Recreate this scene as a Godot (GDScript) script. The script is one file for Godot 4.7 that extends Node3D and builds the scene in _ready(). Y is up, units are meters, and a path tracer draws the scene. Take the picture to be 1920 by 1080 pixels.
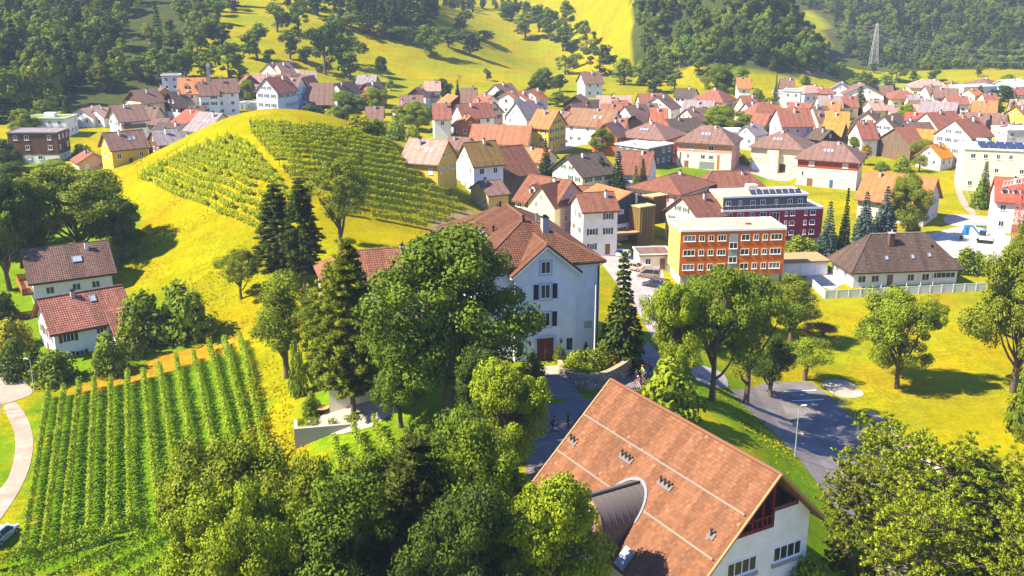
extends Node3D
# A village in an Alpine valley seen from a drone: vineyard hill, white school house, orange flats, woods and meadows.
# y is up, metres; the valley floor is y = 0 and the camera hovers above the origin.

const EYE := Vector3(0, 56, 0)
var rng := RandomNumberGenerator.new()
var mats := {}
var taken := {}
var noise := FastNoiseLite.new()

# ---------------------------------------------------------------- mesh building
class Shape:
	var v := PackedVector3Array()
	var n := PackedVector3Array()
	var t := PackedVector2Array()
	var c := PackedColorArray()
	var tint := Color.WHITE
	func tri(a: Vector3, b: Vector3, d: Vector3, ta := Vector2.ZERO, tb := Vector2.ZERO, td := Vector2.ZERO):
		var m := (b - a).cross(d - a).normalized()
		v.append(a); v.append(d); v.append(b)
		t.append(ta); t.append(td); t.append(tb)
		for i in 3:
			n.append(m); c.append(tint)
	# corners counter-clockwise seen from outside; texture coordinates in metres along the first edge
	func quad(a: Vector3, b: Vector3, d: Vector3, e: Vector3):
		var x := (b - a).normalized()
		var m := (b - a).cross(e - a)
		if m.length() < 1e-7:
			m = (d - a).cross(e - a)
		m = m.normalized()
		var y := m.cross(x)
		var q := [a, b, d, e]
		var o := Vector2(a.x * absf(x.x) + a.z * absf(x.z), a.y)
		for i in [0, 2, 1, 0, 3, 2]:
			v.append(q[i]); n.append(m); c.append(tint)
			t.append(o + Vector2((q[i] - a).dot(x), (q[i] - a).dot(y)))
	func box(lo: Vector3, hi: Vector3, bottom := true):
		var p := []
		for i in 8:
			p.append(Vector3(hi.x if i & 1 else lo.x, hi.y if i & 2 else lo.y, hi.z if i & 4 else lo.z))
		quad(p[4], p[5], p[7], p[6]); quad(p[1], p[0], p[2], p[3])
		quad(p[5], p[1], p[3], p[7]); quad(p[0], p[4], p[6], p[2])
		quad(p[6], p[7], p[3], p[2])
		if bottom:
			quad(p[0], p[1], p[5], p[4])
	func cbox(at: Vector3, size: Vector3):
		box(at - size / 2, at + size / 2)
	# a slab of even thickness under the four corners
	func slab(a: Vector3, b: Vector3, d: Vector3, e: Vector3, h: float):
		var k := Vector3(0, -h, 0)
		quad(a, b, d, e)
		quad(e + k, d + k, b + k, a + k)
		quad(a + k, b + k, b, a); quad(b + k, d + k, d, b); quad(d + k, e + k, e, d); quad(e + k, a + k, a, e)
	func tube(pts: Array, radii: Array, sides := 6, cap := true):
		var rings := []
		for i in pts.size():
			var dir: Vector3 = (pts[mini(i + 1, pts.size() - 1)] - pts[maxi(i - 1, 0)]).normalized()
			var x := dir.cross(Vector3.UP if absf(dir.y) < 0.9 else Vector3.RIGHT).normalized()
			var y := x.cross(dir)
			var ring := []
			for k in sides:
				var w := TAU * k / sides
				ring.append([pts[i] + (x * cos(w) + y * sin(w)) * radii[i], x * cos(w) + y * sin(w)])
			rings.append(ring)
		for i in pts.size() - 1:
			for k in sides:
				var a = rings[i][k]; var b = rings[i][(k + 1) % sides]; var d = rings[i + 1][(k + 1) % sides]; var e = rings[i + 1][k]
				for q in [a, b, d, a, d, e]:
					v.append(q[0]); n.append(q[1]); c.append(tint); t.append(Vector2(float(k) / sides, q[0].y))
		if cap:
			var top = rings[-1]
			for k in range(1, sides - 1):
				tri(top[0][0], top[k + 1][0], top[k][0])
	func smooth(a: Vector3, na: Vector3, b: Vector3, nb: Vector3, d: Vector3, nd: Vector3):
		var flip := (b - a).cross(d - a).dot(na + nb + nd) < 0.0
		for q in [[a, na], [b, nb], [d, nd]] if flip else [[a, na], [d, nd], [b, nb]]:
			v.append(q[0]); n.append(q[1]); c.append(tint); t.append(Vector2(q[0].x, q[0].z))
	# profile of [radius, y] turned round the y axis
	func lathe(profile: Array, sides := 10, at := Vector3.ZERO):
		for i in profile.size() - 1:
			for k in sides:
				var w := TAU * k / sides
				var u := TAU * (k + 1) / sides
				var p = profile[i]; var q = profile[i + 1]
				var a := at + Vector3(cos(w) * p[0], p[1], sin(w) * p[0]); var b := at + Vector3(cos(u) * p[0], p[1], sin(u) * p[0])
				var d := at + Vector3(cos(u) * q[0], q[1], sin(u) * q[0]); var e := at + Vector3(cos(w) * q[0], q[1], sin(w) * q[0])
				quad(b, a, e, d)
	func arrays() -> Array:
		var r := []
		r.resize(Mesh.ARRAY_MAX)
		r[Mesh.ARRAY_VERTEX] = v; r[Mesh.ARRAY_NORMAL] = n; r[Mesh.ARRAY_TEX_UV] = t; r[Mesh.ARRAY_COLOR] = c
		return r

func to_mesh(parts: Array) -> ArrayMesh:   # [shape, material, shape, material ...]
	var m := ArrayMesh.new()
	for i in range(0, parts.size(), 2):
		if parts[i].v.size():
			m.add_surface_from_arrays(Mesh.PRIMITIVE_TRIANGLES, parts[i].arrays())
			m.surface_set_material(m.get_surface_count() - 1, parts[i + 1])
	return m

func numbered(called: String) -> String:
	if not taken.has(called):
		taken[called] = 0
		return called
	taken[called] += 1
	return "%s_%03d" % [called, taken[called]]

func put(o: Node3D, called: String, parent: Node3D = null) -> Node3D:
	if parent == null:
		o.name = numbered(called)
		add_child(o, true)
	else:
		o.name = called
		parent.add_child(o, true)
	return o

func inst(mesh: Mesh, called: String, parent: Node3D = null, where := Transform3D()) -> MeshInstance3D:
	var o := MeshInstance3D.new()
	o.mesh = mesh
	o.transform = where
	return put(o, called, parent)

func obj(s: Shape, called: String, m: Material, parent: Node3D = null, where := Transform3D()) -> MeshInstance3D:
	return inst(to_mesh([s, m]), called, parent, where)

func thing(called: String, label: String, category: String, at := Vector3.ZERO, yaw := 0.0, group := "") -> Node3D:
	var o := Node3D.new()
	o.position = at
	o.rotation.y = deg_to_rad(yaw)
	put(o, called)
	return tag(o, label, category, group)

func tag(o: Node3D, label: String, category: String, group := "", kind := "") -> Node3D:
	if label: o.set_meta("label", label)
	if category: o.set_meta("category", category)
	if group: o.set_meta("group", group)
	if kind: o.set_meta("kind", kind)
	return o

func scatter(mesh: Mesh, where: Array, called: String, parent: Node3D, colors := [], stuff := true) -> MultiMeshInstance3D:
	var mm := MultiMesh.new()
	mm.transform_format = MultiMesh.TRANSFORM_3D
	mm.use_colors = colors.size() > 0
	mm.mesh = mesh
	mm.instance_count = where.size()
	for i in where.size():
		mm.set_instance_transform(i, where[i])
		if colors.size():
			mm.set_instance_color(i, colors[i])
	var o := MultiMeshInstance3D.new()
	o.multimesh = mm
	put(o, called, parent)
	if stuff:
		o.set_meta("kind", "stuff")
	return o

func V(x: float, y: float, z: float) -> Vector3: return Vector3(x, y, z)
func U(x: float, y: float) -> Vector2: return Vector2(x, y)

# ---------------------------------------------------------------- materials
func lin(r: float, g: float, b: float) -> Color:
	return Color(r, g, b).linear_to_srgb()

func noise_image(size: int, octaves: Array, low: float, high: float, seed_: int) -> Image:   # seamless enough: noise on a torus
	var im := Image.create(size, size, false, Image.FORMAT_RGB8)
	var ns := FastNoiseLite.new()
	ns.noise_type = FastNoiseLite.TYPE_SIMPLEX
	ns.fractal_type = FastNoiseLite.FRACTAL_NONE
	ns.seed = seed_
	ns.frequency = 1.0
	for y in size:
		for x in size:
			var fx := float(x) / size; var fy := float(y) / size
			var s := 0.0; var w := 0.0
			for o in octaves:
				var k: float = o[0]; var amp: float = o[1]
				# blend the tile edges
				var p := ns.get_noise_2d(fx * k, fy * k); var q := ns.get_noise_2d((fx - 1) * k, fy * k)
				var r := ns.get_noise_2d(fx * k, (fy - 1) * k); var u := ns.get_noise_2d((fx - 1) * k, (fy - 1) * k)
				s += amp * lerpf(lerpf(p, q, fx), lerpf(r, u, fx), fy); w += amp
			var g := clampf(lerpf(low, high, 0.5 + 0.75 * s / w), 0, 1)
			im.set_pixel(x, y, Color(g, g, g))
	return im

func tex(im: Image) -> ImageTexture:
	return ImageTexture.create_from_image(im)

func base_mat(col: Color, rough := 0.9) -> StandardMaterial3D:
	var m := StandardMaterial3D.new()
	m.albedo_color = col
	m.roughness = rough
	m.metallic_specular = 0.3
	return m

var T := {}
func make_textures():
	T.plaster = tex(noise_image(192, [[3.0, 1.0], [9.0, 0.7], [40.0, 0.5]], 0.91, 1.0, 3))
	T.grass = tex(noise_image(384, [[4.0, 0.6], [14.0, 0.8], [46.0, 1.0], [120.0, 0.9]], 0.62, 1.0, 5))
	T.coarse = tex(noise_image(256, [[3.0, 1.0], [8.0, 0.8], [22.0, 0.6]], 0.72, 1.0, 8))
	T.asphalt = tex(noise_image(256, [[3.0, 1.0], [11.0, 0.6], [90.0, 0.5]], 0.74, 1.0, 9))
	# clay tiles: 8 pixels to a tile, 64 x 64 tiles on 16 m; tones differ from tile to tile, streaks run down the roof
	var im := Image.create(512, 512, false, Image.FORMAT_RGB8)
	var hi := Image.create(512, 512, false, Image.FORMAT_RGB8)
	var r := RandomNumberGenerator.new()
	r.seed = 11
	var soft: Image = T.coarse.get_image()
	var streak := []
	for i in 64: streak.append(r.randf_range(-0.07, 0.07))
	for j in 64:
		for i in 64:
			var g := clampf(0.84 + r.randf_range(-0.08, 0.08) + streak[i] + (0.11 if r.randf() < 0.02 else 0.0), 0, 1)
			var off := 4 if j % 2 else 0
			for y in 8:
				for x in 8:
					var px := (i * 8 + x + off) % 512; var py := j * 8 + y
					var k: float = g * (0.75 + 0.27 * soft.get_pixel(px / 2, py / 2).r)
					im.set_pixel(px, py, Color(k, k, k))
					var h := 0.25 + 0.6 * y / 7.0 - (0.25 if x == 0 else 0.0)
					hi.set_pixel(px, py, Color(h, h, h))
	T.tile = tex(im); T.tile_relief = tex(hi)
	# planks
	im = Image.create(256, 256, false, Image.FORMAT_RGB8)
	for b in 16:
		var tone := r.randf_range(0.68, 0.98)
		for x in 16:
			var fine := r.randf_range(-0.06, 0.06)
			for y in 256:
				var g := clampf(tone + fine + r.randf_range(-0.03, 0.03), 0, 1) * (0.55 if x == 0 else 1.0)
				im.set_pixel(b * 16 + x, y, Color(g, g, g))
	T.plank = tex(im)

const WALLS := {"wh": [.78, .77, .73], "cr": [.72, .62, .40], "cr2": [.74, .68, .50], "cr3": [.76, .70, .48], "ye": [.70, .44, .06], "oc": [.62, .44, .18], "pi": [.62, .40, .32], "pi2": [.68, .30, .22], "pw": [.74, .62, .58],
	"og": [.55, .17, .03], "og2": [.62, .14, .015], "og3": [.55, .30, .03], "wd": [.17, .09, .045], "dw": [.05, .035, .03], "ow": [.22, .15, .10], "gr": [.42, .41, .39], "dg": [.11, .12, .14], "bl": [.48, .56, .66], "lb": [.50, .64, .74],
	"re": [.32, .03, .04], "be": [.60, .52, .36], "lp": [.62, .38, .46]}
const ROOFS := {"br": [.20, .115, .085], "br2": [.25, .14, .075], "rd": [.27, .105, .065], "rd2": [.42, .09, .05], "rd3": [.34, .115, .065], "rd4": [.24, .085, .06], "rd5": [.21, .085, .05], "or": [.46, .17, .06], "or2": [.34, .14, .07], "or3": [.50, .21, .04], "or4": [.60, .22, .01],
	"dk": [.10, .07, .055], "pk": [.42, .25, .19], "gy": [.27, .22, .22], "gy2": [.15, .125, .135], "gn": [.20, .26, .03], "wt": [.70, .70, .68], "wt2": [.56, .53, .50], "mo": [.20, .12, .035], "ob": [.17, .07, .04], "pb": [.22, .125, .095], "ye": [.50, .38, .02], "lb1": [.13, .075, .055], "lb2": [.25, .10, .065]}

func wall_mat(k: String) -> Material:
	if not mats.has("w" + k):
		var c: Array = WALLS[k]
		var m := base_mat(lin(c[0] * 1.06, c[1] * 1.06, c[2] * 1.06), 0.92)
		if k in ["wd", "dw", "ow", "og", "og3", "re"]:
			m.albedo_texture = T.plank; m.uv1_scale = V(0.4, 0.4, 1)
		else:
			m.albedo_texture = T.plaster; m.uv1_scale = V(0.14, 0.14, 1)
		mats["w" + k] = m
	return mats["w" + k]

func roof_mat(k: String) -> Material:
	if not mats.has("r" + k):
		var c: Array = ROOFS[k]
		var m := base_mat(lin(c[0] * 1.25, c[1] * 1.25, c[2] * 1.25), 0.85)
		if k in ["wt", "wt2", "gn"]:
			m.albedo_texture = T.coarse; m.uv1_scale = V(0.1, 0.1, 1)
		else:
			m.albedo_texture = T.tile
			m.uv1_scale = V(1 / 16.0, 1 / 20.0, 1)
			m.heightmap_enabled = true; m.heightmap_texture = T.tile_relief; m.heightmap_scale = 3.0
		mats["r" + k] = m
	return mats["r" + k]

func plain(k: String, col := Color.WHITE, rough := 0.8, metal := 0.0) -> StandardMaterial3D:
	if not mats.has(k):
		var m := base_mat(col, rough)
		m.metallic = metal
		if rough < 0.4: m.metallic_specular = 0.5
		mats[k] = m
	return mats[k]

func make_materials():
	plain("white_paint", lin(.80, .80, .78), 0.6)
	plain("glass", lin(.025, .032, .038), 0.08)
	plain("blind", lin(.60, .60, .58), 0.6)
	plain("dark_metal", lin(.03, .03, .032), 0.45, 0.4)
	plain("steel", lin(.42, .43, .44), 0.4, 0.7)
	plain("shutter_gn", lin(.03, .13, .06), 0.7)
	plain("shutter_gr", lin(.10, .11, .12), 0.7)
	plain("shutter_dk", lin(.06, .04, .03), 0.7)
	plain("shutter_rd", lin(.42, .03, .03), 0.7)
	plain("shutter_dk2", lin(.022, .026, .028), 0.6)
	plain("shade_grey", lin(.20, .21, .23), 0.6)
	plain("shutter_br", lin(.14, .05, .02), 0.7)
	plain("timber", lin(.20, .10, .05), 0.85)
	plain("pale_timber", lin(.42, .24, .10), 0.85)
	plain("orange_timber", lin(.42, .14, .03), 0.8)
	plain("gutter", lin(.10, .075, .06), 0.5, 0.3)
	plain("stone", lin(.36, .34, .31), 0.95)
	plain("concrete", lin(.46, .44, .41), 0.95)
	plain("chimney_stone", lin(.62, .58, .54), 0.95)
	plain("bark", lin(.12, .085, .06), 0.95)
	plain("rubber", lin(.02, .02, .02), 0.8)
	plain("solar", lin(.03, .04, .08), 0.15)

# ---------------------------------------------------------------- terrain: a thin plate spline through surveyed points
var spline := PackedFloat64Array()
var knots := PackedVector2Array()
const CELL := 6.0
const X0 := -540.0
const Z0 := -1110.0
const NX := 196
const NZ := 194
var grid := PackedFloat32Array()

func kern(r2: float) -> float:
	return 0.0 if r2 < 1e-12 else 0.5 * r2 * log(r2)

func survey(points: Array):
	var n := points.size()
	var m := n + 3
	var rows := []
	for p in points: knots.append(U(p[0], p[1]) / 100.0)
	for i in m:
		var row := PackedFloat64Array()
		row.resize(m + 1)
		for j in m:
			var a := 0.0
			if i < n and j < n: a = kern(knots[i].distance_squared_to(knots[j])) + (0.004 if i == j else 0.0)
			elif i < n: a = 1.0 if j == n else (knots[i].x if j == n + 1 else knots[i].y)
			elif j < n: a = 1.0 if i == n else (knots[j].x if i == n + 1 else knots[j].y)
			row[j] = a
		row[m] = points[i][2] if i < n else 0.0
		rows.append(row)
	for i in m:
		var best := i
		for k in range(i + 1, m):
			if absf(rows[k][i]) > absf(rows[best][i]): best = k
		var swap = rows[i]; rows[i] = rows[best]; rows[best] = swap
		var top: PackedFloat64Array = rows[i]
		for k in range(i + 1, m):
			var row: PackedFloat64Array = rows[k]
			var w := row[i] / top[i]
			if w != 0.0:
				for j in range(i, m + 1): row[j] -= w * top[j]
				rows[k] = row
	spline.resize(m)
	for i in range(m - 1, -1, -1):
		var s: float = rows[i][m]
		for j in range(i + 1, m): s -= rows[i][j] * spline[j]
		spline[i] = s / rows[i][i]
	grid.resize(NX * NZ)
	var px := PackedFloat64Array(); var pz := PackedFloat64Array()
	for k in knots:
		px.append(k.x); pz.append(k.y)
	for j in NZ:
		for i in NX:
			var x := (X0 + i * CELL) / 100.0
			var z := (Z0 + j * CELL) / 100.0
			var h := spline[n] + spline[n + 1] * x + spline[n + 2] * z
			for k in n:
				var dx := x - px[k]; var dz := z - pz[k]
				var r2 := dx * dx + dz * dz + 1e-12
				h += spline[k] * 0.5 * r2 * log(r2)
			grid[j * NX + i] = h

func cubic(a: float, b: float, c: float, d: float, f: float) -> float:
	return b + 0.5 * f * (c - a + f * (2 * a - 5 * b + 4 * c - d + f * (3 * (b - c) + d - a)))

func ground(x: float, z: float) -> float:
	var fx := clampf((x - X0) / CELL, 1.0, NX - 3.001)
	var fz := clampf((z - Z0) / CELL, 1.0, NZ - 3.001)
	var i := int(fx); var j := int(fz)
	var u := fx - i; var w := fz - j
	var r := []
	for k in 4:
		var o := (j - 1 + k) * NX + i - 1
		r.append(cubic(grid[o], grid[o + 1], grid[o + 2], grid[o + 3], u))
	return cubic(r[0], r[1], r[2], r[3], w)

func on(x: float, z: float, up := 0.0) -> Vector3:
	return V(x, ground(x, z) + up, z)

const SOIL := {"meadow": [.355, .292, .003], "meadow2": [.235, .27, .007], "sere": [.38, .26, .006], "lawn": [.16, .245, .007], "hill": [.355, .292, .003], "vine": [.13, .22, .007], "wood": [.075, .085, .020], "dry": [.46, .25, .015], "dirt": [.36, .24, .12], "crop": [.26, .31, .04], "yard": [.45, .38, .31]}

func axis(cuts: Array) -> PackedFloat32Array:   # [from, to, step, to, step ...]
	var r := PackedFloat32Array()
	var p: float = cuts[0]
	for k in range(1, cuts.size(), 2):
		while p < cuts[k] - 0.01:
			r.append(p)
			p += cuts[k + 1]
	r.append(p)
	return r

func build_ground(zones: Array):
	var xs := axis([-534.0, -174.0, 9.0, 186.0, 2.25, 618.0, 9.0])
	var zs := axis([-1100.0, -620.0, 9.0, -296.0, 6.0, -60.0, 2.25, 30.0, 9.0])
	var polys := []
	for q in zones:
		var lo := U(1e9, 1e9); var hi := -lo
		var pk := PackedVector2Array()
		for p in q[1]:
			pk.append(U(p[0], p[1])); lo = lo.min(pk[-1]); hi = hi.max(pk[-1])
		polys.append([lo, hi, pk, SOIL[q[0]]])
	var verts := PackedVector3Array(); var norms := PackedVector3Array(); var uvs := PackedVector2Array(); var cols := PackedColorArray(); var idx := PackedInt32Array()
	var n := FastNoiseLite.new()
	n.seed = 4; n.frequency = 0.02; n.fractal_octaves = 4
	for z in zs:
		for x in xs:
			var y := ground(x, z)
			verts.append(V(x, y, z))
			norms.append(V(ground(x - 1, z) - ground(x + 1, z), 2.0, ground(x, z - 1) - ground(x, z + 1)).normalized())
			uvs.append(U(x, z))
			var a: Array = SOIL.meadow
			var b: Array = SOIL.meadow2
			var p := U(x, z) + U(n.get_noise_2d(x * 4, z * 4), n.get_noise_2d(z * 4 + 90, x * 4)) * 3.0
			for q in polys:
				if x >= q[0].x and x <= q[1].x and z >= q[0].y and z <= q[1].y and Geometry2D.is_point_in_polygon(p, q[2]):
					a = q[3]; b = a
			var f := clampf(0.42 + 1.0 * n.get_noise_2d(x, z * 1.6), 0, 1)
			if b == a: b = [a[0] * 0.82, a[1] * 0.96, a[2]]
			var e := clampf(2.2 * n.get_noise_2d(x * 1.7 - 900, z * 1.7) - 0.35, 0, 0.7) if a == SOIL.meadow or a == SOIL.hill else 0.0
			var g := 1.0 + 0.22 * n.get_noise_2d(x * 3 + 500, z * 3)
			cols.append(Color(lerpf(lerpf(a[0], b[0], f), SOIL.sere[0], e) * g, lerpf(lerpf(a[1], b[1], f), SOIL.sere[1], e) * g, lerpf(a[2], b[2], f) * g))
	for j in zs.size() - 1:
		for i in xs.size() - 1:
			var o := j * xs.size() + i
			for k in [o, o + 1, o + xs.size(), o + 1, o + xs.size() + 1, o + xs.size()]: idx.append(k)
	var r := []
	r.resize(Mesh.ARRAY_MAX)
	r[Mesh.ARRAY_VERTEX] = verts; r[Mesh.ARRAY_NORMAL] = norms; r[Mesh.ARRAY_TEX_UV] = uvs; r[Mesh.ARRAY_COLOR] = cols; r[Mesh.ARRAY_INDEX] = idx
	var m := ArrayMesh.new()
	m.add_surface_from_arrays(Mesh.PRIMITIVE_TRIANGLES, r)
	var soil := base_mat(Color.WHITE, 1.0)
	soil.vertex_color_use_as_albedo = true
	soil.albedo_texture = T.grass
	soil.uv1_scale = V(1 / 17.0, 1 / 17.0, 1)
	soil.albedo_color = lin(1.2, 1.2, 1.2)
	soil.heightmap_enabled = true; soil.heightmap_texture = T.grass; soil.heightmap_scale = 22.0
	soil.metallic_specular = 0.1
	m.surface_set_material(0, soil)
	tag(inst(m, "ground"), "", "", "", "structure")

# a sheet laid on the terrain: the polygon is cut into cells and each cell follows the ground
func drape(called: String, pts: Array, lift: float, m: Material, cell := 3.0) -> MeshInstance3D:
	var pk := PackedVector2Array()
	var lo := U(1e9, 1e9); var hi := -lo
	for p in pts:
		pk.append(U(p[0], p[1])); lo = lo.min(pk[-1]); hi = hi.max(pk[-1])
	if called in ["path", "road", "track"]:   # round the bends
		for k in 2:
			var soft := PackedVector2Array()
			for i in pk.size():
				var q := pk[(i + 1) % pk.size()]
				soft.append(pk[i].lerp(q, 0.22)); soft.append(pk[i].lerp(q, 0.78))
			pk = soft
	var s := Shape.new()
	for j in range(int(floor(lo.y / cell)), int(ceil(hi.y / cell))):
		for i in range(int(floor(lo.x / cell)), int(ceil(hi.x / cell))):
			var q := PackedVector2Array([U(i, j) * cell, U(i + 1, j) * cell, U(i + 1, j + 1) * cell, U(i, j + 1) * cell])
			for piece in Geometry2D.intersect_polygons(pk, q):
				var ti := Geometry2D.triangulate_polygon(piece)
				for k in range(0, ti.size(), 3):
					var w := []
					for e in 3: w.append(on(piece[ti[k + e]].x, piece[ti[k + e]].y, lift))
					if (w[1] - w[0]).cross(w[2] - w[0]).y < 0:
						var x = w[1]; w[1] = w[2]; w[2] = x
					s.tri(w[0], w[1], w[2], U(w[0].x, w[0].z), U(w[1].x, w[1].z), U(w[2].x, w[2].z))
	var o := obj(s, called, m)
	tag(o, "", "", "", "structure")
	return o

func paving(k: String, r: float, g: float, b: float) -> Material:
	if not mats.has(k):
		var m := base_mat(lin(r * 1.15, g * 1.15, b * 1.15), 0.95)
		m.albedo_texture = T.asphalt
		m.uv1_scale = V(0.08, 0.08, 1)
		mats[k] = m
	return mats[k]

# ---------------------------------------------------------------- houses
var win_cache := {}
func window_mesh(w: float, h: float, panes := 2, glass := "glass") -> ArrayMesh:   # faces +z, centre at the origin, frame proud of the wall
	var key := "%.2f_%.2f_%d_%s" % [w, h, panes, glass]
	if not win_cache.has(key):
		var f := Shape.new()
		var t := 0.08
		f.box(V(-w / 2, -h / 2, -0.02), V(-w / 2 + t, h / 2, 0.06)); f.box(V(w / 2 - t, -h / 2, -0.02), V(w / 2, h / 2, 0.06))
		f.box(V(-w / 2 + t, h / 2 - t, -0.02), V(w / 2 - t, h / 2, 0.055)); f.box(V(-w / 2 + t, -h / 2, -0.02), V(w / 2 - t, -h / 2 + t, 0.055))
		for k in range(1, panes):
			var x := -w / 2 + w * k / panes
			f.box(V(x - 0.035, -h / 2 + t, -0.02), V(x + 0.035, h / 2 - t, 0.05))
		f.box(V(-w / 2 - 0.07, -h / 2 - 0.07, -0.02), V(w / 2 + 0.07, -h / 2 - 0.003, 0.13))
		var g := Shape.new()
		g.box(V(-w / 2 + t, -h / 2 + t, -0.02), V(w / 2 - t, h / 2 - t, 0.015), false)
		win_cache[key] = to_mesh([f, mats.white_paint, g, mats[glass]])
	return win_cache[key]

func shutter_mesh(h: float, k: String) -> ArrayMesh:
	var key := "s%.2f%s" % [h, k]
	if not win_cache.has(key):
		var s := Shape.new()
		s.box(V(-0.24, -h / 2, 0), V(0.24, h / 2, 0.05))
		for i in 6:
			s.box(V(-0.19, -h / 2 + h * (i + 0.3) / 6, 0.05), V(0.19, -h / 2 + h * (i + 0.75) / 6, 0.065))
		win_cache[key] = to_mesh([s, mats["shutter_" + k]])
	return win_cache[key]

func face_basis(dir: Vector3) -> Basis:   # local z looks along dir
	return Basis(Vector3.UP.cross(dir).normalized(), Vector3.UP, dir)

func put_window(root: Node3D, at: Vector3, dir: Vector3, w: float, h: float, shut := "", panes := 2, glass := "glass") -> Node3D:
	var o := inst(window_mesh(w, h, panes, glass), "window", root, Transform3D(face_basis(dir), at))
	if shut:
		for s in [-1, 1]:
			inst(shutter_mesh(h, shut), "shutter", o, Transform3D(Basis(), V(s * (w / 2 + 0.27), 0, 0.01)))
	return o

func gable_wall(L: float, W: float, eave: float, rise: float, deep: float) -> Shape:
	var s := Shape.new()
	var x := L / 2; var z := W / 2
	s.quad(V(-x, -deep, z), V(x, -deep, z), V(x, eave, z), V(-x, eave, z))
	s.quad(V(x, -deep, -z), V(-x, -deep, -z), V(-x, eave, -z), V(x, eave, -z))
	for k in [1, -1]:
		var a := V(k * x, -deep, k * z); var b := V(k * x, -deep, -k * z); var c := V(k * x, eave, -k * z); var d := V(k * x, eave, k * z)
		s.quad(a, b, c, d)
		s.tri(d, c, V(k * x, eave + rise, 0), U(0, eave), U(W, eave), U(W / 2, eave + rise))
	return s

func gable_roof(L: float, W: float, eave: float, rise: float, o: float, thick := 0.22) -> Shape:
	var s := Shape.new()
	var x := L / 2 + o * 0.8
	var z := W / 2 + o
	var low := eave - rise * o / (W / 2)
	var lift := thick * 0.9
	for k in [1, -1]:
		s.slab(V(-k * x, low + lift, k * z), V(k * x, low + lift, k * z), V(k * x, eave + rise + lift, 0), V(-k * x, eave + rise + lift, 0), thick)
	return s

func hip_roof(rl: float, L: float, W: float, eave: float, rise: float, o: float, thick := 0.22) -> Shape:
	var s := Shape.new()
	var x := L / 2 + o; var z := W / 2 + o
	var low := eave; var top := eave + rise
	var r := rl / 2
	for k in [1, -1]:
		s.quad(V(-k * x, low, k * z), V(k * x, low, k * z), V(k * r, top, 0), V(-k * r, top, 0))
		s.tri(V(k * x, low, k * z), V(k * x, low, -k * z), V(k * r, top, 0), U(0, 0), U(2 * z, 0), U(z, sqrt((x - r) * (x - r) + rise * rise)))
		s.quad(V(-k * x, low - thick, k * z), V(k * x, low - thick, k * z), V(k * x, low, k * z), V(-k * x, low, k * z))
		s.quad(V(k * x, low - thick, k * z), V(k * x, low - thick, -k * z), V(k * x, low, -k * z), V(k * x, low, k * z))
	s.quad(V(-x, low - thick, -z), V(x, low - thick, -z), V(x, low - thick, z), V(-x, low - thick, z))
	return s

func chimney(parent: Node3D, at: Vector3, size := V(0.6, 1.3, 0.6), stone := "chimney_stone", metal := "dark_metal"):
	var s := Shape.new(); var m := Shape.new()
	s.box(at + V(-size.x / 2, -1.0, -size.z / 2), at + V(size.x / 2, size.y, size.z / 2))
	m.box(at + V(-size.x / 2 - 0.07, size.y, -size.z / 2 - 0.07), at + V(size.x / 2 + 0.07, size.y + 0.08, size.z / 2 + 0.07))
	m.cbox(at + V(0, size.y + 0.2, 0), V(size.x * 0.5, 0.24, size.z * 0.5))
	inst(to_mesh([s, mats[stone], m, mats[metal]]), "chimney", parent)

# on a roof slope: foot point, unit vector along the eave, unit vector up the slope
func skylight(parent: Node3D, at: Vector3, along: Vector3, up: Vector3, w := 0.8, h := 1.2):
	var nrm := along.cross(up).normalized()
	var b := Basis(along, up, nrm)
	var f := Shape.new(); var g := Shape.new()
	f.box(V(-w / 2, -h / 2, -0.05), V(-w / 2 + 0.09, h / 2, 0.1)); f.box(V(w / 2 - 0.09, -h / 2, -0.05), V(w / 2, h / 2, 0.1))
	f.box(V(-w / 2 + 0.09, -h / 2, -0.05), V(w / 2 - 0.09, -h / 2 + 0.09, 0.095)); f.box(V(-w / 2 + 0.09, h / 2 - 0.09, -0.05), V(w / 2 - 0.09, h / 2, 0.095))
	g.box(V(-w / 2 + 0.09, -h / 2 + 0.09, -0.05), V(w / 2 - 0.09, h / 2 - 0.09, 0.06))
	inst(to_mesh([f, mats.steel, g, plain("sky_glass", lin(.30, .34, .38), 0.05)]), "skylight", parent, Transform3D(b, at))

# a small gabled dormer whose front looks along dir (horizontal); base point on the slope
func dormer(parent: Node3D, at: Vector3, dir: Vector3, w: float, h: float, deep: float, wall: Material, roof: Material):
	var s := Shape.new(); var r := Shape.new(); var g := Shape.new()
	s.box(V(-w / 2, -0.6, -deep), V(w / 2, h, 0))
	s.tri(V(-w / 2, h, 0), V(w / 2, h, 0), V(0, h + w * 0.4, 0))
	for k in [1, -1]:
		r.slab(V(k * (w / 2 + 0.2), h - 0.16 + 0.13, 0.25 * k), V(k * (w / 2 + 0.2), h - 0.16 + 0.13, -deep if k > 0 else -deep), V(0, h + w * 0.4 + 0.13, -deep), V(0, h + w * 0.4 + 0.13, 0.25 * k), 0.12) if k > 0 else r.slab(V(-(w / 2 + 0.2), h - 0.03, -deep), V(-(w / 2 + 0.2), h - 0.03, 0.25), V(0, h + w * 0.4 + 0.13, 0.25), V(0, h + w * 0.4 + 0.13, -deep), 0.12)
	g.box(V(-w * 0.32, 0.15, -0.02), V(w * 0.32, h - 0.12, 0.03))
	inst(to_mesh([s, wall, r, roof, g, mats.glass]), "dormer", parent, Transform3D(face_basis(dir), at))

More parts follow.
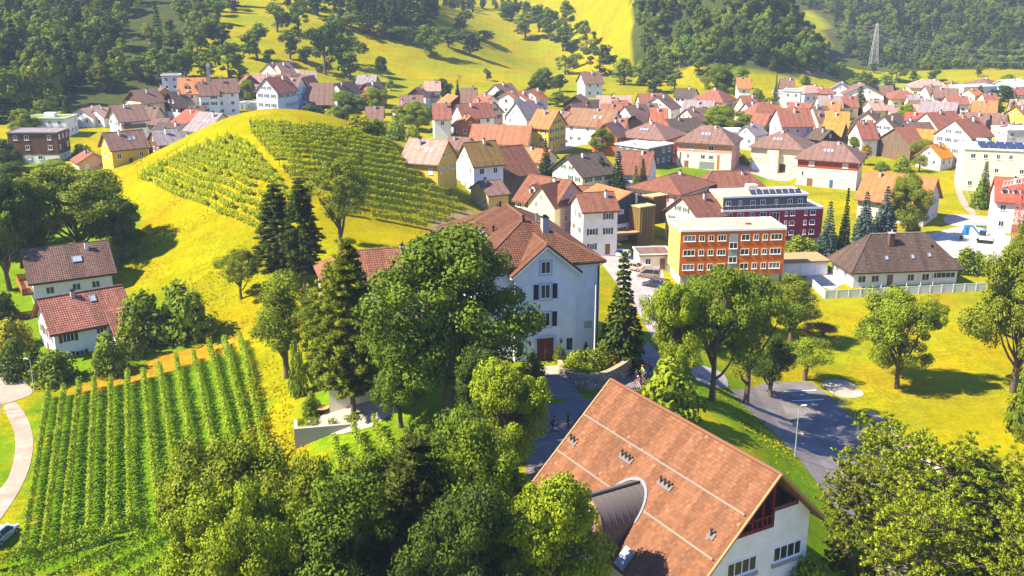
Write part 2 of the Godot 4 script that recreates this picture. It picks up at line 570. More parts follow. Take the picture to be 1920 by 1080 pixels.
func railing(parent: Node3D, called: String, pts: Array, h: float, m: Material, boards := true):
	var s := Shape.new()
	for i in pts.size() - 1:
		var a: Vector3 = pts[i]; var b: Vector3 = pts[i + 1]
		var dir := (b - a).normalized(); var len := a.distance_to(b)
		s.tube([a + V(0, h, 0), b + V(0, h, 0)], [0.05, 0.05], 4)
		s.tube([a + V(0, 0.12, 0), b + V(0, 0.12, 0)], [0.04, 0.04], 4)
		var n := int(len / (0.22 if boards else 1.2)) + 1
		for k in n + 1:
			var p := a.lerp(b, float(k) / n)
			s.tube([p, p + V(0, h, 0)], [0.085 if boards else 0.03, 0.085 if boards else 0.03], 4, false)
	obj(s, called, m, parent)

# row: [name, label, x, y, z, yaw, length along ridge, width, eave, rise, type, wall, roof, options]
func house(d: Array) -> Node3D:
	var o: Dictionary = d[13]
	var at := V(d[2], d[3], d[4])
	var cat := "house"
	for w in ["barn", "shed", "villa", "tower", "hall", "stable", "workshop"]:
		if d[0].ends_with(w): cat = w
	if d[0] == "apartment_block": cat = "apartment block"
	var root := thing(d[0], d[1], cat, at, d[5], o.get("group", "houses of the village"))
	var L: float = d[6]; var W: float = d[7]; var eave: float = d[8]; var rise: float = d[9]
	var kind: String = d[10]
	var over: float = o.get("o", 0.55)
	var wm := wall_mat(d[11]); var rm := roof_mat(d[12])
	var cam := (EYE - at).rotated(Vector3.UP, -root.rotation.y)
	var flat_cam := V(cam.x, 0, cam.z).normalized()
	var near := cam.length() < 300.0
	var deep := 2.5
	var bodyL := L
	var bodyW := W
	if kind == "hip":
		bodyL = (W if o.get("sq", 0) else L + W * 0.82)
	var low: float = o.get("lowh", 0.0)
	# walls
	if kind == "gable":
		if low > 0:
			var s := Shape.new()
			s.box(V(-L / 2 + 0.05, -deep, -W / 2 + 0.05), V(L / 2 - 0.05, low, W / 2 - 0.05), false)
			obj(s, "base_wall", wall_mat(o.low), root)
			obj(gable_wall(L, W, eave, rise, -low), "wall", wm, root)
		else:
			obj(gable_wall(L, W, eave, rise, deep), "wall", wm, root)
	else:
		var s := Shape.new()
		var b := -deep if low <= 0 else low
		s.box(V(-bodyL / 2, b, -bodyW / 2), V(bodyL / 2, eave, bodyW / 2), low > 0)
		obj(s, "wall", wm, root)
		if low > 0:
			s = Shape.new()
			s.box(V(-bodyL / 2 + 0.06, -deep, -bodyW / 2 + 0.06), V(bodyL / 2 - 0.06, low, bodyW / 2 - 0.06), false)
			obj(s, "base_wall", wall_mat(o.low), root)
	# roof
	var roof: MeshInstance3D
	if kind == "gable":
		roof = obj(gable_roof(L, W, eave, rise, over), "roof", rm, root)
		if near:
			var cap := Shape.new()
			var k := int((L + over) / 0.42)
			for i in k:
				var x0 := -L / 2 - over * 0.8 + (L + 1.6 * over) * i / k; var x1 := x0 + (L + 1.6 * over) / k + 0.03
				cap.tube([V(x0, eave + rise + 0.17, 0), V(x1, eave + rise + 0.19, 0)], [0.13, 0.15], 6)
			obj(cap, "ridge_cap", rm, roof)
			var gut := Shape.new()
			for q in [1, -1]:
				var z: float = q * (W / 2 + over + 0.05)
				var y := eave - rise * over / (W / 2) - 0.05
				gut.tube([V(-L / 2 - over * 0.7, y, z), V(L / 2 + over * 0.7, y, z)], [0.07, 0.07], 6)
			obj(gut, "gutter", mats.gutter, roof)
	elif kind == "hip":
		roof = obj(hip_roof(L, bodyL, bodyW, eave + 0.2, rise, over), "roof", rm, root)
		if near:
			var cap := Shape.new()
			for q in [1, -1]:
				for r in [1, -1]:
					cap.tube([V(q * L / 2, eave + 0.22 + rise, 0), V(q * (bodyL / 2 + over), eave + 0.22, r * (bodyW / 2 + over))], [0.12, 0.12], 6)
			cap.tube([V(-L / 2, eave + rise + 0.22, 0), V(L / 2 + 0.01, eave + rise + 0.22, 0)], [0.13, 0.13], 6)
			obj(cap, "ridge_cap", rm, roof)
	else:
		var s := Shape.new()
		s.box(V(-L / 2 - 0.25, eave + 0.002, -W / 2 - 0.25), V(L / 2 + 0.25, eave + 0.22, W / 2 + 0.25))
		roof = obj(s, "roof", rm, root)
		s = Shape.new()
		for k in [1, -1]:
			s.box(V(-L / 2 - 0.26, eave + 0.22, k * (W / 2 + 0.18) - 0.09), V(L / 2 + 0.26, eave + 0.42, k * (W / 2 + 0.18) + 0.09))
			s.box(V(k * (L / 2 + 0.18) - 0.09, eave + 0.22, -W / 2 - 0.089), V(k * (L / 2 + 0.18) + 0.09, eave + 0.42, W / 2 + 0.089))
		obj(s, "parapet", mats.white_paint if d[11] != "wd" else mats.steel, roof)
		if o.has("box"):
			s = Shape.new()
			s.box(V(-1.5, eave + 0.22, -1), V(1.8, eave + 1.5, 1.2))
			obj(s, "roof_box", mats.white_paint, roof)
		if o.get("solar", 0):
			for i in 5:
				for j in 2:
					s = Shape.new()
					var p := V(-6 + i * 2.3, eave + 0.5, -2 + j * 3.4)
					s.slab(p + V(0, 0, 2.4), p + V(2.1, 0, 2.4), p + V(2.1, 0.8, 0), p + V(0, 0.8, 0), 0.06)
					obj(s, "solar_panel", mats.solar, roof)
	# chimney
	var r := RandomNumberGenerator.new()
	r.seed = hash(d[1])
	if kind != "flat" and not (cat in ["barn", "shed", "stable"]):
		var side := 1.0 if flat_cam.z > 0 else -1.0
		var cx := r.randf_range(-0.3, 0.3) * L
		var q := r.randf_range(0.1, 0.35)
		var ct := r.randf()
		if kind == "gable":
			chimney(roof, V(cx, eave + rise * (1 - q), side * q * W / 2), V(0.55, 0.9 + rise * q * 0.6, 0.55), "chimney_stone" if ct < 0.6 else "stone")
		else:
			chimney(roof, V(L * 0.35, eave + rise * 0.85, side * W * 0.07), V(0.55, 1.1, 0.55))
	if o.get("sky", 0) and kind != "flat":
		var side := 1.0 if flat_cam.z > 0 else -1.0
		var up := V(0, rise, -side * W / 2).normalized() if kind == "gable" else V(0, rise, -side * (W / 2 + over)).normalized()
		var n := 3 if kind == "hip" else 2
		for i in n:
			var at2: Vector3
			if kind == "gable":
				at2 = V((0.08 + i * 0.13) * L, eave + rise * 0.5 + 0.2, side * W * 0.25)
			else:
				at2 = V(-0.1 * W + i * 0.95, eave + 0.2 + rise * 0.52, side * (W / 2 + over) * 0.48)
			skylight(roof, at2, V(side, 0, 0), up, 0.8, 1.3)
	if o.get("dorm", 0):
		var side := 1.0 if flat_cam.z > 0 else -1.0
		for i in 2:
			dormer(roof, V((-0.2 + 0.4 * i) * L, eave + rise * 0.25, side * W * 0.36), V(0, 0, side), 1.6, 1.2, 1.8, wall_mat("wh"), rm)
	# windows on the walls that face the photographer
	var shut: String = o.get("shut", "")
	if not near and shut == "": pass
	var store: int = o.get("fl", maxi(1, int((eave + 0.3) / 2.7)))
	var fh := eave / store
	var none: bool = cat in ["barn", "shed", "stable"]
	for q in 4:
		var dir: Vector3 = [V(1, 0, 0), V(-1, 0, 0), V(0, 0, 1), V(0, 0, -1)][q]
		if dir.dot(flat_cam) < -0.05: continue
		var wide := bodyW if q < 2 else bodyL
		var out := (bodyL if q < 2 else bodyW) / 2
		var side := Vector3.UP.cross(dir)
		if none:
			# a big gate of boards and a hatch
			if eave > 2.4 and wide > 4.5:
				var gs := Shape.new()
				gs.box(V(-1.3, 0, -0.02), V(1.3, 2.4, 0.06)); gs.box(V(-0.03, 0, 0.06), V(0.03, 2.4, 0.085))
				obj(gs, "gate", mats.timber, root, Transform3D(face_basis(dir), dir * out + side * wide * 0.12))
			continue
		if o.get("hero", "") == "" :
			var n := maxi(1, int(wide / 2.9))
			for f in store:
				if o.get("band", 0) and q < 4 and f == store - 1:
					for i in n + 1:
						put_window(root, dir * (out + 0.001) + side * wide * ((i + 0.5) / (n + 1) - 0.5) * 0.9 + V(0, f * fh + fh * 0.56, 0), dir, wide / (n + 1) * 0.7, 1.2)
					continue
				for i in n:
					if r.randf() < 0.16: continue
					var px := wide * ((i + 0.5) / n - 0.5) * 0.92
					if f == 0 and i == n / 2 and q == 2 and near:
						var ds := Shape.new()
						ds.box(V(-0.5, -0.1, -0.02), V(0.5, 2.05, 0.05))
						obj(ds, "door", mats.timber, root, Transform3D(face_basis(dir), dir * out + side * px))
						continue
					put_window(root, dir * (out + 0.001) + side * px + V(0, f * fh + fh * 0.56, 0), dir, r.randf_range(0.9, 1.25), minf(1.3, fh * 0.48), shut, 2, "blind" if r.randf() < 0.12 else "glass")
			if kind == "gable" and q < 2 and rise > 2.3:
				if o.has("wg"):
					var gs := Shape.new()
					gs.tri(V(-wide / 2 + 0.1, 0, 0.05), V(wide / 2 - 0.1, 0, 0.05), V(0, rise - 0.08, 0.05), U(0, 0), U(wide, 0), U(wide / 2, rise))
					gs.quad(V(-wide / 2 + 0.1, 0, 0.0), V(wide / 2 - 0.1, 0, 0.0), V(wide / 2 - 0.1, 0, 0.05), V(-wide / 2 + 0.1, 0, 0.05))
					obj(gs, "gable_cladding", wall_mat(o.wg), root, Transform3D(face_basis(dir), dir * out + V(0, eave, 0)))
				elif rise > 3.1 and wide > 8:
					for k in [-1, 1]:
						put_window(root, dir * (out + 0.001) + side * k * wide * 0.13 + V(0, eave + rise * 0.28, 0), dir, 0.85, 1.1, shut)
				else:
					put_window(root, dir * (out + 0.001) + V(0, eave + rise * 0.3, 0), dir, 0.8, 1.0)
		if o.get("bal", 0) and dir.dot(flat_cam) > 0.3:
			var s := Shape.new()
			var y := eave - 2.5
			s.box(V(-wide * 0.42, y - 0.16, 0), V(wide * 0.42, y, 1.2))
			var bal := obj(s, "balcony", mats.timber, root, Transform3D(face_basis(dir), dir * out))
			railing(bal, "railing", [V(-wide * 0.42, y, 0), V(-wide * 0.42, y, 1.15), V(wide * 0.42, y, 1.15), V(wide * 0.42, y, 0)], 0.95, mats.timber)
		if o.get("awn", 0) and dir.dot(flat_cam) > 0.5:
			var s := Shape.new()
			s.slab(V(-2.2, 2.1, 2.2), V(2.2, 2.1, 2.2), V(2.2, 2.7, 0), V(-2.2, 2.7, 0), 0.04)
			obj(s, "awning", mats.white_paint, root, Transform3D(face_basis(dir), dir * out))
	match o.get("hero", ""):
		"pinkvilla": dress_pinkvilla(root, bodyL, bodyW, eave, flat_cam)
		"beigevilla": dress_beigevilla(root, bodyL, bodyW, eave, flat_cam)
		"redband": dress_redband(root, bodyL, bodyW, eave, flat_cam)
		"lefthouse": dress_lefthouse(root, L, W, eave, rise)
		"lowhouse": dress_lowhouse(root, L, W, eave, rise)
		"cross": dress_cross(root, L, W, eave, rise)
	if o.get("tiles", 0):
		var rc: Array = ROOFS[d[12]]
		var cl := clay("clay_" + d[12], rc[0] * 1.05, rc[1] * 1.05, rc[2] * 1.05)
		for k in [1, -1]:
			if kind == "gable":
				var x := L / 2 + over * 0.8; var z := W / 2 + over; var lw := eave - rise * over / (W / 2)
				var rn := sqrt(z * z + (eave + rise - lw) * (eave + rise - lw))
				tile_field(roof, V(-k * x, lw + 0.2, k * z), V(k, 0, 0), V(0, eave + rise - lw, -k * z).normalized(), [U(0, 0), U(2 * x, 0), U(2 * x, rn), U(0, rn)], 0.34, 0.40, cl)
			else:
				var x := bodyL / 2 + over; var z := bodyW / 2 + over; var q := L / 2
				var rn := sqrt(z * z + rise * rise)
				tile_field(roof, V(-k * x, eave + 0.2, k * z), V(k, 0, 0), V(0, rise, -k * z).normalized(), [U(0, 0), U(2 * x, 0), U(x + q, rn), U(x - q, rn)], 0.34, 0.40, cl)
				rn = sqrt((x - q) * (x - q) + rise * rise)
				tile_field(roof, V(k * x, eave + 0.2, k * z), V(0, 0, -k), V(-k * (x - q), rise, 0).normalized(), [U(0, 0), U(2 * z, 0), U(z, rn)], 0.34, 0.40, cl)
	return root

func strip(root: Node3D, called: String, q: Vector3, out: float, wide: float, y0: float, y1: float, m: Material, x0 := -0.5, x1 := 0.5, proud := 0.03):
	var s := Shape.new()
	s.box(V(wide * x0, y0, -0.02), V(wide * x1, y1, proud))
	return obj(s, called, m, root, Transform3D(face_basis(q), q * out))

func front_faces(flat_cam: Vector3) -> Array:   # [dir, is_long_side] of the two walls turned to the camera, the squarest first
	var r := []
	for q in [V(1, 0, 0), V(-1, 0, 0), V(0, 0, 1), V(0, 0, -1)]:
		if q.dot(flat_cam) > 0: r.append(q)
	r.sort_custom(func(x, y): return x.dot(flat_cam) > y.dot(flat_cam))
	return r

func dress_pinkvilla(root: Node3D, L: float, W: float, eave: float, fc: Vector3):
	for q in front_faces(fc):
		var wide: float = L if absf(q.z) > 0.5 else W; var out: float = (W if absf(q.z) > 0.5 else L) / 2
		if absf(q.z) > 0.5:
			strip(root, "cream_render", q, out, wide, -1.0, 4.6, wall_mat("cr2"), -0.5, 0.5, 0.12)
			out += 0.12
			var sd := Vector3.UP.cross(q)
			strip(root, "garage_door", q, out, wide, 0.0, 2.1, mats.steel, -0.08, 0.2)
			strip(root, "door", q, out, wide, 0.0, 4.2, mats.orange_timber, 0.24, 0.29)
			strip(root, "door", q, out, wide, 0.0, 2.1, mats.timber, -0.36, -0.28)
			put_window(root, q * out + sd * wide * -0.44 + V(0, 2.8, 0), q, 0.6, 3.4, "", 1)
			for x in [-0.3, -0.02, 0.13]: put_window(root, q * out + sd * wide * x + V(0, 3.4, 0), q, 1.3 if x > -0.2 else 0.8, 1.3, "", 2)
			for x in [-0.3, -0.22, 0.12]: put_window(root, q * (out - 0.12) + sd * wide * x + V(0, 5.9, 0), q, 0.7 if x < 0 else 1.6, 1.4, "", 2)
		else:
			var sd := Vector3.UP.cross(q)
			for y in [1.4, 3.6, 5.9]:
				for x in [-0.3, 0.0, 0.28]: put_window(root, q * (out + 0.001) + sd * wide * x + V(0, y, 0), q, 0.9, 1.3, "", 2)

func dress_beigevilla(root: Node3D, L: float, W: float, eave: float, fc: Vector3):
	for q in front_faces(fc):
		var wide: float = L if absf(q.z) > 0.5 else W; var out: float = (W if absf(q.z) > 0.5 else L) / 2
		var sd := Vector3.UP.cross(q)
		if absf(q.z) > 0.5:
			var s := Shape.new()
			s.box(V(-wide * 0.16, -2, -0.2), V(wide * 0.06, eave - 0.3, 1.1))
			obj(s, "bay", wall_mat("be"), root, Transform3D(face_basis(q), q * out))
			put_window(root, q * (out + 1.1) + sd * wide * -0.05 + V(0, 3.0, 0), q, 1.5, 5.2, "", 1, "blind")
			strip(root, "garage_door", q, out, wide, 0.0, 2.2, mats.white_paint, -0.46, -0.2)
			put_window(root, q * (out + 0.001) + sd * wide * -0.36 + V(0, 4.2, 0), q, 1.9, 1.0, "", 1, "blind")
			put_window(root, q * (out + 0.001) + sd * wide * 0.32 + V(0, 3.6, 0), q, 2.0, 1.2, "", 1, "blind")
			strip(root, "door", q, out, wide, 0.0, 2.4, mats.dark_metal, 0.08, 0.2)
		else:
			for y in [1.6, 5.2]:
				for x in [-0.3, -0.2, -0.1, 0.0, 0.3]: put_window(root, q * (out + 0.001) + sd * wide * x + V(0, y, 0), q, 0.6, 1.3, "", 1)

func dress_redband(root: Node3D, L: float, W: float, eave: float, fc: Vector3):
	var red := plain("red_band", lin(.36, .065, .03), 0.85)
	for q in front_faces(fc):
		var wide: float = L if absf(q.z) > 0.5 else W; var out: float = (W if absf(q.z) > 0.5 else L) / 2
		var sd := Vector3.UP.cross(q)
		strip(root, "red_cladding", q, out, wide, eave - 2.1, eave - 0.02, red, -0.498, 0.498, 0.05)
		for x in [-0.26, 0.3]:
			put_window(root, q * (out + 0.05) + sd * wide * x + V(0, eave - 0.95, 0), q, 1.5, 1.3, "", 1, "blind")
		if absf(q.z) > 0.5:
			for x in [-0.12, 0.22]: put_window(root, q * (out + 0.001) + sd * wide * x + V(0, 3.4, 0), q, 2.4, 1.3, "", 1, "blind")
			put_window(root, q * (out + 0.001) + sd * wide * -0.4 + V(0, 3.4, 0), q, 0.6, 1.4, "", 1)
			strip(root, "door", q, out, wide, 0.0, 2.2, mats.timber, -0.32, -0.22)
			strip(root, "door", q, out, wide, 0.0, 2.2, plain("blue_door", lin(.05, .12, .25), 0.6), 0.06, 0.12)
		else:
			for x in [-0.3, 0.1]: put_window(root, q * (out + 0.001) + sd * wide * x + V(0, 3.2, 0), q, 0.7, 1.8, "", 1)

func dress_lefthouse(root: Node3D, L: float, W: float, eave: float, rise: float):
	# wooden balcony and flower terrace at the gable that looks down the valley (local -x)
	var s := Shape.new()
	s.box(V(-L / 2 - 1.7, 1.3, -W / 2), V(-L / 2, 1.5, W / 2 - 0.5))
	var b := obj(s, "balcony", mats.timber, root)
	railing(b, "railing", [V(-L / 2, 1.5, -W / 2), V(-L / 2 - 1.65, 1.5, -W / 2), V(-L / 2 - 1.65, 1.5, W / 2 - 0.6), V(-L / 2, 1.5, W / 2 - 0.6)], 1.0, mats.orange_timber)
	s = Shape.new()
	s.box(V(-L / 2 - 3.5, -3.0, W / 2 - 1.0), V(-L / 2 + 1.8, -1.2, W / 2 + 3.4))
	var t := obj(s, "terrace", mats.timber, root)
	railing(t, "railing", [V(-L / 2 - 3.5, -1.2, W / 2 - 1), V(-L / 2 - 3.5, -1.2, W / 2 + 3.35), V(-L / 2 + 1.8, -1.2, W / 2 + 3.35)], 1.0, mats.orange_timber)
	for x in [-3.6, 0.4, 3.4]: put_window(root, V(x, 1.8, W / 2 + 0.001), V(0, 0, 1), 1.3, 1.2, "", 2)
	put_window(root, V(-4.2, -0.6, W / 2 + 0.001), V(0, 0, 1), 0.8, 1.0, "", 2)
	for z in [-2.2, 2.0]: put_window(root, V(-L / 2 - 0.001, 2.5, z), V(-1, 0, 0), 1.6, 1.9, "", 2)
	skylight(root, V(1.2, eave + rise * 0.45 + 0.3, W * 0.29), V(1, 0, 0), V(0, rise, -W / 2).normalized(), 1.5, 1.3)

func dress_lowhouse(root: Node3D, L: float, W: float, eave: float, rise: float):
	var F := V(0, 0, 1); var G := V(-1, 0, 0)
	put_window(root, V(-L * 0.32, 2.4, W / 2 + 0.001), F, 1.6, 1.3, "br", 3)
	put_window(root, V(L * 0.12, 2.6, W / 2 + 0.001), F, 1.6, 1.2, "", 3)
	put_window(root, V(-L * 0.2, -0.2, W / 2 + 0.001), F, 1.3, 0.8, "br", 2)
	for z in [-2.6, -0.2, 2.4]: put_window(root, V(-L / 2 - 0.001, 2.4, z), G, 1.0, 1.4, "br", 2)
	var s := Shape.new()
	s.box(V(-L / 2 - 0.06, -1.4, -0.6), V(-L / 2 + 0.02, 0.8, 0.5))
	obj(s, "door", mats.timber, root)
	put_window(root, V(-L / 2 - 0.001, -0.2, 2.8), G, 0.9, 1.0, "br", 1)
	# lean-to of the same tiles at the right end
	s = Shape.new()
	s.box(V(L * 0.22, -2.5, W / 2 - 0.5), V(L / 2, 1.9, W / 2 + 2.6), false)
	obj(s, "lean_to_wall", wall_mat("wh"), root)
	s = Shape.new()
	var k := rise / (W / 2)
	var lo := V(L * 0.2, eave - k * 3.1 + 0.28, W / 2 + 3.1); var hi := V(L * 0.2, eave + k * 1.0 + 0.28, W / 2 - 1.0)
	s.slab(lo, lo + V(L * 0.36, 0, 0), hi + V(L * 0.36, 0, 0), hi, 0.22)
	var lean := obj(s, "lean_to_roof", mats.clay_lb2 if mats.has("clay_lb2") else roof_mat("lb2"), root)
	tile_field(lean, lo, V(1, 0, 0), (hi - lo).normalized(), [U(0, 0), U(L * 0.36, 0), U(L * 0.36, lo.distance_to(hi)), U(0, lo.distance_to(hi))], 0.34, 0.40, clay("clay_lb2", .26, .105, .068))
	skylight(root, V(L * 0.12, eave + rise * 0.72 + 0.3, W * 0.15), V(1, 0, 0), V(0, rise, -W / 2).normalized(), 0.9, 1.2)

func dress_cross(root: Node3D, L: float, W: float, eave: float, rise: float):
	# cross gable towards the camera side (local +z), pink end wall at local +x
	var F := V(0, 0, 1)
	var w := 3.4; var x0 := L * 0.22; var top := eave + rise - 0.4; var out := W / 2 + 0.9
	var s := Shape.new()
	s.box(V(x0 - w, -2.5, W / 2 - 1.0), V(x0 + w, eave, out), false)
	s.tri(V(x0 - w, eave, out), V(x0 + w, eave, out), V(x0, top, out), U(0, eave), U(2 * w, eave), U(w, top))
	obj(s, "cross_wall", wall_mat("cr"), root)
	s = Shape.new()
	var e := eave - (top - eave) * 0.5 / w
	s.slab(V(x0 + w + 0.5, e + 0.2, out + 0.5), V(x0 + w + 0.5, e + 0.2, 0.6), V(x0, top + 0.2, 0.2), V(x0, top + 0.2, out + 0.5), 0.2)
	s.slab(V(x0 - w - 0.5, e + 0.2, 0.6), V(x0 - w - 0.5, e + 0.2, out + 0.5), V(x0, top + 0.2, out + 0.5), V(x0, top + 0.2, 0.2), 0.2)
	obj(s, "cross_roof", roof_mat("rd5"), root)
	for q in [[x0, eave + 1.4, 0.6], [x0 - 1.2, eave - 0.2, 0.7], [x0 + 1.0, 4.6, 1.1], [x0 - 1.6, 4.0, 0.8], [x0 + 1.0, 1.6, 1.1]]:
		put_window(root, V(q[0], q[1], out + 0.001), F, q[2], 1.3, "", 2)
	for x in [-0.38, -0.2]:
		for y in [1.6, 4.4, 6.6]: put_window(root, V(L * x, y, W / 2 + 0.001), F, 1.1, 1.3, "wh" if mats.has("shutter_wh") else "", 2)
	s = Shape.new()
	s.box(V(L / 2 - 0.02, -2.4, -W / 2 + 0.02), V(L / 2 + 0.04, eave, W / 2 - 0.02))
	s.tri(V(L / 2 + 0.04, eave, W / 2 - 0.02), V(L / 2 + 0.04, eave, -W / 2 + 0.02), V(L / 2 + 0.04, eave + rise - 0.02, 0))
	obj(s, "pink_end_wall", wall_mat("pi"), root)
	for z in [-2.6, 1.6]:
		for y in [1.6, 4.2, 6.8]: put_window(root, V(L / 2 + 0.041, y, z), V(1, 0, 0), 0.9, 1.3, "", 2)
	put_window(root, V(L / 2 + 0.041, eave + 1.2, 0), V(1, 0, 0), 0.8, 1.2, "", 2)
	dormer(root, V(-L * 0.18, eave + 1.1, W * 0.36), F, 1.5, 1.4, 2.0, wall_mat("wh"), roof_mat("rd5"))

# ---------------------------------------------------------------- plants
var proto := {}   # kind -> {"trunk": mesh, "crown": mesh}

class Leaves:
	var v := PackedVector3Array()
	var n := PackedVector3Array()
	var c := PackedColorArray()
	var idx := PackedInt32Array()
	# one leaf or leaf spray: a bent lozenge
	func leaf(p: Vector3, along: Vector3, nrm: Vector3, len: float, wide: float, soft: Vector3, col: Color):
		if nrm.dot(soft) < 0.0: nrm = -nrm
		var side := along.cross(nrm).normalized() * wide * 0.5
		var k := v.size()
		v.append(p - along * len * 0.5); v.append(p + side + nrm * len * 0.08); v.append(p + along * len * 0.5); v.append(p - side + nrm * len * 0.08)
		for i in 4:
			n.append(soft); c.append(col)
		for i in [0, 2, 1, 0, 3, 2]: idx.append(k + i)
	func mesh(m: Material) -> ArrayMesh:
		var r := []
		r.resize(Mesh.ARRAY_MAX)
		r[Mesh.ARRAY_VERTEX] = v; r[Mesh.ARRAY_NORMAL] = n; r[Mesh.ARRAY_COLOR] = c; r[Mesh.ARRAY_INDEX] = idx
		var a := ArrayMesh.new()
		a.add_surface_from_arrays(Mesh.PRIMITIVE_TRIANGLES, r)
		a.surface_set_material(0, m)
		return a

func on_sphere(r: RandomNumberGenerator) -> Vector3:
	var z := r.randf_range(-1, 1)
	var a := r.randf_range(0, TAU)
	var q := sqrt(1 - z * z)
	return V(q * cos(a), z, q * sin(a))

func leaf_mat(k: String) -> Material:
	return mats["leaf_" + k]

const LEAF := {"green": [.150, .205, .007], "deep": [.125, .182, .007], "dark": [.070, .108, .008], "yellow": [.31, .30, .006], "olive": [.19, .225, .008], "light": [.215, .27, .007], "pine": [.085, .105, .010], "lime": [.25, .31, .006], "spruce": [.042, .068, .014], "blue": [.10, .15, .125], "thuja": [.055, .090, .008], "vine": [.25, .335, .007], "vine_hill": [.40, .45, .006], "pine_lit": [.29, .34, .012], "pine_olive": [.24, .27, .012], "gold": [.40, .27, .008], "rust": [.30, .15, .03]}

func make_leaf_materials():
	for k in LEAF:
		var m := base_mat(lin(LEAF[k][0], LEAF[k][1], LEAF[k][2]), 0.62)
		m.metallic_specular = 0.25
		m.vertex_color_use_as_albedo = true
		m.backlight_enabled = true
		m.backlight = Color(0.55, 0.6, 0.15)
		mats["leaf_" + k] = m

func leaf_tone(r: RandomNumberGenerator, w: float) -> Color:
	var g := w * r.randf_range(0.72, 1.28)
	var h := r.randf_range(-0.12, 0.12)
	return Color(g * (1 + h), g, g * (1 - h))

func clump(lv: Leaves, r: RandomNumberGenerator, at: Vector3, rad: float, count: int, size: float, squash := 0.8, thin := 0.62, heart := Vector3.ZERO):
	var w := r.randf_range(0.68, 1.25)
	for i in count:
		var d := on_sphere(r)
		var k := rad * (0.45 + 0.6 * pow(r.randf(), 0.6))
		var p := at + V(d.x * k, d.y * k * squash, d.z * k)
		var out := (p - heart).normalized()
		var nrm := (d * 0.9 + on_sphere(r) * 0.75 + Vector3.UP * 0.35).normalized()
		var along := nrm.cross(on_sphere(r)).normalized()
		var s := size * r.randf_range(0.65, 1.35)
		lv.leaf(p, along, nrm, s, s * thin, (nrm * 0.9 + d * 0.3 + out * 0.12).normalized(), leaf_tone(r, w))

func limb(s: Shape, r: RandomNumberGenerator, a: Vector3, b: Vector3, r0: float, r1: float):
	var pts := []; var rad := []
	var bend := on_sphere(r) * a.distance_to(b) * 0.1
	for i in 5:
		var f := i / 4.0
		pts.append(a.lerp(b, f) + bend * sin(f * PI) + V(0, -a.distance_to(b) * 0.08 * sin(f * PI), 0))
		rad.append(lerpf(r0, r1, f))
	s.tube(pts, rad, 6, false)

# round headed tree, 12 m tall and about 11 m wide
func make_broad(called: String, seed_: int, clumps: int, per: int, size: float, airy := 0.0, wide := 5.2, tall := 12.0, bare := 1.2):
	var r := RandomNumberGenerator.new()
	r.seed = seed_
	var lv := Leaves.new(); var tr := Shape.new()
	var mid := V(0, (tall + bare) * 0.52, 0)
	var half := (tall - bare) * 0.5
	tr.tube([V(0, -0.8, 0), V(0.05, 0.8, 0), V(0.1, 1.6, 0.1), V(0, mid.y, 0)], [0.42, 0.32, 0.28, 0.16], 8, false)
	# the crown is a cluster of boughs, each a rounded mass of its own with air between
	var boughs := []
	var nb := maxi(9, clumps / 7)
	for i in nb:
		var d := on_sphere(r)
		if d.y < -0.9: d.y = -d.y * 0.4
		if i < 3: d = V(d.x * 0.5, 1.0, d.z * 0.5)
		d = d.normalized()
		var k := r.randf_range(0.34, 0.70)
		boughs.append([mid + V(d.x * wide * k, d.y * half * k, d.z * wide * k), r.randf_range(0.30, 0.50) * (1.0 - 0.15 * airy), d])
		limb(tr, r, V(0, maxf(1.2, bare) + (mid.y - maxf(1.2, bare)) * r.randf_range(0.0, 0.9), 0), boughs[-1][0], 0.15, 0.05)
	for i in clumps:
		var b: Array = boughs[i % nb]
		var d: Vector3 = (on_sphere(r) + b[2] * 0.55).normalized()
		var q: float = b[1] * (0.55 + 0.5 * r.randf())
		clump(lv, r, b[0] + V(d.x * wide * q, d.y * half * q * 0.85, d.z * wide * q), r.randf_range(0.7, 1.35) * (1 - 0.25 * airy), per, size, 0.72, 0.62, mid)
	proto[called] = {"trunk": to_mesh([tr, mats.bark]), "crown": lv.mesh(mats.leaf_green)}

# pine with a long bare stem and flat tufts of needles, 16 m
func make_pine(called: String, seed_: int, tall := 16.0, bare := 4.5, wide := 4.0, spread := false):
	var r := RandomNumberGenerator.new()
	r.seed = seed_
	var lv := Leaves.new(); var tr := Shape.new()
	tr.tube([V(0, -0.8, 0), V(0.1, tall * 0.4, 0), V(-0.1, tall * 0.75, 0.1), V(0, tall * 0.97, 0)], [0.34, 0.27, 0.16, 0.05], 8, false)
	var rows := int((tall - bare) / 0.75)
	for j in rows:
		var f := (j + 0.5) / rows
		var y := bare + (tall - bare) * f
		var reach := wide * ((1.0 - pow(f, 2.2)) * (0.55 + 0.45 * minf(f * 4, 1.0)) if not spread else sqrt(maxf(0.02, 1 - pow(absf(f - 0.55) * 1.7, 2.0))))
		var n := (6 if f < 0.85 else 4) + (3 if spread else 0)
		var turn := r.randf() * TAU
		for i in n:
			var a := turn + TAU * i / n + r.randf_range(-0.3, 0.3)
			var len := reach * r.randf_range(0.65, 1.1) + 0.3
			var tip := V(cos(a) * len, y + len * (0.12 if f > 0.5 else -0.02), sin(a) * len)
			limb(tr, r, V(0, y, 0), tip, 0.06, 0.02)
			var m := 3 if len < 1.5 else (6 if not spread else 15)
			for q in m:
				var p := V(0, y, 0).lerp(tip, 0.36 + 0.68 * q / m) + on_sphere(r) * (0.45 if not spread else 0.7) * V(1, 0.4, 1)
				tuft(lv, r, p, (0.85 if not spread else 0.42) * (0.7 + 0.4 * r.randf()))
	proto[called] = {"trunk": to_mesh([tr, mats.bark]), "crown": lv.mesh(mats.leaf_pine)}

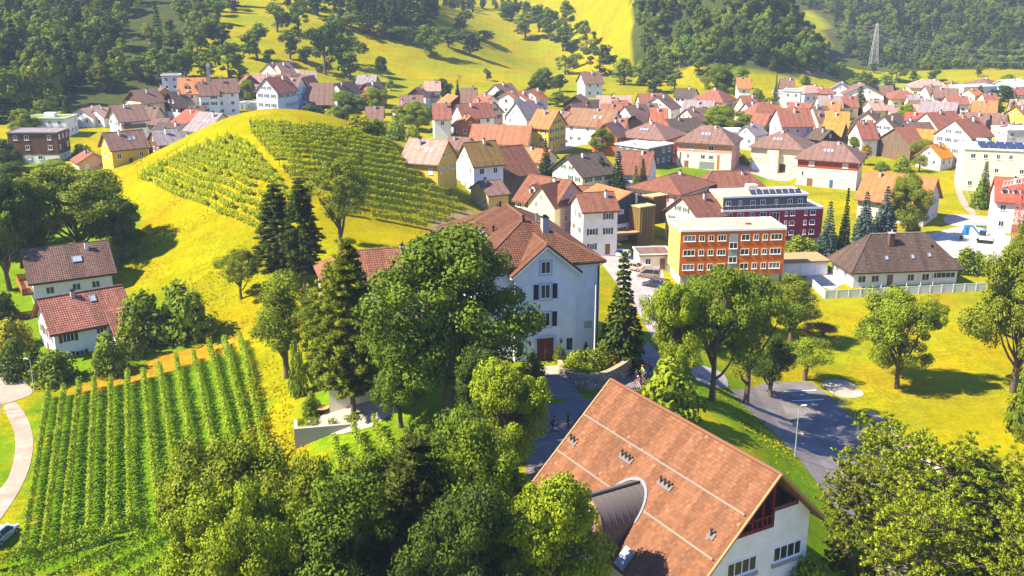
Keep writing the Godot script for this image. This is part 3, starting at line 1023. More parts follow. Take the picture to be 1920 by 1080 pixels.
func tuft(lv: Leaves, r: RandomNumberGenerator, at: Vector3, rad: float):
	var w := r.randf_range(0.75, 1.25)
	for i in 52 if rad > 0.5 else 36:
		var d := on_sphere(r)
		d.y = absf(d.y) * 0.7 - 0.05
		d = d.normalized()
		var nrm := d.cross(on_sphere(r)).normalized()
		if nrm.y < 0: nrm = -nrm
		lv.leaf(at + d * rad * 0.5 * V(1, 0.6, 1), d, nrm, rad * r.randf_range(0.7, 1.1), 0.1 if rad > 0.5 else 0.065, (nrm * 0.4 + d * 0.5 + Vector3.UP * 0.3).normalized(), leaf_tone(r, w))

# spruce: whorls of drooping boughs, 14 m
func make_spruce(called: String, seed_: int, tall := 14.0, wide := 2.9, rows := 24, coarse := 1.0):
	var r := RandomNumberGenerator.new()
	r.seed = seed_
	var lv := Leaves.new(); var tr := Shape.new()
	tr.tube([V(0, -0.8, 0), V(0, tall * 0.5, 0), V(0, tall * 0.98, 0)], [0.26, 0.16, 0.03], 6, false)
	for j in rows:
		var f := (j + 0.3) / rows
		var y := 0.5 + (tall - 0.5) * f
		var reach := wide * pow(1 - f, 0.85) * r.randf_range(0.86, 1.1) + 0.12
		var n := maxi(6, int(20 * (1 - f) / coarse))
		for i in n:
			var a := TAU * (i + r.randf()) / n
			var out := V(cos(a), 0, sin(a))
			var w := r.randf_range(0.72, 1.25)
			var m := maxi(2, int(reach / (0.42 * coarse)))
			for q in m:
				var g := (q + 0.6) / m
				var p := V(0, y, 0) + out * reach * g + V(0, -reach * 0.33 * g + 0.12 * reach * g * g, 0)
				for e in 4:
					var sd := Vector3.UP.cross(out) * r.randf_range(-0.8, 0.8)
					var along := (out + sd + V(0, r.randf_range(-0.7, 0.1), 0)).normalized()
					var nrm := (along.cross(on_sphere(r)) + Vector3.UP * 0.5 + out * 0.3).normalized()
					lv.leaf(p + sd * 0.3 * reach / wide + on_sphere(r) * 0.12, along, nrm, 0.75 * coarse * r.randf_range(0.7, 1.2), 0.4 * coarse, (nrm * 0.7 + out * 0.5).normalized(), leaf_tone(r, w))
	proto[called] = {"trunk": to_mesh([tr, mats.bark]), "crown": lv.mesh(mats.leaf_spruce)}

func make_column(called: String, seed_: int):   # clipped thuja or cypress, 6 m
	var r := RandomNumberGenerator.new()
	r.seed = seed_
	var lv := Leaves.new(); var tr := Shape.new()
	tr.tube([V(0, -0.4, 0), V(0, 5.5, 0)], [0.14, 0.03], 6, false)
	for i in 2600:
		var f := r.randf()
		var a := r.randf() * TAU
		var rad := 0.95 * pow(sin(PI * pow(f, 0.62)), 0.7) * r.randf_range(0.72, 1.06) + 0.04
		var out := V(cos(a), 0.25, sin(a)).normalized()
		var along := (Vector3.UP + on_sphere(r) * 0.6).normalized()
		lv.leaf(V(cos(a) * rad, 0.1 + 5.9 * f, sin(a) * rad), along, out, 0.34, 0.17, out, leaf_tone(r, r.randf_range(0.8, 1.2)))
	proto[called] = {"trunk": to_mesh([tr, mats.bark]), "crown": lv.mesh(mats.leaf_thuja)}

func make_shrub(called: String, seed_: int, size := 0.2, clumps := 16, per := 110):   # 2.4 m tall, 3 m wide
	var r := RandomNumberGenerator.new()
	r.seed = seed_
	var lv := Leaves.new(); var tr := Shape.new()
	for i in 5:
		var a := TAU * i / 5.0
		limb(tr, r, V(0, -0.3, 0), V(cos(a) * 0.7, 1.4, sin(a) * 0.7), 0.05, 0.02)
	for i in clumps:
		var d := on_sphere(r)
		d.y = absf(d.y)
		var k := 0.35 + 0.65 * sqrt(r.randf())
		clump(lv, r, V(d.x * 1.15 * k, 0.25 + (d.y * 1.55 * k if i % 3 else 0.15), d.z * 1.15 * k), r.randf_range(0.38, 0.62), per, size, 0.9, 0.6, V(0, 0.6, 0))
	proto[called] = {"trunk": to_mesh([tr, mats.bark]), "crown": lv.mesh(mats.leaf_green)}

func make_bare(called: String, seed_: int):   # dead tree
	var r := RandomNumberGenerator.new()
	r.seed = seed_
	var tr := Shape.new(); var tw := Shape.new()
	tr.tube([V(0, -0.5, 0), V(0.1, 2.5, 0), V(0, 5, 0.1)], [0.2, 0.15, 0.08], 6, false)
	for i in 16:
		var a := r.randf() * TAU
		var y := r.randf_range(1.6, 4.8)
		var tip := V(cos(a) * r.randf_range(1.2, 2.6), y + r.randf_range(0.8, 2.4), sin(a) * r.randf_range(1.2, 2.6))
		limb(tw, r, V(0, y, 0), tip, 0.06, 0.02)
		for k in 4: limb(tw, r, V(0, y, 0).lerp(tip, r.randf_range(0.4, 0.9)), tip + on_sphere(r) * 1.2, 0.025, 0.01)
	proto[called] = {"trunk": to_mesh([tr, mats.bark]), "crown": to_mesh([tw, plain("twig", lin(.22, .15, .09), 0.95)])}

func make_plants():
	make_leaf_materials()
	make_broad("oak", 21, 170, 320, 0.25, 0.0, 5.6, 12.5)
	make_broad("maple", 22, 140, 320, 0.25, 0.0, 5.0, 12.0)
	make_broad("lime", 23, 125, 290, 0.25, 0.1, 4.6, 12.0)
	make_broad("ash", 24, 110, 200, 0.23, 0.7, 4.8, 12.5, 1.8)
	make_broad("birch", 25, 110, 190, 0.21, 0.5, 3.4, 13.0, 1.4)
	make_broad("walnut", 26, 160, 270, 0.24, 0.2, 6.2, 11.0)
	make_broad("apple", 27, 56, 150, 0.20, 0.5, 3.6, 6.0, 1.6)
	make_pine("mountain_pine", 32, 9.5, 1.4, 5.0, true)
	make_pine("black_pine", 33, 17.0, 2.2, 4.4)
	make_spruce("spruce", 41)
	make_spruce("fir", 42, 13.0, 3.4, 20)
	make_column("cypress", 51)
	make_shrub("shrub", 61, 0.18, 20, 110)
	make_shrub("bush", 62, 0.22, 26, 100)
	make_shrub("laurel", 63, 0.16, 22, 130)
	make_bare("dead_tree", 71)
	make_broad("far_oak", 81, 44, 64, 0.62, 0.0, 4.6, 12.0, -1.6)
	make_broad("far_ash", 82, 38, 60, 0.60, 0.2, 3.8, 13.0, -1.2)
	make_broad("far_beech", 83, 50, 64, 0.65, 0.0, 5.2, 13.0, -1.6)
	make_spruce("far_spruce", 84, 16.0, 2.7, 13, 2.2)

# kind -> [name, category]
const KINDS := {"oak": ["leafy_tree", "tree"], "maple": ["leafy_tree", "tree"], "lime": ["leafy_tree", "tree"], "ash": ["leafy_tree", "tree"], "birch": ["leafy_tree", "tree"], "walnut": ["leafy_tree", "tree"], "apple": ["fruit_tree", "tree"], "mountain_pine": ["pine_tree", "tree"], "black_pine": ["pine_tree", "tree"], "spruce": ["spruce_tree", "tree"], "fir": ["spruce_tree", "tree"], "cypress": ["column_tree", "tree"], "dead_tree": ["dead_tree", "tree"],
	"far_oak": ["leafy_tree", "tree"], "far_ash": ["leafy_tree", "tree"], "far_beech": ["leafy_tree", "tree"], "far_spruce": ["spruce_tree", "tree"], "shrub": ["shrub", "shrub"], "bush": ["shrub", "shrub"], "laurel": ["shrub", "shrub"]}

# row: [kind, leaf colour, x, z, height, width, label]
func plant(d: Array) -> Node3D:
	var k: Array = KINDS[d[0]]
	var tree: bool = k[1] == "tree"
	var t := thing(k[0], d[6], k[1], on(d[2], d[3]), fmod(absf(d[2] * 37.0 + d[3] * 53.0), 360.0), "trees of the valley" if tree else "shrubs of the gardens")
	var box: AABB = proto[d[0]].crown.get_aabb()
	var w := (box.size.x + box.size.z) * 0.47
	var s := Transform3D(Basis.from_scale(V(d[5] / w, d[4] / (box.end.y * 0.98), d[5] / w)), Vector3.ZERO)
	inst(proto[d[0]].trunk, "trunk" if tree else "stem", t, s)
	var c := inst(proto[d[0]].crown, "crown" if tree else "foliage", t, s)
	if d[0] != "dead_tree": c.material_override = mats["leaf_" + d[1]]
	return t

# a wood that reads as one mass: trees strewn over an area, kept off the openings
func wood(label: String, poly: Array, gap: float, mix: Array, seed_: int, open := [], tall := 1.0):
	var r := RandomNumberGenerator.new()
	r.seed = seed_
	var pk := PackedVector2Array(); var lo := U(1e9, 1e9); var hi := -lo
	for p in poly:
		pk.append(U(p[0], p[1])); lo = lo.min(pk[-1]); hi = hi.max(pk[-1])
	var holes := []
	for q in open:
		var h := PackedVector2Array()
		for p in q: h.append(U(p[0], p[1]))
		holes.append(h)
	var where := {}
	var z := lo.y
	while z < hi.y:
		var x := lo.x
		while x < hi.x:
			var p := U(x, z) + U(r.randf_range(-0.45, 0.45), r.randf_range(-0.45, 0.45)) * gap
			x += gap
			var pick: Array = mix[r.randi() % mix.size()]
			var s := r.randf_range(0.5, 1.3) * tall
			var turn := r.randf() * TAU
			var w := r.randf_range(0.7, 1.3)
			if not Geometry2D.is_point_in_polygon(p, pk): continue
			var bad := false
			for h in holes:
				if Geometry2D.is_point_in_polygon(p, h): bad = true
			if bad: continue
			var key: String = pick[0] + "/" + pick[1]
			if not where.has(key): where[key] = [[], []]
			where[key][0].append(Transform3D(Basis(Vector3.UP, turn) * Basis.from_scale(V(s * r.randf_range(0.8, 1.1), s, s)), on(p.x, p.y, -0.3)))
			var hue := r.randf_range(-0.12, 0.16)
			where[key][1].append(Color(w * (1 + hue), w, w * (1 - hue)))
		z += gap
	var root := Node3D.new()
	put(root, "forest")
	tag(root, label, "forest", "", "stuff")
	for key in where:
		var k: PackedStringArray = key.split("/")
		var m: ArrayMesh = proto[k[0]].crown.duplicate()
		m.surface_set_material(0, mats["leaf_" + k[1]])
		scatter(m, where[key][0], "foliage", root, where[key][1], false)

# tufts of meadow grass: stems too many to count
func meadow_grass(label: String, polys: Array, gap: float, seed_: int):
	var r := RandomNumberGenerator.new()
	r.seed = seed_
	var lv := Leaves.new()
	for i in 7:
		var a := r.randf() * TAU
		var up := (Vector3.UP + V(cos(a), 0, sin(a)) * 0.55).normalized()
		lv.leaf(up * 0.2, up, up.cross(on_sphere(r)).normalized(), 0.45, 0.10, Vector3.UP, Color.WHITE)
	var m := base_mat(Color.WHITE, 0.9)
	m.metallic_specular = 0.1
	m.vertex_color_use_as_albedo = true
	m.backlight_enabled = true; m.backlight = Color(0.5, 0.5, 0.1)
	var where := []; var cols := []
	for q in polys:
		var pk := PackedVector2Array(); var lo := U(1e9, 1e9); var hi := -lo
		for p in q:
			pk.append(U(p[0], p[1])); lo = lo.min(pk[-1]); hi = hi.max(pk[-1])
		var n := int((hi.x - lo.x) * (hi.y - lo.y) / (gap * gap))
		for i in n:
			var p := U(r.randf_range(lo.x, hi.x), r.randf_range(lo.y, hi.y))
			var f := noise.get_noise_2d(p.x * 6, p.y * 6)
			if r.randf() > 0.55 + f or not Geometry2D.is_point_in_polygon(p, pk): continue
			var s := r.randf_range(0.2, 0.5) * (1.0 + f)
			where.append(Transform3D(Basis(Vector3.UP, r.randf() * TAU) * Basis.from_scale(V(s * 1.4, s, s * 1.4)), on(p.x, p.y)))
			var c: Color = [Color(.40, .36, .006), Color(.33, .34, .008), Color(.44, .36, .01), Color(.38, .37, .006)][r.randi() % 4]
			cols.append(c * r.randf_range(0.9, 1.2))
	var root := Node3D.new()
	put(root, "grass")
	tag(root, label, "grass", "", "stuff")
	scatter(lv.mesh(m), where, "grass_tufts", root, cols, false)

# ---------------------------------------------------------------- tiled roofs with real tiles
var tile_meshes := {}
func tile_mesh(w: float, l: float, m: Material, wavy: bool) -> ArrayMesh:   # lies in xy, y up the slope, z outwards
	var key := "%.2f %.2f %s %s" % [w, l, m.get_instance_id(), wavy]
	if not tile_meshes.has(key):
		var s := Shape.new()
		var n := 4 if wavy else 2
		var z := []
		for i in n + 1:
			var f := float(i) / n
			z.append(0.022 + (0.045 * (0.5 - 0.5 * cos(f * TAU)) if wavy else 0.012 * sin(f * PI)))
		for i in n:
			var x0: float = -w / 2 + w * i / n; var x1: float = -w / 2 + w * (i + 1) / n
			s.quad(V(x0, 0, z[i] + 0.045), V(x1, 0, z[i + 1] + 0.045), V(x1, l * 1.12, z[i + 1] - 0.01), V(x0, l * 1.12, z[i] - 0.01))
			s.quad(V(x0, 0, 0.0), V(x1, 0, 0.0), V(x1, 0, z[i + 1] + 0.045), V(x0, 0, z[i] + 0.045))
		tile_meshes[key] = to_mesh([s, m])
	return tile_meshes[key]

# poly is in metres: x along the eave, y up the slope, from the corner "from"
func tile_field(parent: Node3D, from: Vector3, along: Vector3, up: Vector3, poly: Array, w: float, l: float, m: Material, wavy := true, holes := []):
	var pk := PackedVector2Array(poly)
	var lo := U(1e9, 1e9); var hi := -lo
	for p in pk:
		lo = lo.min(p); hi = hi.max(p)
	var where := []; var cols := []
	var r := RandomNumberGenerator.new()
	r.seed = 77
	var b := Basis(along, up, along.cross(up))
	var streak := {}
	var j := 0
	var y := lo.y
	while y < hi.y:
		var x := lo.x + (w / 2 if j % 2 and not wavy else 0.0) + w / 2
		while x < hi.x:
			if Geometry2D.is_point_in_polygon(U(x, y + l / 2), pk):
				var skip := false
				for h in holes:
					if h.has_point(U(x, y + l / 2)): skip = true
				if not skip:
					where.append(Transform3D(b, from + along * x + up * y + b.z * r.randf_range(0, 0.006)))
					var k := int(x / 1.1)
					if not streak.has(k): streak[k] = r.randf_range(0.80, 1.16)
					var g: float = r.randf_range(0.80, 1.16) * streak[k] * (1.0 + 0.10 * noise.get_noise_2d(x * 9, y * 9))
					var h2 := r.randf_range(-0.07, 0.07)
					if not wavy and r.randf() < 0.012:
						g = 1.7; h2 = -0.1
					cols.append(Color(g * (1 + h2), g, g * (1 - h2)))
			x += w
		y += l
		j += 1
	var o := scatter(tile_mesh(w, l, m, wavy), where, "roof_tiles", parent, cols)
	return o

func clay(k: String, r: float, g: float, b: float) -> Material:
	if not mats.has(k):
		var m := base_mat(lin(r, g, b), 0.86)
		m.vertex_color_use_as_albedo = true
		mats[k] = m
	return mats[k]

func ridge_tiles(parent: Node3D, a: Vector3, b: Vector3, m: Material, step := 0.42, rad := 0.15):
	var n := int(a.distance_to(b) / step)
	var s := Shape.new()
	var dir := (b - a).normalized()
	s.tube([Vector3.ZERO, dir * step * 1.1], [rad, rad * 0.88], 8)
	var mesh := to_mesh([s, m])
	for i in n:
		inst(mesh, "ridge_tile", parent, Transform3D(Basis(), a + dir * step * i))

# ---------------------------------------------------------------- the big tiled house in front
func front_house():
	var root := thing("tiled_house", "large steep orange brown tiled roof house with a barrel dormer and white gable", "house", V(14.33, 10.5, -78.42), -60.0)
	var H := 10.5; var X := 10.8; var ZL := 9.0; var ZR := 4.9; var o := 0.9
	var white := wall_mat("wh")
	var tile := clay("front_clay", .185, .080, .038)
	# walls: long side left, right side, two gables
	var s := Shape.new()
	var x := X - o; var zl := ZL - 0.7; var zr := ZR - 0.6
	var hl := H - zl - 0.28; var hr := H - zr - 0.28
	for k in [1, -1]:
		var pts := [V(k * x, -3, -zr), V(k * x, hr, -zr), V(k * x, H - 0.28, 0), V(k * x, hl, zl), V(k * x, -3, zl)]
		if k > 0:   # the near gable is cut away under the ridge for the gallery
			pts = [V(x, -3, -zr), V(x, hr, -zr), V(x, hr + 1.3, -zr + 1.3), V(x, 6.9, -3.0), V(x, 6.9, -0.6), V(x, 5.6, -0.6), V(x, 5.6, 4.0), V(x, hl, zl), V(x, -3, zl)]
		var uv := PackedVector2Array()
		for p in pts: uv.append(U(p.z, p.y))
		var ti := Geometry2D.triangulate_polygon(uv)
		for i in range(0, ti.size(), 3):
			s.tri(pts[ti[i]], pts[ti[i + 1]], pts[ti[i + 2]], uv[ti[i]], uv[ti[i + 1]], uv[ti[i + 2]])
	s.quad(V(-x, -3, zl), V(x, -3, zl), V(x, hl, zl), V(-x, hl, zl))
	s.quad(V(x, -3, -zr), V(-x, -3, -zr), V(-x, hr, -zr), V(x, hr, -zr))
	obj(s, "wall", white, root)
	# roof slabs under the tiles
	s = Shape.new()
	s.slab(V(-X, H - ZL, ZL), V(X, H - ZL, ZL), V(X, H, 0), V(-X, H, 0), 0.28)
	s.slab(V(X, H - ZR, -ZR), V(-X, H - ZR, -ZR), V(-X, H, 0), V(X, H, 0), 0.28)
	var roof := obj(s, "roof", plain("roof_board", lin(.16, .09, .05), 0.9), root)
	var up := V(0, 1, -1).normalized()
	var run := sqrt(2.0)
	tile_field(roof, V(-X, H - ZL, ZL), V(1, 0, 0), up, [U(0, 0), U(2 * X, 0), U(2 * X, ZL * run), U(0, ZL * run)], 0.25, 0.30, tile, false)
	tile_field(roof, V(X, H - ZR, -ZR), V(-1, 0, 0), V(0, 1, 1).normalized(), [U(0, 0), U(2 * X, 0), U(2 * X, ZR * run), U(0, ZR * run)], 0.25, 0.30, tile, false)
	ridge_tiles(roof, V(-X, H + 0.03, 0), V(X, H + 0.03, 0), clay("ridge_clay", .185, .08, .042), 0.45, 0.17)
	# verge boards
	for k in [1, -1]:
		s = Shape.new()
		for q in [[ZL, 1], [ZR, -1]]:
			var z: float = q[0] * q[1]
			var a := V(k * (X + 0.03), H - q[0] + 0.05, z); var b := V(k * (X + 0.03), H + 0.05, 0)
			s.tube([a, b], [0.13, 0.13], 4)
		obj(s, "verge_board", mats.pale_timber, roof)
	# rafters showing under the near verge
	s = Shape.new()
	for k in 3:
		s.tube([V(X - 0.1, H - 0.5 - 1.6 * k, -0.3 - 1.6 * k), V(x - 1.0, H - 0.5 - 1.6 * k, -0.3 - 1.6 * k)], [0.1, 0.1], 4)
	obj(s, "purlin", mats.timber, roof)
	# snow rails
	for z in [2.88, 5.7]:
		for part in ([[-X + 0.2, X - 0.4]] if z < 4 else [[-X + 0.2, -2.4], [2.2, X - 0.4]]):
			s = Shape.new()
			for e in [0.05, 0.16]:
				s.tube([V(part[0], H - z + 0.10 + e, z + 0.10), V(part[1], H - z + 0.10 + e, z + 0.10)], [0.035, 0.035], 5)
			var n := int((part[1] - part[0]) / 1.0)
			for i in n + 1:
				var px: float = lerpf(part[0], part[1], float(i) / n)
				s.tube([V(px, H - z, z), V(px, H - z + 0.28, z + 0.12)], [0.03, 0.03], 4)
			obj(s, "snow_rail", plain("snow_steel", lin(.36, .33, .26), 0.55, 0.5), roof)
	# vent pipes on grey flashing
	for q in [[-9.77, 4.62, 2], [-3.09, 3.69, 3], [2.23, 3.75, 3], [8.94, 4.64, 1]]:
		s = Shape.new()
		var half: float = 0.12 + 0.24 * q[2]
		var b := V(q[0], H - q[1] + 0.10, q[1] + 0.10)
		s.slab(b + V(-half, -0.2, 0.2), b + V(half, -0.2, 0.2), b + V(half, 0.2, -0.2), b + V(-half, 0.2, -0.2), 0.03)
		var flash := obj(s, "flashing", plain("flashing_grey", lin(.15, .135, .12), 0.8), roof)
		for i in q[2]:
			s = Shape.new()
			var p: Vector3 = b + V((i - (q[2] - 1) / 2.0) * 0.5, 0, 0)
			s.lathe([[0.09, -0.2], [0.09, 0.42], [0.125, 0.42], [0.125, 0.56], [0.02, 0.6]], 8, p)
			obj(s, "vent_pipe", plain("brown_pipe", lin(.09, .07, .05), 0.5, 0.3), flash)
	# roof window low on the slope
	skylight(roof, V(3.5, H - 8.35 + 0.16, 8.35 + 0.16), V(1, 0, 0), up, 1.2, 1.7)
	barrel_dormer(roof, V(-0.2, H - 4.4, 4.4))
	# windows of the near gable
	for q in [[2.4, 0.9, 4], [-2.2, 3.1, 4]]:
		var w := put_window(root, V(x + 0.001, 3.1, q[0]), V(1, 0, 0), 2.9, 1.25, "", q[2])
		var sill := Shape.new()
		sill.box(V(-1.55, -1.05, 0), V(1.55, -0.7, 0.18))
		obj(sill, "sill", plain("grey_sill", lin(.26, .27, .29), 0.7), w)
	# wooden gallery behind the cut gable, oxblood red
	var red := plain("oxblood", lin(.20, .018, .022), 0.6)
	s = Shape.new()
	var gp := [V(x - 2.1, 5.2, -3.9), V(x - 2.1, 6.2, -3.9), V(x - 2.1, H - 0.35, 0), V(x - 2.1, 6.0, 4.0), V(x - 2.1, 5.2, 4.0)]
	for i in [1, 2, 3]: s.tri(gp[0], gp[i], gp[i + 1], U(gp[0].z, gp[0].y), U(gp[i].z, gp[i].y), U(gp[i + 1].z, gp[i + 1].y))
	var back := obj(s, "gallery_wall", mats.timber, root)
	s = Shape.new()
	s.box(V(x - 0.25, 5.6, -0.55), V(x - 0.05, 5.85, 4.0)); s.box(V(x - 0.2, 6.5, -0.5), V(x - 0.08, 6.62, 3.3))
	for z in [-0.5, 0.5, 1.5, 2.5, 3.4]: s.box(V(x - 0.22, 5.86, z - 0.06), V(x - 0.06, H - 0.5 - absf(z), z + 0.06))
	for z in [0.0, 1.0]: s.box(V(x - 0.2, 5.86, z - 0.05), V(x - 0.1, 6.5, z + 0.05))
	obj(s, "gallery_frame", red, root)
	s = Shape.new()
	s.box(V(x - 0.3, 6.9, -3.0), V(x - 0.1, 7.1, -0.6))
	obj(s, "gallery_rail", mats.timber, root)

func barrel_dormer(roof: Node3D, back: Vector3):   # back: where the crown of the vault meets the slope; the vault runs out along +z
	var R := 2.1; var D := 5.5
	var dark := plain("barrel_copper", lin(.13, .105, .09), 0.5, 0.15)
	var s := Shape.new(); var seams := Shape.new()
	var cy := back.y - R
	var n := 20
	var tall := 2.6   # straight sides below the vault
	var ring := []
	for i in n + 1:
		var a := PI * i / n
		ring.append(U(cos(a) * R, cy + sin(a) * R))
	ring.push_front(U(R, cy - tall)); ring.append(U(-R, cy - tall))
	for i in ring.size() - 1:
		var p: Vector2 = ring[i]; var q: Vector2 = ring[i + 1]
		var zp := minf(10.5 - p.y, back.z + D); var zq := minf(10.5 - q.y, back.z + D)   # meets the 45 degree slope
		var np := V(p.x, p.y - cy, 0).normalized() if i > 0 and i < ring.size() - 1 else V(signf(p.x), 0, 0)
		var nq := V(q.x, q.y - cy, 0).normalized() if i + 1 < ring.size() - 1 else V(signf(q.x), 0, 0)
		var a := V(back.x + p.x, p.y, zp - 0.2); var b := V(back.x + q.x, q.y, zq - 0.2)
		var c := V(back.x + q.x, q.y, back.z + D); var d := V(back.x + p.x, p.y, back.z + D)
		s.smooth(a, np, c, nq, b, nq); s.smooth(a, np, d, np, c, nq)
		for k in 8:
			var z := back.z + D - 0.5 - k * 0.62
			if z > zp and z > zq:
				var u := V(back.x + p.x, p.y, z) + np * 0.02; var w := V(back.x + q.x, q.y, z) + nq * 0.02
				seams.tube([u, w], [0.016, 0.016], 4, false)
	var v := obj(s, "barrel_dormer", dark, roof)
	obj(seams, "seam", plain("seam_copper", lin(.17, .14, .12), 0.5, 0.2), v)
	# gold coloured front ring, ridge board, glazing with red bars
	s = Shape.new()
	var front := back.z + D
	for i in ring.size() - 1:
		var p: Vector2 = ring[i]; var q: Vector2 = ring[i + 1]
		var f := 0.80
		var pi_ := U(p.x * f, lerpf(cy, p.y, f) if p.y > cy else p.y); var qi := U(q.x * f, lerpf(cy, q.y, f) if q.y > cy else q.y)
		var a := V(back.x + p.x * 1.03, p.y + (0.05 if p.y > cy else 0.0), front + 0.02); var b := V(back.x + q.x * 1.03, q.y + (0.05 if q.y > cy else 0.0), front + 0.02)
		var c := V(back.x + qi.x, qi.y, front + 0.02); var d := V(back.x + pi_.x, pi_.y, front + 0.02)
		s.quad(a, b, c, d)
		var k := V(0, 0, -0.4)
		s.quad(a + k, b + k, b, a); s.quad(d, c, c + k, d + k)
	obj(s, "front_ring", plain("brass_trim", lin(.40, .27, .07), 0.6, 0.1), v)
	s = Shape.new()
	for i in range(1, ring.size() - 2):
		var p: Vector2 = ring[i]; var q: Vector2 = ring[i + 1]
		s.tri(V(back.x, cy - tall, front - 0.3), V(back.x + p.x * 0.82, lerpf(cy, p.y, 0.82), front - 0.3), V(back.x + q.x * 0.82, lerpf(cy, q.y, 0.82), front - 0.3))
	s.tri(V(back.x, cy - tall, front - 0.3), V(back.x + R * 0.82, cy - tall, front - 0.3), V(back.x + R * 0.82, cy, front - 0.3))
	s.tri(V(back.x, cy - tall, front - 0.3), V(back.x - R * 0.82, cy, front - 0.3), V(back.x - R * 0.82, cy - tall, front - 0.3))
	obj(s, "pane", plain("dormer_glass", lin(.22, .27, .28), 0.06), v)
	s = Shape.new()
	var at := V(back.x, cy, front - 0.2)
	s.tube([at + V(0, R * 0.8, 0), at + V(0, 0.75, 0)], [0.08, 0.08], 5)
	var arch := []; var rad := []
	for i in 11:
		var a := PI * i / 10
		arch.append(at + V(cos(a) * 0.6, 0.15 + sin(a) * 0.6, 0)); rad.append(0.08)
	s.tube(arch, rad, 6)
	for k in [-1, 1]:
		s.tube([at + V(k * 0.6, 0.15, 0), at + V(k * 0.6, -tall, 0)], [0.08, 0.08], 5)
		s.tube([at + V(k * 0.6, -0.25, 0), at + V(k * R * 0.8, -0.25, 0)], [0.1, 0.1], 5)
	s.tube([at + V(-R * 0.8, -0.9, 0), at + V(R * 0.8, -0.9, 0)], [0.09, 0.09], 5)
	obj(s, "glazing_bar", plain("rose_paint", lin(.46, .10, .09), 0.6), v)
	s = Shape.new()
	s.box(V(back.x - 0.12, back.y - 0.03, back.z - 0.1), V(back.x + 0.12, back.y + 0.14, front + 0.05))
	obj(s, "ridge_board", mats.dark_metal, v)
	# lead apron where the vault meets the tiles
	s = Shape.new()
	for i in range(1, ring.size() - 2):
		var p: Vector2 = ring[i]; var q: Vector2 = ring[i + 1]
		var k := 1.1
		var a := V(back.x + p.x, p.y, 10.5 - p.y); var b := V(back.x + q.x, q.y, 10.5 - q.y)
		var pe := U(p.x * k, cy + (p.y - cy) * k); var qe := U(q.x * k, cy + (q.y - cy) * k)
		var c := V(back.x + qe.x, qe.y, 10.5 - qe.y); var d := V(back.x + pe.x, pe.y, 10.5 - pe.y)
		var e := V(0, 0.085, 0.085)
		s.quad(a + e, d + e, c + e, b + e)
	obj(s, "apron", plain("lead", lin(.19, .20, .21), 0.8), v)

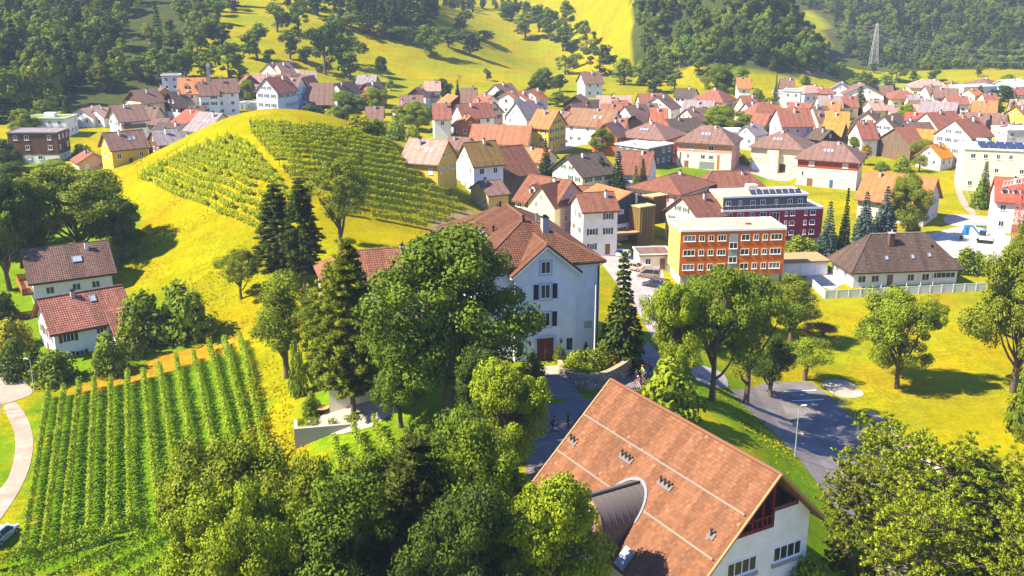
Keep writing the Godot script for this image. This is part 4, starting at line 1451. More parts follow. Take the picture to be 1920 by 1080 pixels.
# ---------------------------------------------------------------- the white school house
func school_house():
	var at := V(0.5, 11.3, -129.3)
	var root := thing("school_house", "big white house with hipped brown tile roof, gabled front and red door", "house", at, -74.3)
	var L := 21.4; var W := 15.0; var E := 11.7; var rise := 4.1; var o := 0.55
	var white := wall_mat("wh")
	var tile := clay("school_clay", .122, .053, .029)
	var s := Shape.new()
	s.box(V(-L / 2, -5, -W / 2), V(L / 2, E, W / 2), false)
	# the gabled front stands a hand before the main wall; local +x looks to the stairway
	obj(s, "wall", white, root)
	var fx := L / 2 + 0.9; var wz := 3.8; var cz := -0.35
	s = Shape.new()
	s.box(V(L / 2 - 0.5, -5, cz - wz), V(fx, E - 0.25, cz + wz), false)
	s.tri(V(fx, E - 0.25, cz + wz), V(fx, E - 0.25, cz - wz), V(fx, E + 2.6, cz), U(0, E), U(2 * wz, E), U(wz, E + 2.8))
	obj(s, "gable_front", white, root)
	var rx := L / 2 + o; var rz := W / 2 + o; var rl := L / 2 - 6.6
	var roof := obj(hip_roof(rl * 2, L, W, E + 0.25, rise, o, 0.3), "roof", plain("school_boards", lin(.14, .08, .05), 0.9), root)
	var y0 := E + 0.25
	for k in [1, -1]:
		var run := sqrt(rz * rz + rise * rise)
		tile_field(roof, V(-k * rx, y0, k * rz), V(k, 0, 0), V(0, rise, -k * rz).normalized(), [U(0, 0), U(2 * rx, 0), U(rx + rl, run), U(rx - rl, run)], 0.32, 0.36, tile)
		run = sqrt((rx - rl) * (rx - rl) + rise * rise)
		tile_field(roof, V(k * rx, y0, k * rz), V(0, 0, -k), V(-k * (rx - rl), rise, 0).normalized(), [U(0, 0), U(2 * rz, 0), U(rz, run)], 0.32, 0.36, tile)
		for q in [1, -1]:
			ridge_tiles(roof, V(k * rl, y0 + rise + 0.04, 0), V(k * rx, y0 + 0.06, q * rz), clay("school_ridge", .16, .075, .042), 0.42, 0.15)
	ridge_tiles(roof, V(-rl, y0 + rise + 0.05, 0), V(rl, y0 + rise + 0.05, 0), mats.school_ridge, 0.42, 0.16)
	# roof of the gabled front
	var top := E + 2.95; var low := E - 0.25 + 0.05; var half := wz + 0.6; var back := L / 2 - 4.6
	s = Shape.new()
	var foot := top - (top - low) * half / wz
	for k in [1, -1]:
		var a := V(fx + 0.65, foot, cz + k * half); var b := V(back, foot, cz + k * half)
		if k > 0: s.slab(a, V(fx + 0.65, foot, cz + k * half) + V(back - fx - 0.65, 0, 0), V(back, top, cz), V(fx + 0.65, top, cz), 0.25)
		else: s.slab(b, a, V(fx + 0.65, top, cz), V(back, top, cz), 0.25)
	var wing := obj(s, "gable_roof", mats.school_boards, roof)
	var wr := sqrt(half * half + (top - foot) * (top - foot)); var wl := fx + 0.65 - back
	tile_field(wing, V(back, foot, cz + half), V(1, 0, 0), V(0, top - foot, -half).normalized(), [U(0, 0), U(wl, 0), U(wl, wr), U(0, wr)], 0.32, 0.36, tile)
	tile_field(wing, V(fx + 0.65, foot, cz - half), V(-1, 0, 0), V(0, top - foot, half).normalized(), [U(0, 0), U(wl, 0), U(wl, wr), U(0, wr)], 0.32, 0.36, tile)
	ridge_tiles(wing, V(back, top + 0.04, cz), V(fx + 0.6, top + 0.04, cz), mats.school_ridge, 0.42, 0.15)
	# white cornice under the verge
	s = Shape.new()
	for k in [1, -1]:
		s.tube([V(fx + 0.5, foot - 0.3, cz + k * half), V(fx + 0.5, top - 0.3, cz)], [0.2, 0.2], 4)
		s.tube([V(fx + 0.2, foot - 0.4, cz + k * (half - 0.3)), V(fx + 0.2, top - 0.45, cz)], [0.16, 0.16], 4)
	obj(s, "cornice", mats.white_paint, wing)
	s = Shape.new()
	s.tube([V(rx + 0.04, y0 - 0.08, -rz), V(rx + 0.04, y0 - 0.08, cz - half)], [0.09, 0.09], 6)
	s.tube([V(rx + 0.04, y0 - 0.08, rz), V(rx + 0.04, y0 - 0.08, cz + half)], [0.09, 0.09], 6)
	s.tube([V(-rx, y0 - 0.08, rz + 0.06), V(rx, y0 - 0.08, rz + 0.06)], [0.09, 0.09], 6)
	s.tube([V(-rx, y0 - 0.08, -rz - 0.06), V(rx, y0 - 0.08, -rz - 0.06)], [0.09, 0.09], 6)
	obj(s, "gutter", mats.gutter, roof)
	s = Shape.new()
	s.tube([V(rx, y0 - 0.1, -rz + 0.1), V(L / 2 + 0.12, y0 - 0.8, -W / 2 + 0.2), V(L / 2 + 0.12, -2, -W / 2 + 0.2)], [0.09, 0.09, 0.09], 6)
	obj(s, "downpipe", mats.dark_metal, root)
	# long narrow roof windows and vents on the sunny side
	var up := V(0, rise, -rz).normalized()
	for i in 3:
		var x := 1.6 + i * 1.9
		var f := 0.36
		var p := V(x - 2.4, y0 + rise * f + 0.1, rz * (1 - f) + 0.05)
		skylight(roof, p, V(1, 0, 0), up, 0.6, 1.9)
	for q in [[-3.2, 0.9], [4.0, 0.55], [6.2, 0.95]]:
		s = Shape.new()
		s.lathe([[0.13, -0.3], [0.13, 0.6], [0.18, 0.6], [0.18, 0.8], [0.02, 0.85]], 8, V(q[0] - 1.5, y0 + rise * q[1], rz * (1 - q[1])))
		obj(s, "vent_pipe", mats.dark_metal, roof)
	chimney(roof, V(6.2, y0 + rise - 1.2, -1.9), V(1.0, 1.7, 0.8), "stone")
	s = Shape.new()
	s.lathe([[0.2, -0.3], [0.2, 0.9], [0.26, 0.9], [0.26, 1.1], [0.02, 1.15]], 8, V(1.5, y0 + rise - 1.1, -2.3))
	obj(s, "vent_pipe", mats.steel, roof)
	for i in 2: skylight(roof, V(0.5 + i * 2.4, y0 + rise * 0.55 + 0.1, -rz * 0.45), V(-1, 0, 0), V(0, rise, rz).normalized(), 0.6, 1.7)
	# windows of the gabled front
	var X := V(1, 0, 0)
	var grey := plain("window_surround", lin(.42, .46, .52), 0.8)
	var pos := fx + 0.001
	for q in [[E + 0.05, ""], [E - 2.9, "gr"], [E - 6.4, "gr"]]:
		var w := put_window(root, V(pos, q[0], cz), X, 1.2, 1.5 if q[1] == "" else 1.75, "", 2)
		var f := Shape.new()
		var hh := 0.75 if q[1] == "" else 0.88
		f.box(V(-0.85, -hh - 0.25, -0.05), V(-0.6, hh + 0.2, 0.05)); f.box(V(0.6, -hh - 0.25, -0.05), V(0.85, hh + 0.2, 0.05))
		f.box(V(-0.6, hh + 0.001, -0.05), V(0.6, hh + 0.2, 0.05)); f.box(V(-0.6, -hh - 0.25, -0.05), V(0.6, -hh - 0.08, 0.05))
		obj(f, "surround", grey, w)
		if q[1]:
			for k in [-1, 1]: inst(shutter_mesh(1.85, "dk2"), "shutter", w, Transform3D(Basis.from_scale(V(1.25, 1, 1)), V(k * 1.18, 0, 0.01)))
	# red double door in a grey stone frame
	s = Shape.new()
	s.box(V(pos - 0.05, 0, cz + 1.05), V(pos + 0.16, 3.0, cz + 1.4)); s.box(V(pos - 0.05, 0, cz - 1.4), V(pos + 0.16, 3.0, cz - 1.05)); s.box(V(pos - 0.05, 3.0, cz - 1.4), V(pos + 0.17, 3.25, cz + 1.4))
	obj(s, "door_surround", grey, root)
	s = Shape.new()
	for k in [-1, 1]:
		s.box(V(pos - 0.05, 0.05, cz + (0.02 if k > 0 else -1.04)), V(pos + 0.05, 2.9, cz + (1.04 if k > 0 else -0.02)))
		for j in 3: s.box(V(pos + 0.05, 0.25 + j * 0.9, cz + k * 0.53 - 0.35), V(pos + 0.08, 0.95 + j * 0.9, cz + k * 0.53 + 0.35))
	var door := obj(s, "door", plain("red_door", lin(.095, .018, .010), 0.5), root)
	s = Shape.new()
	s.box(V(pos + 0.05, 1.1, cz - 0.12), V(pos + 0.14, 1.4, cz - 0.07))
	obj(s, "handle", mats.steel, door)
	for k in [-1, 1]:
		s = Shape.new()
		s.tube([V(pos, 2.7, cz + k * 1.95), V(pos + 0.3, 2.8, cz + k * 1.95)], [0.03, 0.03], 4)
		s.lathe([[0.03, 0.5], [0.17, 0.36], [0.12, -0.05], [0.04, -0.1]], 6, V(pos + 0.3, 2.3, cz + k * 1.95))
		obj(s, "lantern", mats.dark_metal, root)
		put_window(root, V(pos, 1.9, cz + k * 3.1), X, 0.95, 1.7, "", 1)
	# the other two sides that show
	for i in 6:
		for f in 3:
			put_window(root, V(-L / 2 + 2.0 + i * 3.4, 1.9 + f * 3.6, W / 2 + 0.001), V(0, 0, 1), 1.1, 1.6, "dk2")
			put_window(root, V(-L / 2 + 2.0 + i * 3.4, 1.9 + f * 3.6, -W / 2 - 0.001), V(0, 0, -1), 1.1, 1.6, "dk2")
	s = Shape.new()
	s.box(V(L / 2 - 0.01, 3.4, -6.6), V(L / 2 + 0.06, 4.3, -5.6))
	obj(s, "grille", mats.steel, root)

# ---------------------------------------------------------------- flats
func block_windows(root: Node3D, dir: Vector3, origin: Vector3, side: Vector3, list: Array, called := "window"):
	for q in list:   # [along, height, w, h, panes, glass]
		put_window(root, origin + side * q[0] + V(0, q[1], 0) + dir * 0.001, dir, q[2], q[3], "", q[4], q[5])

func flat_roof(root: Node3D, x0: float, x1: float, z0: float, z1: float, y: float, m: Material, rim: Material) -> MeshInstance3D:
	var s := Shape.new()
	s.box(V(x0, y - 0.1, z0), V(x1, y + 0.05, z1))
	var roof := obj(s, "roof", m, root)
	s = Shape.new()
	s.box(V(x0 - 0.12, y - 0.12, z1 - 0.2), V(x1 + 0.12, y + 0.3, z1 + 0.12)); s.box(V(x0 - 0.12, y - 0.12, z0 - 0.12), V(x1 + 0.12, y + 0.3, z0 + 0.2))
	s.box(V(x0 - 0.121, y - 0.121, z0 + 0.2), V(x0 + 0.2, y + 0.301, z1 - 0.2)); s.box(V(x1 - 0.2, y - 0.121, z0 + 0.2), V(x1 + 0.121, y + 0.301, z1 - 0.2))
	obj(s, "parapet", rim, roof)
	return roof

func orange_flats():
	var root := thing("apartment_block", "orange flat roofed apartment block with a yellow end wall", "apartment block", V(30.7, 0.3, -184.3), 5.0)
	var L := 19.7; var D := 8.8   # local x along the front, front at z = 0, body behind
	var orange := base_mat(lin(.72, .155, .006), 0.85)
	orange.albedo_texture = T.plaster; orange.uv1_scale = V(0.1, 0.1, 1)
	var yellow := base_mat(lin(.80, .58, .13), 0.85)
	yellow.albedo_texture = T.plaster; yellow.uv1_scale = V(0.1, 0.1, 1)
	var s := Shape.new()
	s.box(V(0.5, -2, -D + 0.3), V(L - 0.4, 2.8, -0.6), false)
	obj(s, "base_wall", wall_mat("gr"), root)
	s = Shape.new()
	s.quad(V(0, 2.8, 0), V(L, 2.8, 0), V(L, 11.2, 0), V(0, 11.2, 0))
	s.quad(V(L, 2.8, 0), V(L, 2.8, -D), V(L, 11.2, -D), V(L, 11.2, 0))
	s.quad(V(L, 2.8, -D), V(0, 2.8, -D), V(0, 11.2, -D), V(L, 11.2, -D))
	s.quad(V(0, 2.8, -D), V(L, 2.8, -D), V(L, 2.8, 0), V(0, 2.8, 0))
	obj(s, "wall", orange, root)
	s = Shape.new()
	s.quad(V(0, 2.8, -D), V(0, 2.8, 0), V(0, 11.2, 0), V(0, 11.2, -D))
	obj(s, "yellow_wall", yellow, root)
	var roof := flat_roof(root, 0, L, -D, 0, 11.2, paving("roof_gravel", .50, .37, .26), mats.white_paint)
	s = Shape.new()
	s.box(V(13.4, 11.25, -4.6), V(14.4, 11.5, -3.9))
	obj(s, "roof_hatch", mats.timber, roof)
	var F := V(0, 0, 1)
	for f in 3:
		var y := 4.35 + f * 2.72
		block_windows(root, F, Vector3.ZERO, V(1, 0, 0), [
			[1.75, y, 2.2, 1.15, 3, "shade_grey" if f != 1 else "glass"], [4.05, y, 1.0, 1.15, 2, "glass"], [5.8, y, 1.0, 1.15, 2, "glass"], [7.8, y, 1.6, 1.15, 3, "glass"],
			[12.2, y, 1.6, 1.15, 2, "glass"], [14.2, y, 0.95, 1.15, 2, "glass"], [15.9, y, 0.95, 1.15, 2, "glass"], [18.0, y, 2.1, 1.15, 3, "shade_grey" if f == 0 else "glass"]])
	s = Shape.new()
	s.box(V(9.2, 2.9, -0.02), V(10.8, 10.6, 0.05))
	var stair := obj(s, "stair_strip", plain("stair_grey", lin(.30, .31, .33), 0.7), root)
	for f in 2: put_window(stair, V(10.0, 5.6 + f * 2.7, 0.05), F, 1.55, 1.2, "", 2)
	s = Shape.new()
	s.box(V(8.8, 0, -0.58), V(10.9, 2.5, -0.4))
	obj(s, "entrance_door", mats.white_paint, root)
	for i in 3:
		s = Shape.new()
		s.box(V(0.42, -0.2, -6.6 + i * 2.0), V(0.55, 2.2, -5.0 + i * 2.0))
		obj(s, "garage_door", mats.white_paint, root)

func crimson_flats():
	var root := thing("apartment_block", "crimson flat roofed block with a grey top storey behind the orange flats", "apartment block", V(44.1, 0.6, -213.2), 9.5)
	var L := 22.5; var D := 9.0
	var red := base_mat(lin(.42, .028, .058), 0.85)
	red.albedo_texture = T.plaster; red.uv1_scale = V(0.1, 0.1, 1)
	var peach := base_mat(lin(.66, .42, .22), 0.85)
	peach.albedo_texture = T.plaster; peach.uv1_scale = V(0.1, 0.1, 1)
	var s := Shape.new()
	s.box(V(0.3, -2, -D + 0.3), V(L - 0.3, 1.6, -0.3), false)
	obj(s, "base_wall", wall_mat("gr"), root)
	s = Shape.new()
	s.quad(V(0, 1.6, 0), V(L, 1.6, 0), V(L, 8.1, 0), V(0, 8.1, 0))
	s.quad(V(L, 1.6, 0), V(L, 1.6, -D), V(L, 8.1, -D), V(L, 8.1, 0))
	s.quad(V(L, 1.6, -D), V(0, 1.6, -D), V(0, 8.1, -D), V(L, 8.1, -D))
	obj(s, "wall", red, root)
	s = Shape.new()
	s.quad(V(0, 1.6, -D), V(0, 1.6, 0), V(0, 8.1, 0), V(0, 8.1, -D))
	obj(s, "peach_wall", peach, root)
	var deck := flat_roof(root, 0, L, -D, 0, 8.1, paving("roof_gravel", .50, .37, .26), mats.white_paint)
	railing(deck, "railing", [V(0.1, 8.3, 0), V(L - 0.1, 8.3, 0)], 0.9, mats.steel, false)
	s = Shape.new()
	s.box(V(0.4, 8.152, -D + 0.3), V(L - 3.4, 10.8, -1.0), false)
	obj(s, "top_storey", plain("slate_grey", lin(.085, .092, .105), 0.8), root)
	s = Shape.new()
	s.box(V(0.37, 8.152, -D + 0.35), V(0.4, 10.8, -1.05))
	obj(s, "pale_end", peach, root)
	var roof := flat_roof(root, 0.3, L - 3.3, -D + 0.2, -0.9, 10.9, mats.roof_gravel, mats.white_paint)
	for i in 8:
		s = Shape.new()
		var p := V(7.0 + i * 1.45, 11.1, -3.4)
		s.slab(p + V(0, 0, 1.1), p + V(1.25, 0, 1.1), p + V(1.25, 0.75, 0), p + V(0, 0.75, 0), 0.05)
		obj(s, "solar_panel", mats.solar, roof)
	s = Shape.new()
	s.box(V(8.0, 10.95, -D + 0.6), V(10.2, 12.2, -D + 2.4))
	obj(s, "lift_head", wall_mat("cr2"), roof)
	var F := V(0, 0, 1)
	for x in [1.6, 4.2, 7.0, 9.2, 12.2, 15.3, 17.6]:
		put_window(root, V(x, 9.6, -0.999), F, 1.1 if int(x) % 2 == 1 else 0.7, 1.1, "", 2)
	for f in 3:
		for q in [[1.5, 1.4], [4.0, 1.4], [6.5, 1.0], [9.0, 1.4], [14.2, 0.6], [15.6, 1.1], [18.6, 0.6], [20.2, 1.2]]:
			put_window(root, V(q[0], 3.0 + f * 2.1, 0.001), F, q[1], 1.05, "", 2)
	put_window(root, V(11.6, 6.3, 0.001), F, 2.2, 2.4, "", 3)
	put_window(root, V(0.36, 9.6, -5.0), V(-1, 0, 0), 0.7, 1.3, "", 1)
	put_window(root, V(-0.001, 6.4, -4.0), V(-1, 0, 0), 0.8, 1.2, "", 1)

func brown_bungalow():
	var root := thing("bungalow", "white bungalow under a big dark brown hipped roof beside the yellow field", "house", V(73.6, 0, -193.2), 7.0)
	var L := 20.6; var W := 9.6; var E := 2.75; var rise := 6.0; var o := 0.9
	var s := Shape.new()
	s.box(V(-L / 2, -2, -W / 2), V(L / 2, E, W / 2), false)
	obj(s, "wall", wall_mat("wh"), root)
	var tile := clay("bungalow_clay", .092, .060, .045)
	var rl := 5.4; var rx := L / 2 + o; var rz := W / 2 + o
	var roof := obj(hip_roof(rl * 2, L, W, E + 0.2, rise, o), "roof", plain("bungalow_boards", lin(.07, .045, .035), 0.9), root)
	var y0 := E + 0.2
	for k in [1, -1]:
		var run := sqrt(rz * rz + rise * rise)
		tile_field(roof, V(-k * rx, y0, k * rz), V(k, 0, 0), V(0, rise, -k * rz).normalized(), [U(0, 0), U(2 * rx, 0), U(rx + rl, run), U(rx - rl, run)], 0.3, 0.3, tile, false)
		run = sqrt((rx - rl) * (rx - rl) + rise * rise)
		tile_field(roof, V(k * rx, y0, k * rz), V(0, 0, -k), V(-k * (rx - rl), rise, 0).normalized(), [U(0, 0), U(2 * rz, 0), U(rz, run)], 0.3, 0.3, tile, false)
		for q in [1, -1]:
			ridge_tiles(roof, V(k * rl, y0 + rise + 0.04, 0), V(k * rx, y0 + 0.06, q * rz), tile, 0.45, 0.14)
	ridge_tiles(roof, V(-rl, y0 + rise + 0.05, 0), V(rl, y0 + rise + 0.05, 0), clay("bungalow_ridge", .26, .18, .12), 0.45, 0.14)
	s = Shape.new()
	s.box(V(-2.5, y0 + rise * 0.62, 1.2), V(-1.5, y0 + rise + 0.5, 2.1))
	var ch := obj(s, "chimney", plain("brown_brick", lin(.13, .065, .045), 0.9), roof)
	s = Shape.new()
	s.box(V(-2.58, y0 + rise + 0.5, 1.12), V(-1.42, y0 + rise + 0.6, 2.18)); s.tube([V(-2, y0 + rise + 0.6, 1.65), V(-2, y0 + rise + 1.1, 1.65)], [0.12, 0.12], 6)
	obj(s, "chimney_cap", mats.concrete, ch)
	var up := V(0, rise, -rz).normalized()
	for q in [[-3.6, 0.36], [1.6, 0.37], [5.0, 0.4]]:
		skylight(roof, V(q[0], y0 + rise * q[1] + 0.1, rz * (1 - q[1]) + 0.1), V(1, 0, 0), up, 0.6, 0.85)
	s = Shape.new()
	s.lathe([[0.25, -0.4], [0.25, 0.35], [0.05, 0.6]], 8, V(6.0, y0 + rise * 0.62, rz * 0.38))
	obj(s, "vent_pipe", mats.dark_metal, roof)
	var F := V(0, 0, 1)
	for x in [-8.6, -6.0, 1.0, 4.0]: put_window(root, V(x, 1.5, W / 2 + 0.001), F, 1.5, 1.3, "", 2)
	put_window(root, V(7.6, 1.75, W / 2 + 0.001), F, 4.6, 1.1, "", 5)
	s = Shape.new()
	s.box(V(-3.6, 0, W / 2 - 0.02), V(-2.5, 2.2, W / 2 + 0.06))
	obj(s, "door", mats.timber, root)
	for z in [-2.2, 1.4]: put_window(root, V(-L / 2 - 0.001, 1.6, z), V(-1, 0, 0), 1.4, 1.0, "", 3)
	for x in [-5.0, 0.0, 2.8, 5.2]:
		s = Shape.new()
		s.tube([V(x, -0.3, W / 2 + 0.7), V(x, E + 0.1, W / 2 + 0.7)], [0.07, 0.07], 6)
		obj(s, "porch_post", mats.white_paint, root)
	# garage
	var g := thing("garage", "low white garage with a flat mossy roof beside the bungalow", "garage", V(57.8, 0, -198.5), 7.0)
	s = Shape.new()
	s.box(V(-5.6, -1, -3), V(3.6, 2.6, 3), false)
	obj(s, "wall", wall_mat("wh"), g)
	s = Shape.new()
	s.box(V(-5.9, 2.6, -3.3), V(3.9, 2.95, 3.5))
	obj(s, "roof", plain("mossy_roof", lin(.30, .22, .10), 0.95), g)
	for x in [-3.6, -0.4, 2.3]:
		s = Shape.new()
		s.box(V(x - 1.3, 0, 3.0), V(x + 1.25, 2.2, 3.06))
		obj(s, "garage_door", mats.white_paint, g)

func timber_store():   # the modern house of slate boards, orange timber and slatted stair towers
	var root := thing("modern_house", "modern house with slate grey gable, orange timber side and slatted stair tower", "house", V(21.9, 2.2, -219.0), 123.5)
	# local +x points away from the camera along the ridge; the gable front is at x = -5.5
	var X := 5.5; var Z := 6.6; var E := 8.0; var rise := 2.4
	var slate := base_mat(lin(.075, .082, .095), 0.8)
	slate.albedo_texture = T.plank; slate.uv1_scale = V(0.3, 0.3, 1)
	var s := Shape.new()
	s.box(V(-X, -2, -Z), V(X, 4.0, Z), false)
	obj(s, "white_base", wall_mat("wh"), root)
	obj(gable_wall(2 * X + 0.2, 2 * Z + 0.2, E, rise, -4.0), "wall", slate, root)
	s = Shape.new()
	s.slab(V(-X - 0.35, E - 0.2, Z + 0.5), V(X + 0.3, E - 0.2, Z + 0.5), V(X + 0.3, E + rise + 0.15, 0), V(-X - 0.35, E + rise + 0.15, 0), 0.25)
	s.slab(V(X + 0.3, E - 0.2, -Z - 0.5), V(-X - 0.35, E - 0.2, -Z - 0.5), V(-X - 0.35, E + rise + 0.15, 0), V(X + 0.3, E + rise + 0.15, 0), 0.25)
	var roof := obj(s, "roof", roof_mat("or"), root)
	for k in [-1, 1]:   # which long side looks to the left of the photograph: local -z
		for i in 2: skylight(roof, V(-2.2 + i * 3.6, E + rise * 0.5 + 0.12, k * Z * 0.52), V(k, 0, 0), V(0, rise, -k * Z).normalized(), 0.7, 1.9)
	var F := V(-1, 0, 0)
	# orange timber upper storey on the left side
	var left := -1.0
	s = Shape.new()
	s.box(V(-X - 0.12, 4.0, left * (Z + 0.1) - 0.08), V(X - 3.0, E - 0.3, left * (Z + 0.1) + 0.05))
	obj(s, "orange_cladding", base_orange(), root)
	var SD := V(0, 0, left)
	for x in [-3.4, -0.2, 2.9]: put_window(root, V(x, 2.9, left * (Z + 0.001)), SD, 1.2, 1.4, "", 2)
	put_window(root, V(0.2, 6.0, left * (Z + 0.181)), SD, 0.35, 1.8, "", 1, "blind")
	put_window(root, V(-3.6, 7.0, left * (Z + 0.181)), SD, 1.8, 0.8, "", 1, "blind")
	s = Shape.new()
	s.box(V(-X + 0.5, 0.0, left * Z - 0.05), V(X - 2.0, 2.0, left * Z + 0.05))
	obj(s, "shop_window", mats.glass, root)
	# gable front
	put_window(root, V(-X - 0.101, 5.8, -5.0), F, 0.9, 3.4, "", 1, "blind")
	put_window(root, V(-X - 0.101, 6.6, -2.6), F, 1.3, 0.9, "", 1, "blind")
	put_window(root, V(-X - 0.001, 2.6, -2.2), F, 2.4, 1.2, "", 3)
	s = Shape.new()
	s.tube([V(-X - 0.5, 6.4, 1.0), V(-X - 0.5, E + rise - 0.3, 1.0)], [0.32, 0.32], 10)
	obj(s, "steel_flue", mats.steel, root)
	slat_tower(root, V(-X - 3.6, -0.5, -0.4), V(3.4, 8.2, 3.9), "slatted_tower")
	slat_tower(root, V(-X + 0.6, 2.4, Z + 0.2), V(2.4, 6.0, 3.8), "slatted_screen")
	s = Shape.new()
	s.box(V(-X - 3.8, 2.5, -Z + 0.3), V(-X, 2.75, -0.5))
	var can := obj(s, "canopy", mats.pale_timber, root)
	s = Shape.new()
	for z in [-Z + 0.6, -0.8]: s.box(V(-X - 3.6, -1, z - 0.1), V(-X - 3.4, 2.5, z + 0.1))
	obj(s, "canopy_post", mats.orange_timber, can)

func base_orange() -> Material:
	if not mats.has("larch"):
		var m := base_mat(lin(.58, .20, .025), 0.8)
		m.albedo_texture = T.plank; m.uv1_scale = V(0.3, 0.3, 1)
		mats.larch = m
	return mats.larch

func slat_tower(root: Node3D, lo: Vector3, size: Vector3, called: String):
	var s := Shape.new()
	s.box(lo + V(0.15, 0, 0.15), lo + size - V(0.15, 0, 0.15))
	var t := obj(s, called, plain("tower_core", lin(.10, .06, .03), 0.9), root)
	s = Shape.new()
	s.box(lo + V(-0.25, size.y, -0.25), lo + V(size.x + 0.2, size.y + 0.25, size.z + 0.25))
	obj(s, "tower_roof", plain("moss_gravel", lin(.34, .32, .14), 0.95), t)
	# slats, each one a board
	var b := Shape.new()
	b.box(V(-0.04, 0, -0.055), V(0.04, size.y - 0.05, 0.055))
	var a := to_mesh([b, plain("slat_a", lin(.34, .21, .07), 0.85)]); var c := to_mesh([b, plain("slat_b", lin(.27, .16, .055), 0.85)]); var e := to_mesh([b, plain("slat_c", lin(.40, .27, .09), 0.85)])
	var n := int(size.z / 0.24)
	for i in n + 1:
		inst([a, c, e][(i * 7) % 3], "slat", t, Transform3D(Basis(), lo + V(-0.06, 0, size.z * i / n)))
	n = int(size.x / 0.24)
	for i in n + 1:
		for z in [-0.06, size.z + 0.06]:
			inst([a, c, e][(i * 5) % 3], "slat", t, Transform3D(Basis(Vector3.UP, PI / 2), lo + V(size.x * i / n, 0, z)))

# ---------------------------------------------------------------- vineyards
var vine_parts := []
func make_vines():
	for k in 4:
		for col in ["vine", "vine_hill"]:
			var r := RandomNumberGenerator.new()
			r.seed = 300 + k
			var lv := Leaves.new()
			for i in 300:
				var p := V(r.randf_range(-1.05, 1.05), 0, r.randf_range(-0.30, 0.30) * (0.6 + 0.6 * r.randf()))
				var wave := 0.16 * sin(p.x * 5.2 + k * 2.0)
				p.y = 0.5 + 1.4 * pow(r.randf(), 0.85) + wave
				if r.randf() < 0.06: p.y += r.randf_range(0.1, 0.45)
				var nrm := (V(0, 0.4, signf(p.z) * 0.6) + on_sphere(r) * 0.8).normalized()
				var along := nrm.cross(on_sphere(r)).normalized()
				var s := r.randf_range(0.14, 0.27) * (1.3 if col == "vine_hill" else 1.0)
				lv.leaf(p, along, nrm, s, s * 0.85, nrm, leaf_tone(r, r.randf_range(0.8, 1.2)))
			vine_parts.append(lv.mesh(mats["leaf_" + col]))
	var s := Shape.new()
	s.tube([V(0, -0.5, 0), V(0, 2.0, 0)], [0.055, 0.05], 5)
	vine_parts.append(to_mesh([s, plain("vine_post", lin(.10, .075, .055), 0.95)]))
	s = Shape.new()
	s.tube([V(0, -0.2, 0), V(0.04, 0.3, 0.02), V(0, 0.7, 0)], [0.035, 0.03, 0.02], 5)
	vine_parts.append(to_mesh([s, mats.bark]))

# pts: the foot of the row, world x and z
func vine_row(pts: Array, label: String, group: String, hill: bool, post_gap: float, fill := 1.0):
	var t := thing("vine_row", label, "vine row", on(pts[0][0], pts[0][1]), 0.0, group)
	var base := t.position
	var total := 0.0
	var path := []
	for p in pts: path.append(U(p[0], p[1]))
	for i in path.size() - 1: total += path[i].distance_to(path[i + 1])
	var step := 1.9
	var where := [[], [], [], []]
	var stems := []
	var n := int(total / step)
	var r := RandomNumberGenerator.new()
	r.seed = hash(label)
	for i in n + 1:
		var q := walk(path, minf(total, i * step + 0.6))
		var ahead := walk(path, minf(total, i * step + 1.6))
		if q.distance_to(ahead) < 0.2: ahead = q + (path[-1] - path[-2]).normalized()
		var dir := V(ahead.x - q.x, ground(ahead.x, ahead.y) - ground(q.x, q.y), ahead.y - q.y).normalized()
		if r.randf() > fill: continue
		var side := dir.cross(Vector3.UP).normalized()
		var b := Basis(dir, Vector3.UP, side) * Basis.from_scale(V(1, r.randf_range(0.86, 1.1) * (0.72 if hill else 1.0), r.randf_range(0.85, 1.25)))
		where[r.randi() % 4].append(Transform3D(b, on(q.x, q.y) - base))
		stems.append(Transform3D(Basis(), on(q.x, q.y) - base))
	for k in 4:
		if where[k].size(): scatter(vine_parts[k * 2 + (1 if hill else 0)], where[k], "foliage", t)
	if not hill: scatter(vine_parts[9], stems, "vine_stem", t)
	var m := maxi(1, int(total / post_gap))
	for i in m + 1:
		var q := walk(path, total * i / m)
		inst(vine_parts[8], "post", t, Transform3D(Basis(), on(q.x, q.y) - base))

func walk(path: Array, far: float) -> Vector2:
	for i in path.size() - 1:
		var d: float = path[i].distance_to(path[i + 1])
		if far <= d or i == path.size() - 2:
			return path[i].lerp(path[i + 1], minf(1.0, far / d))
		far -= d
	return path[-1]

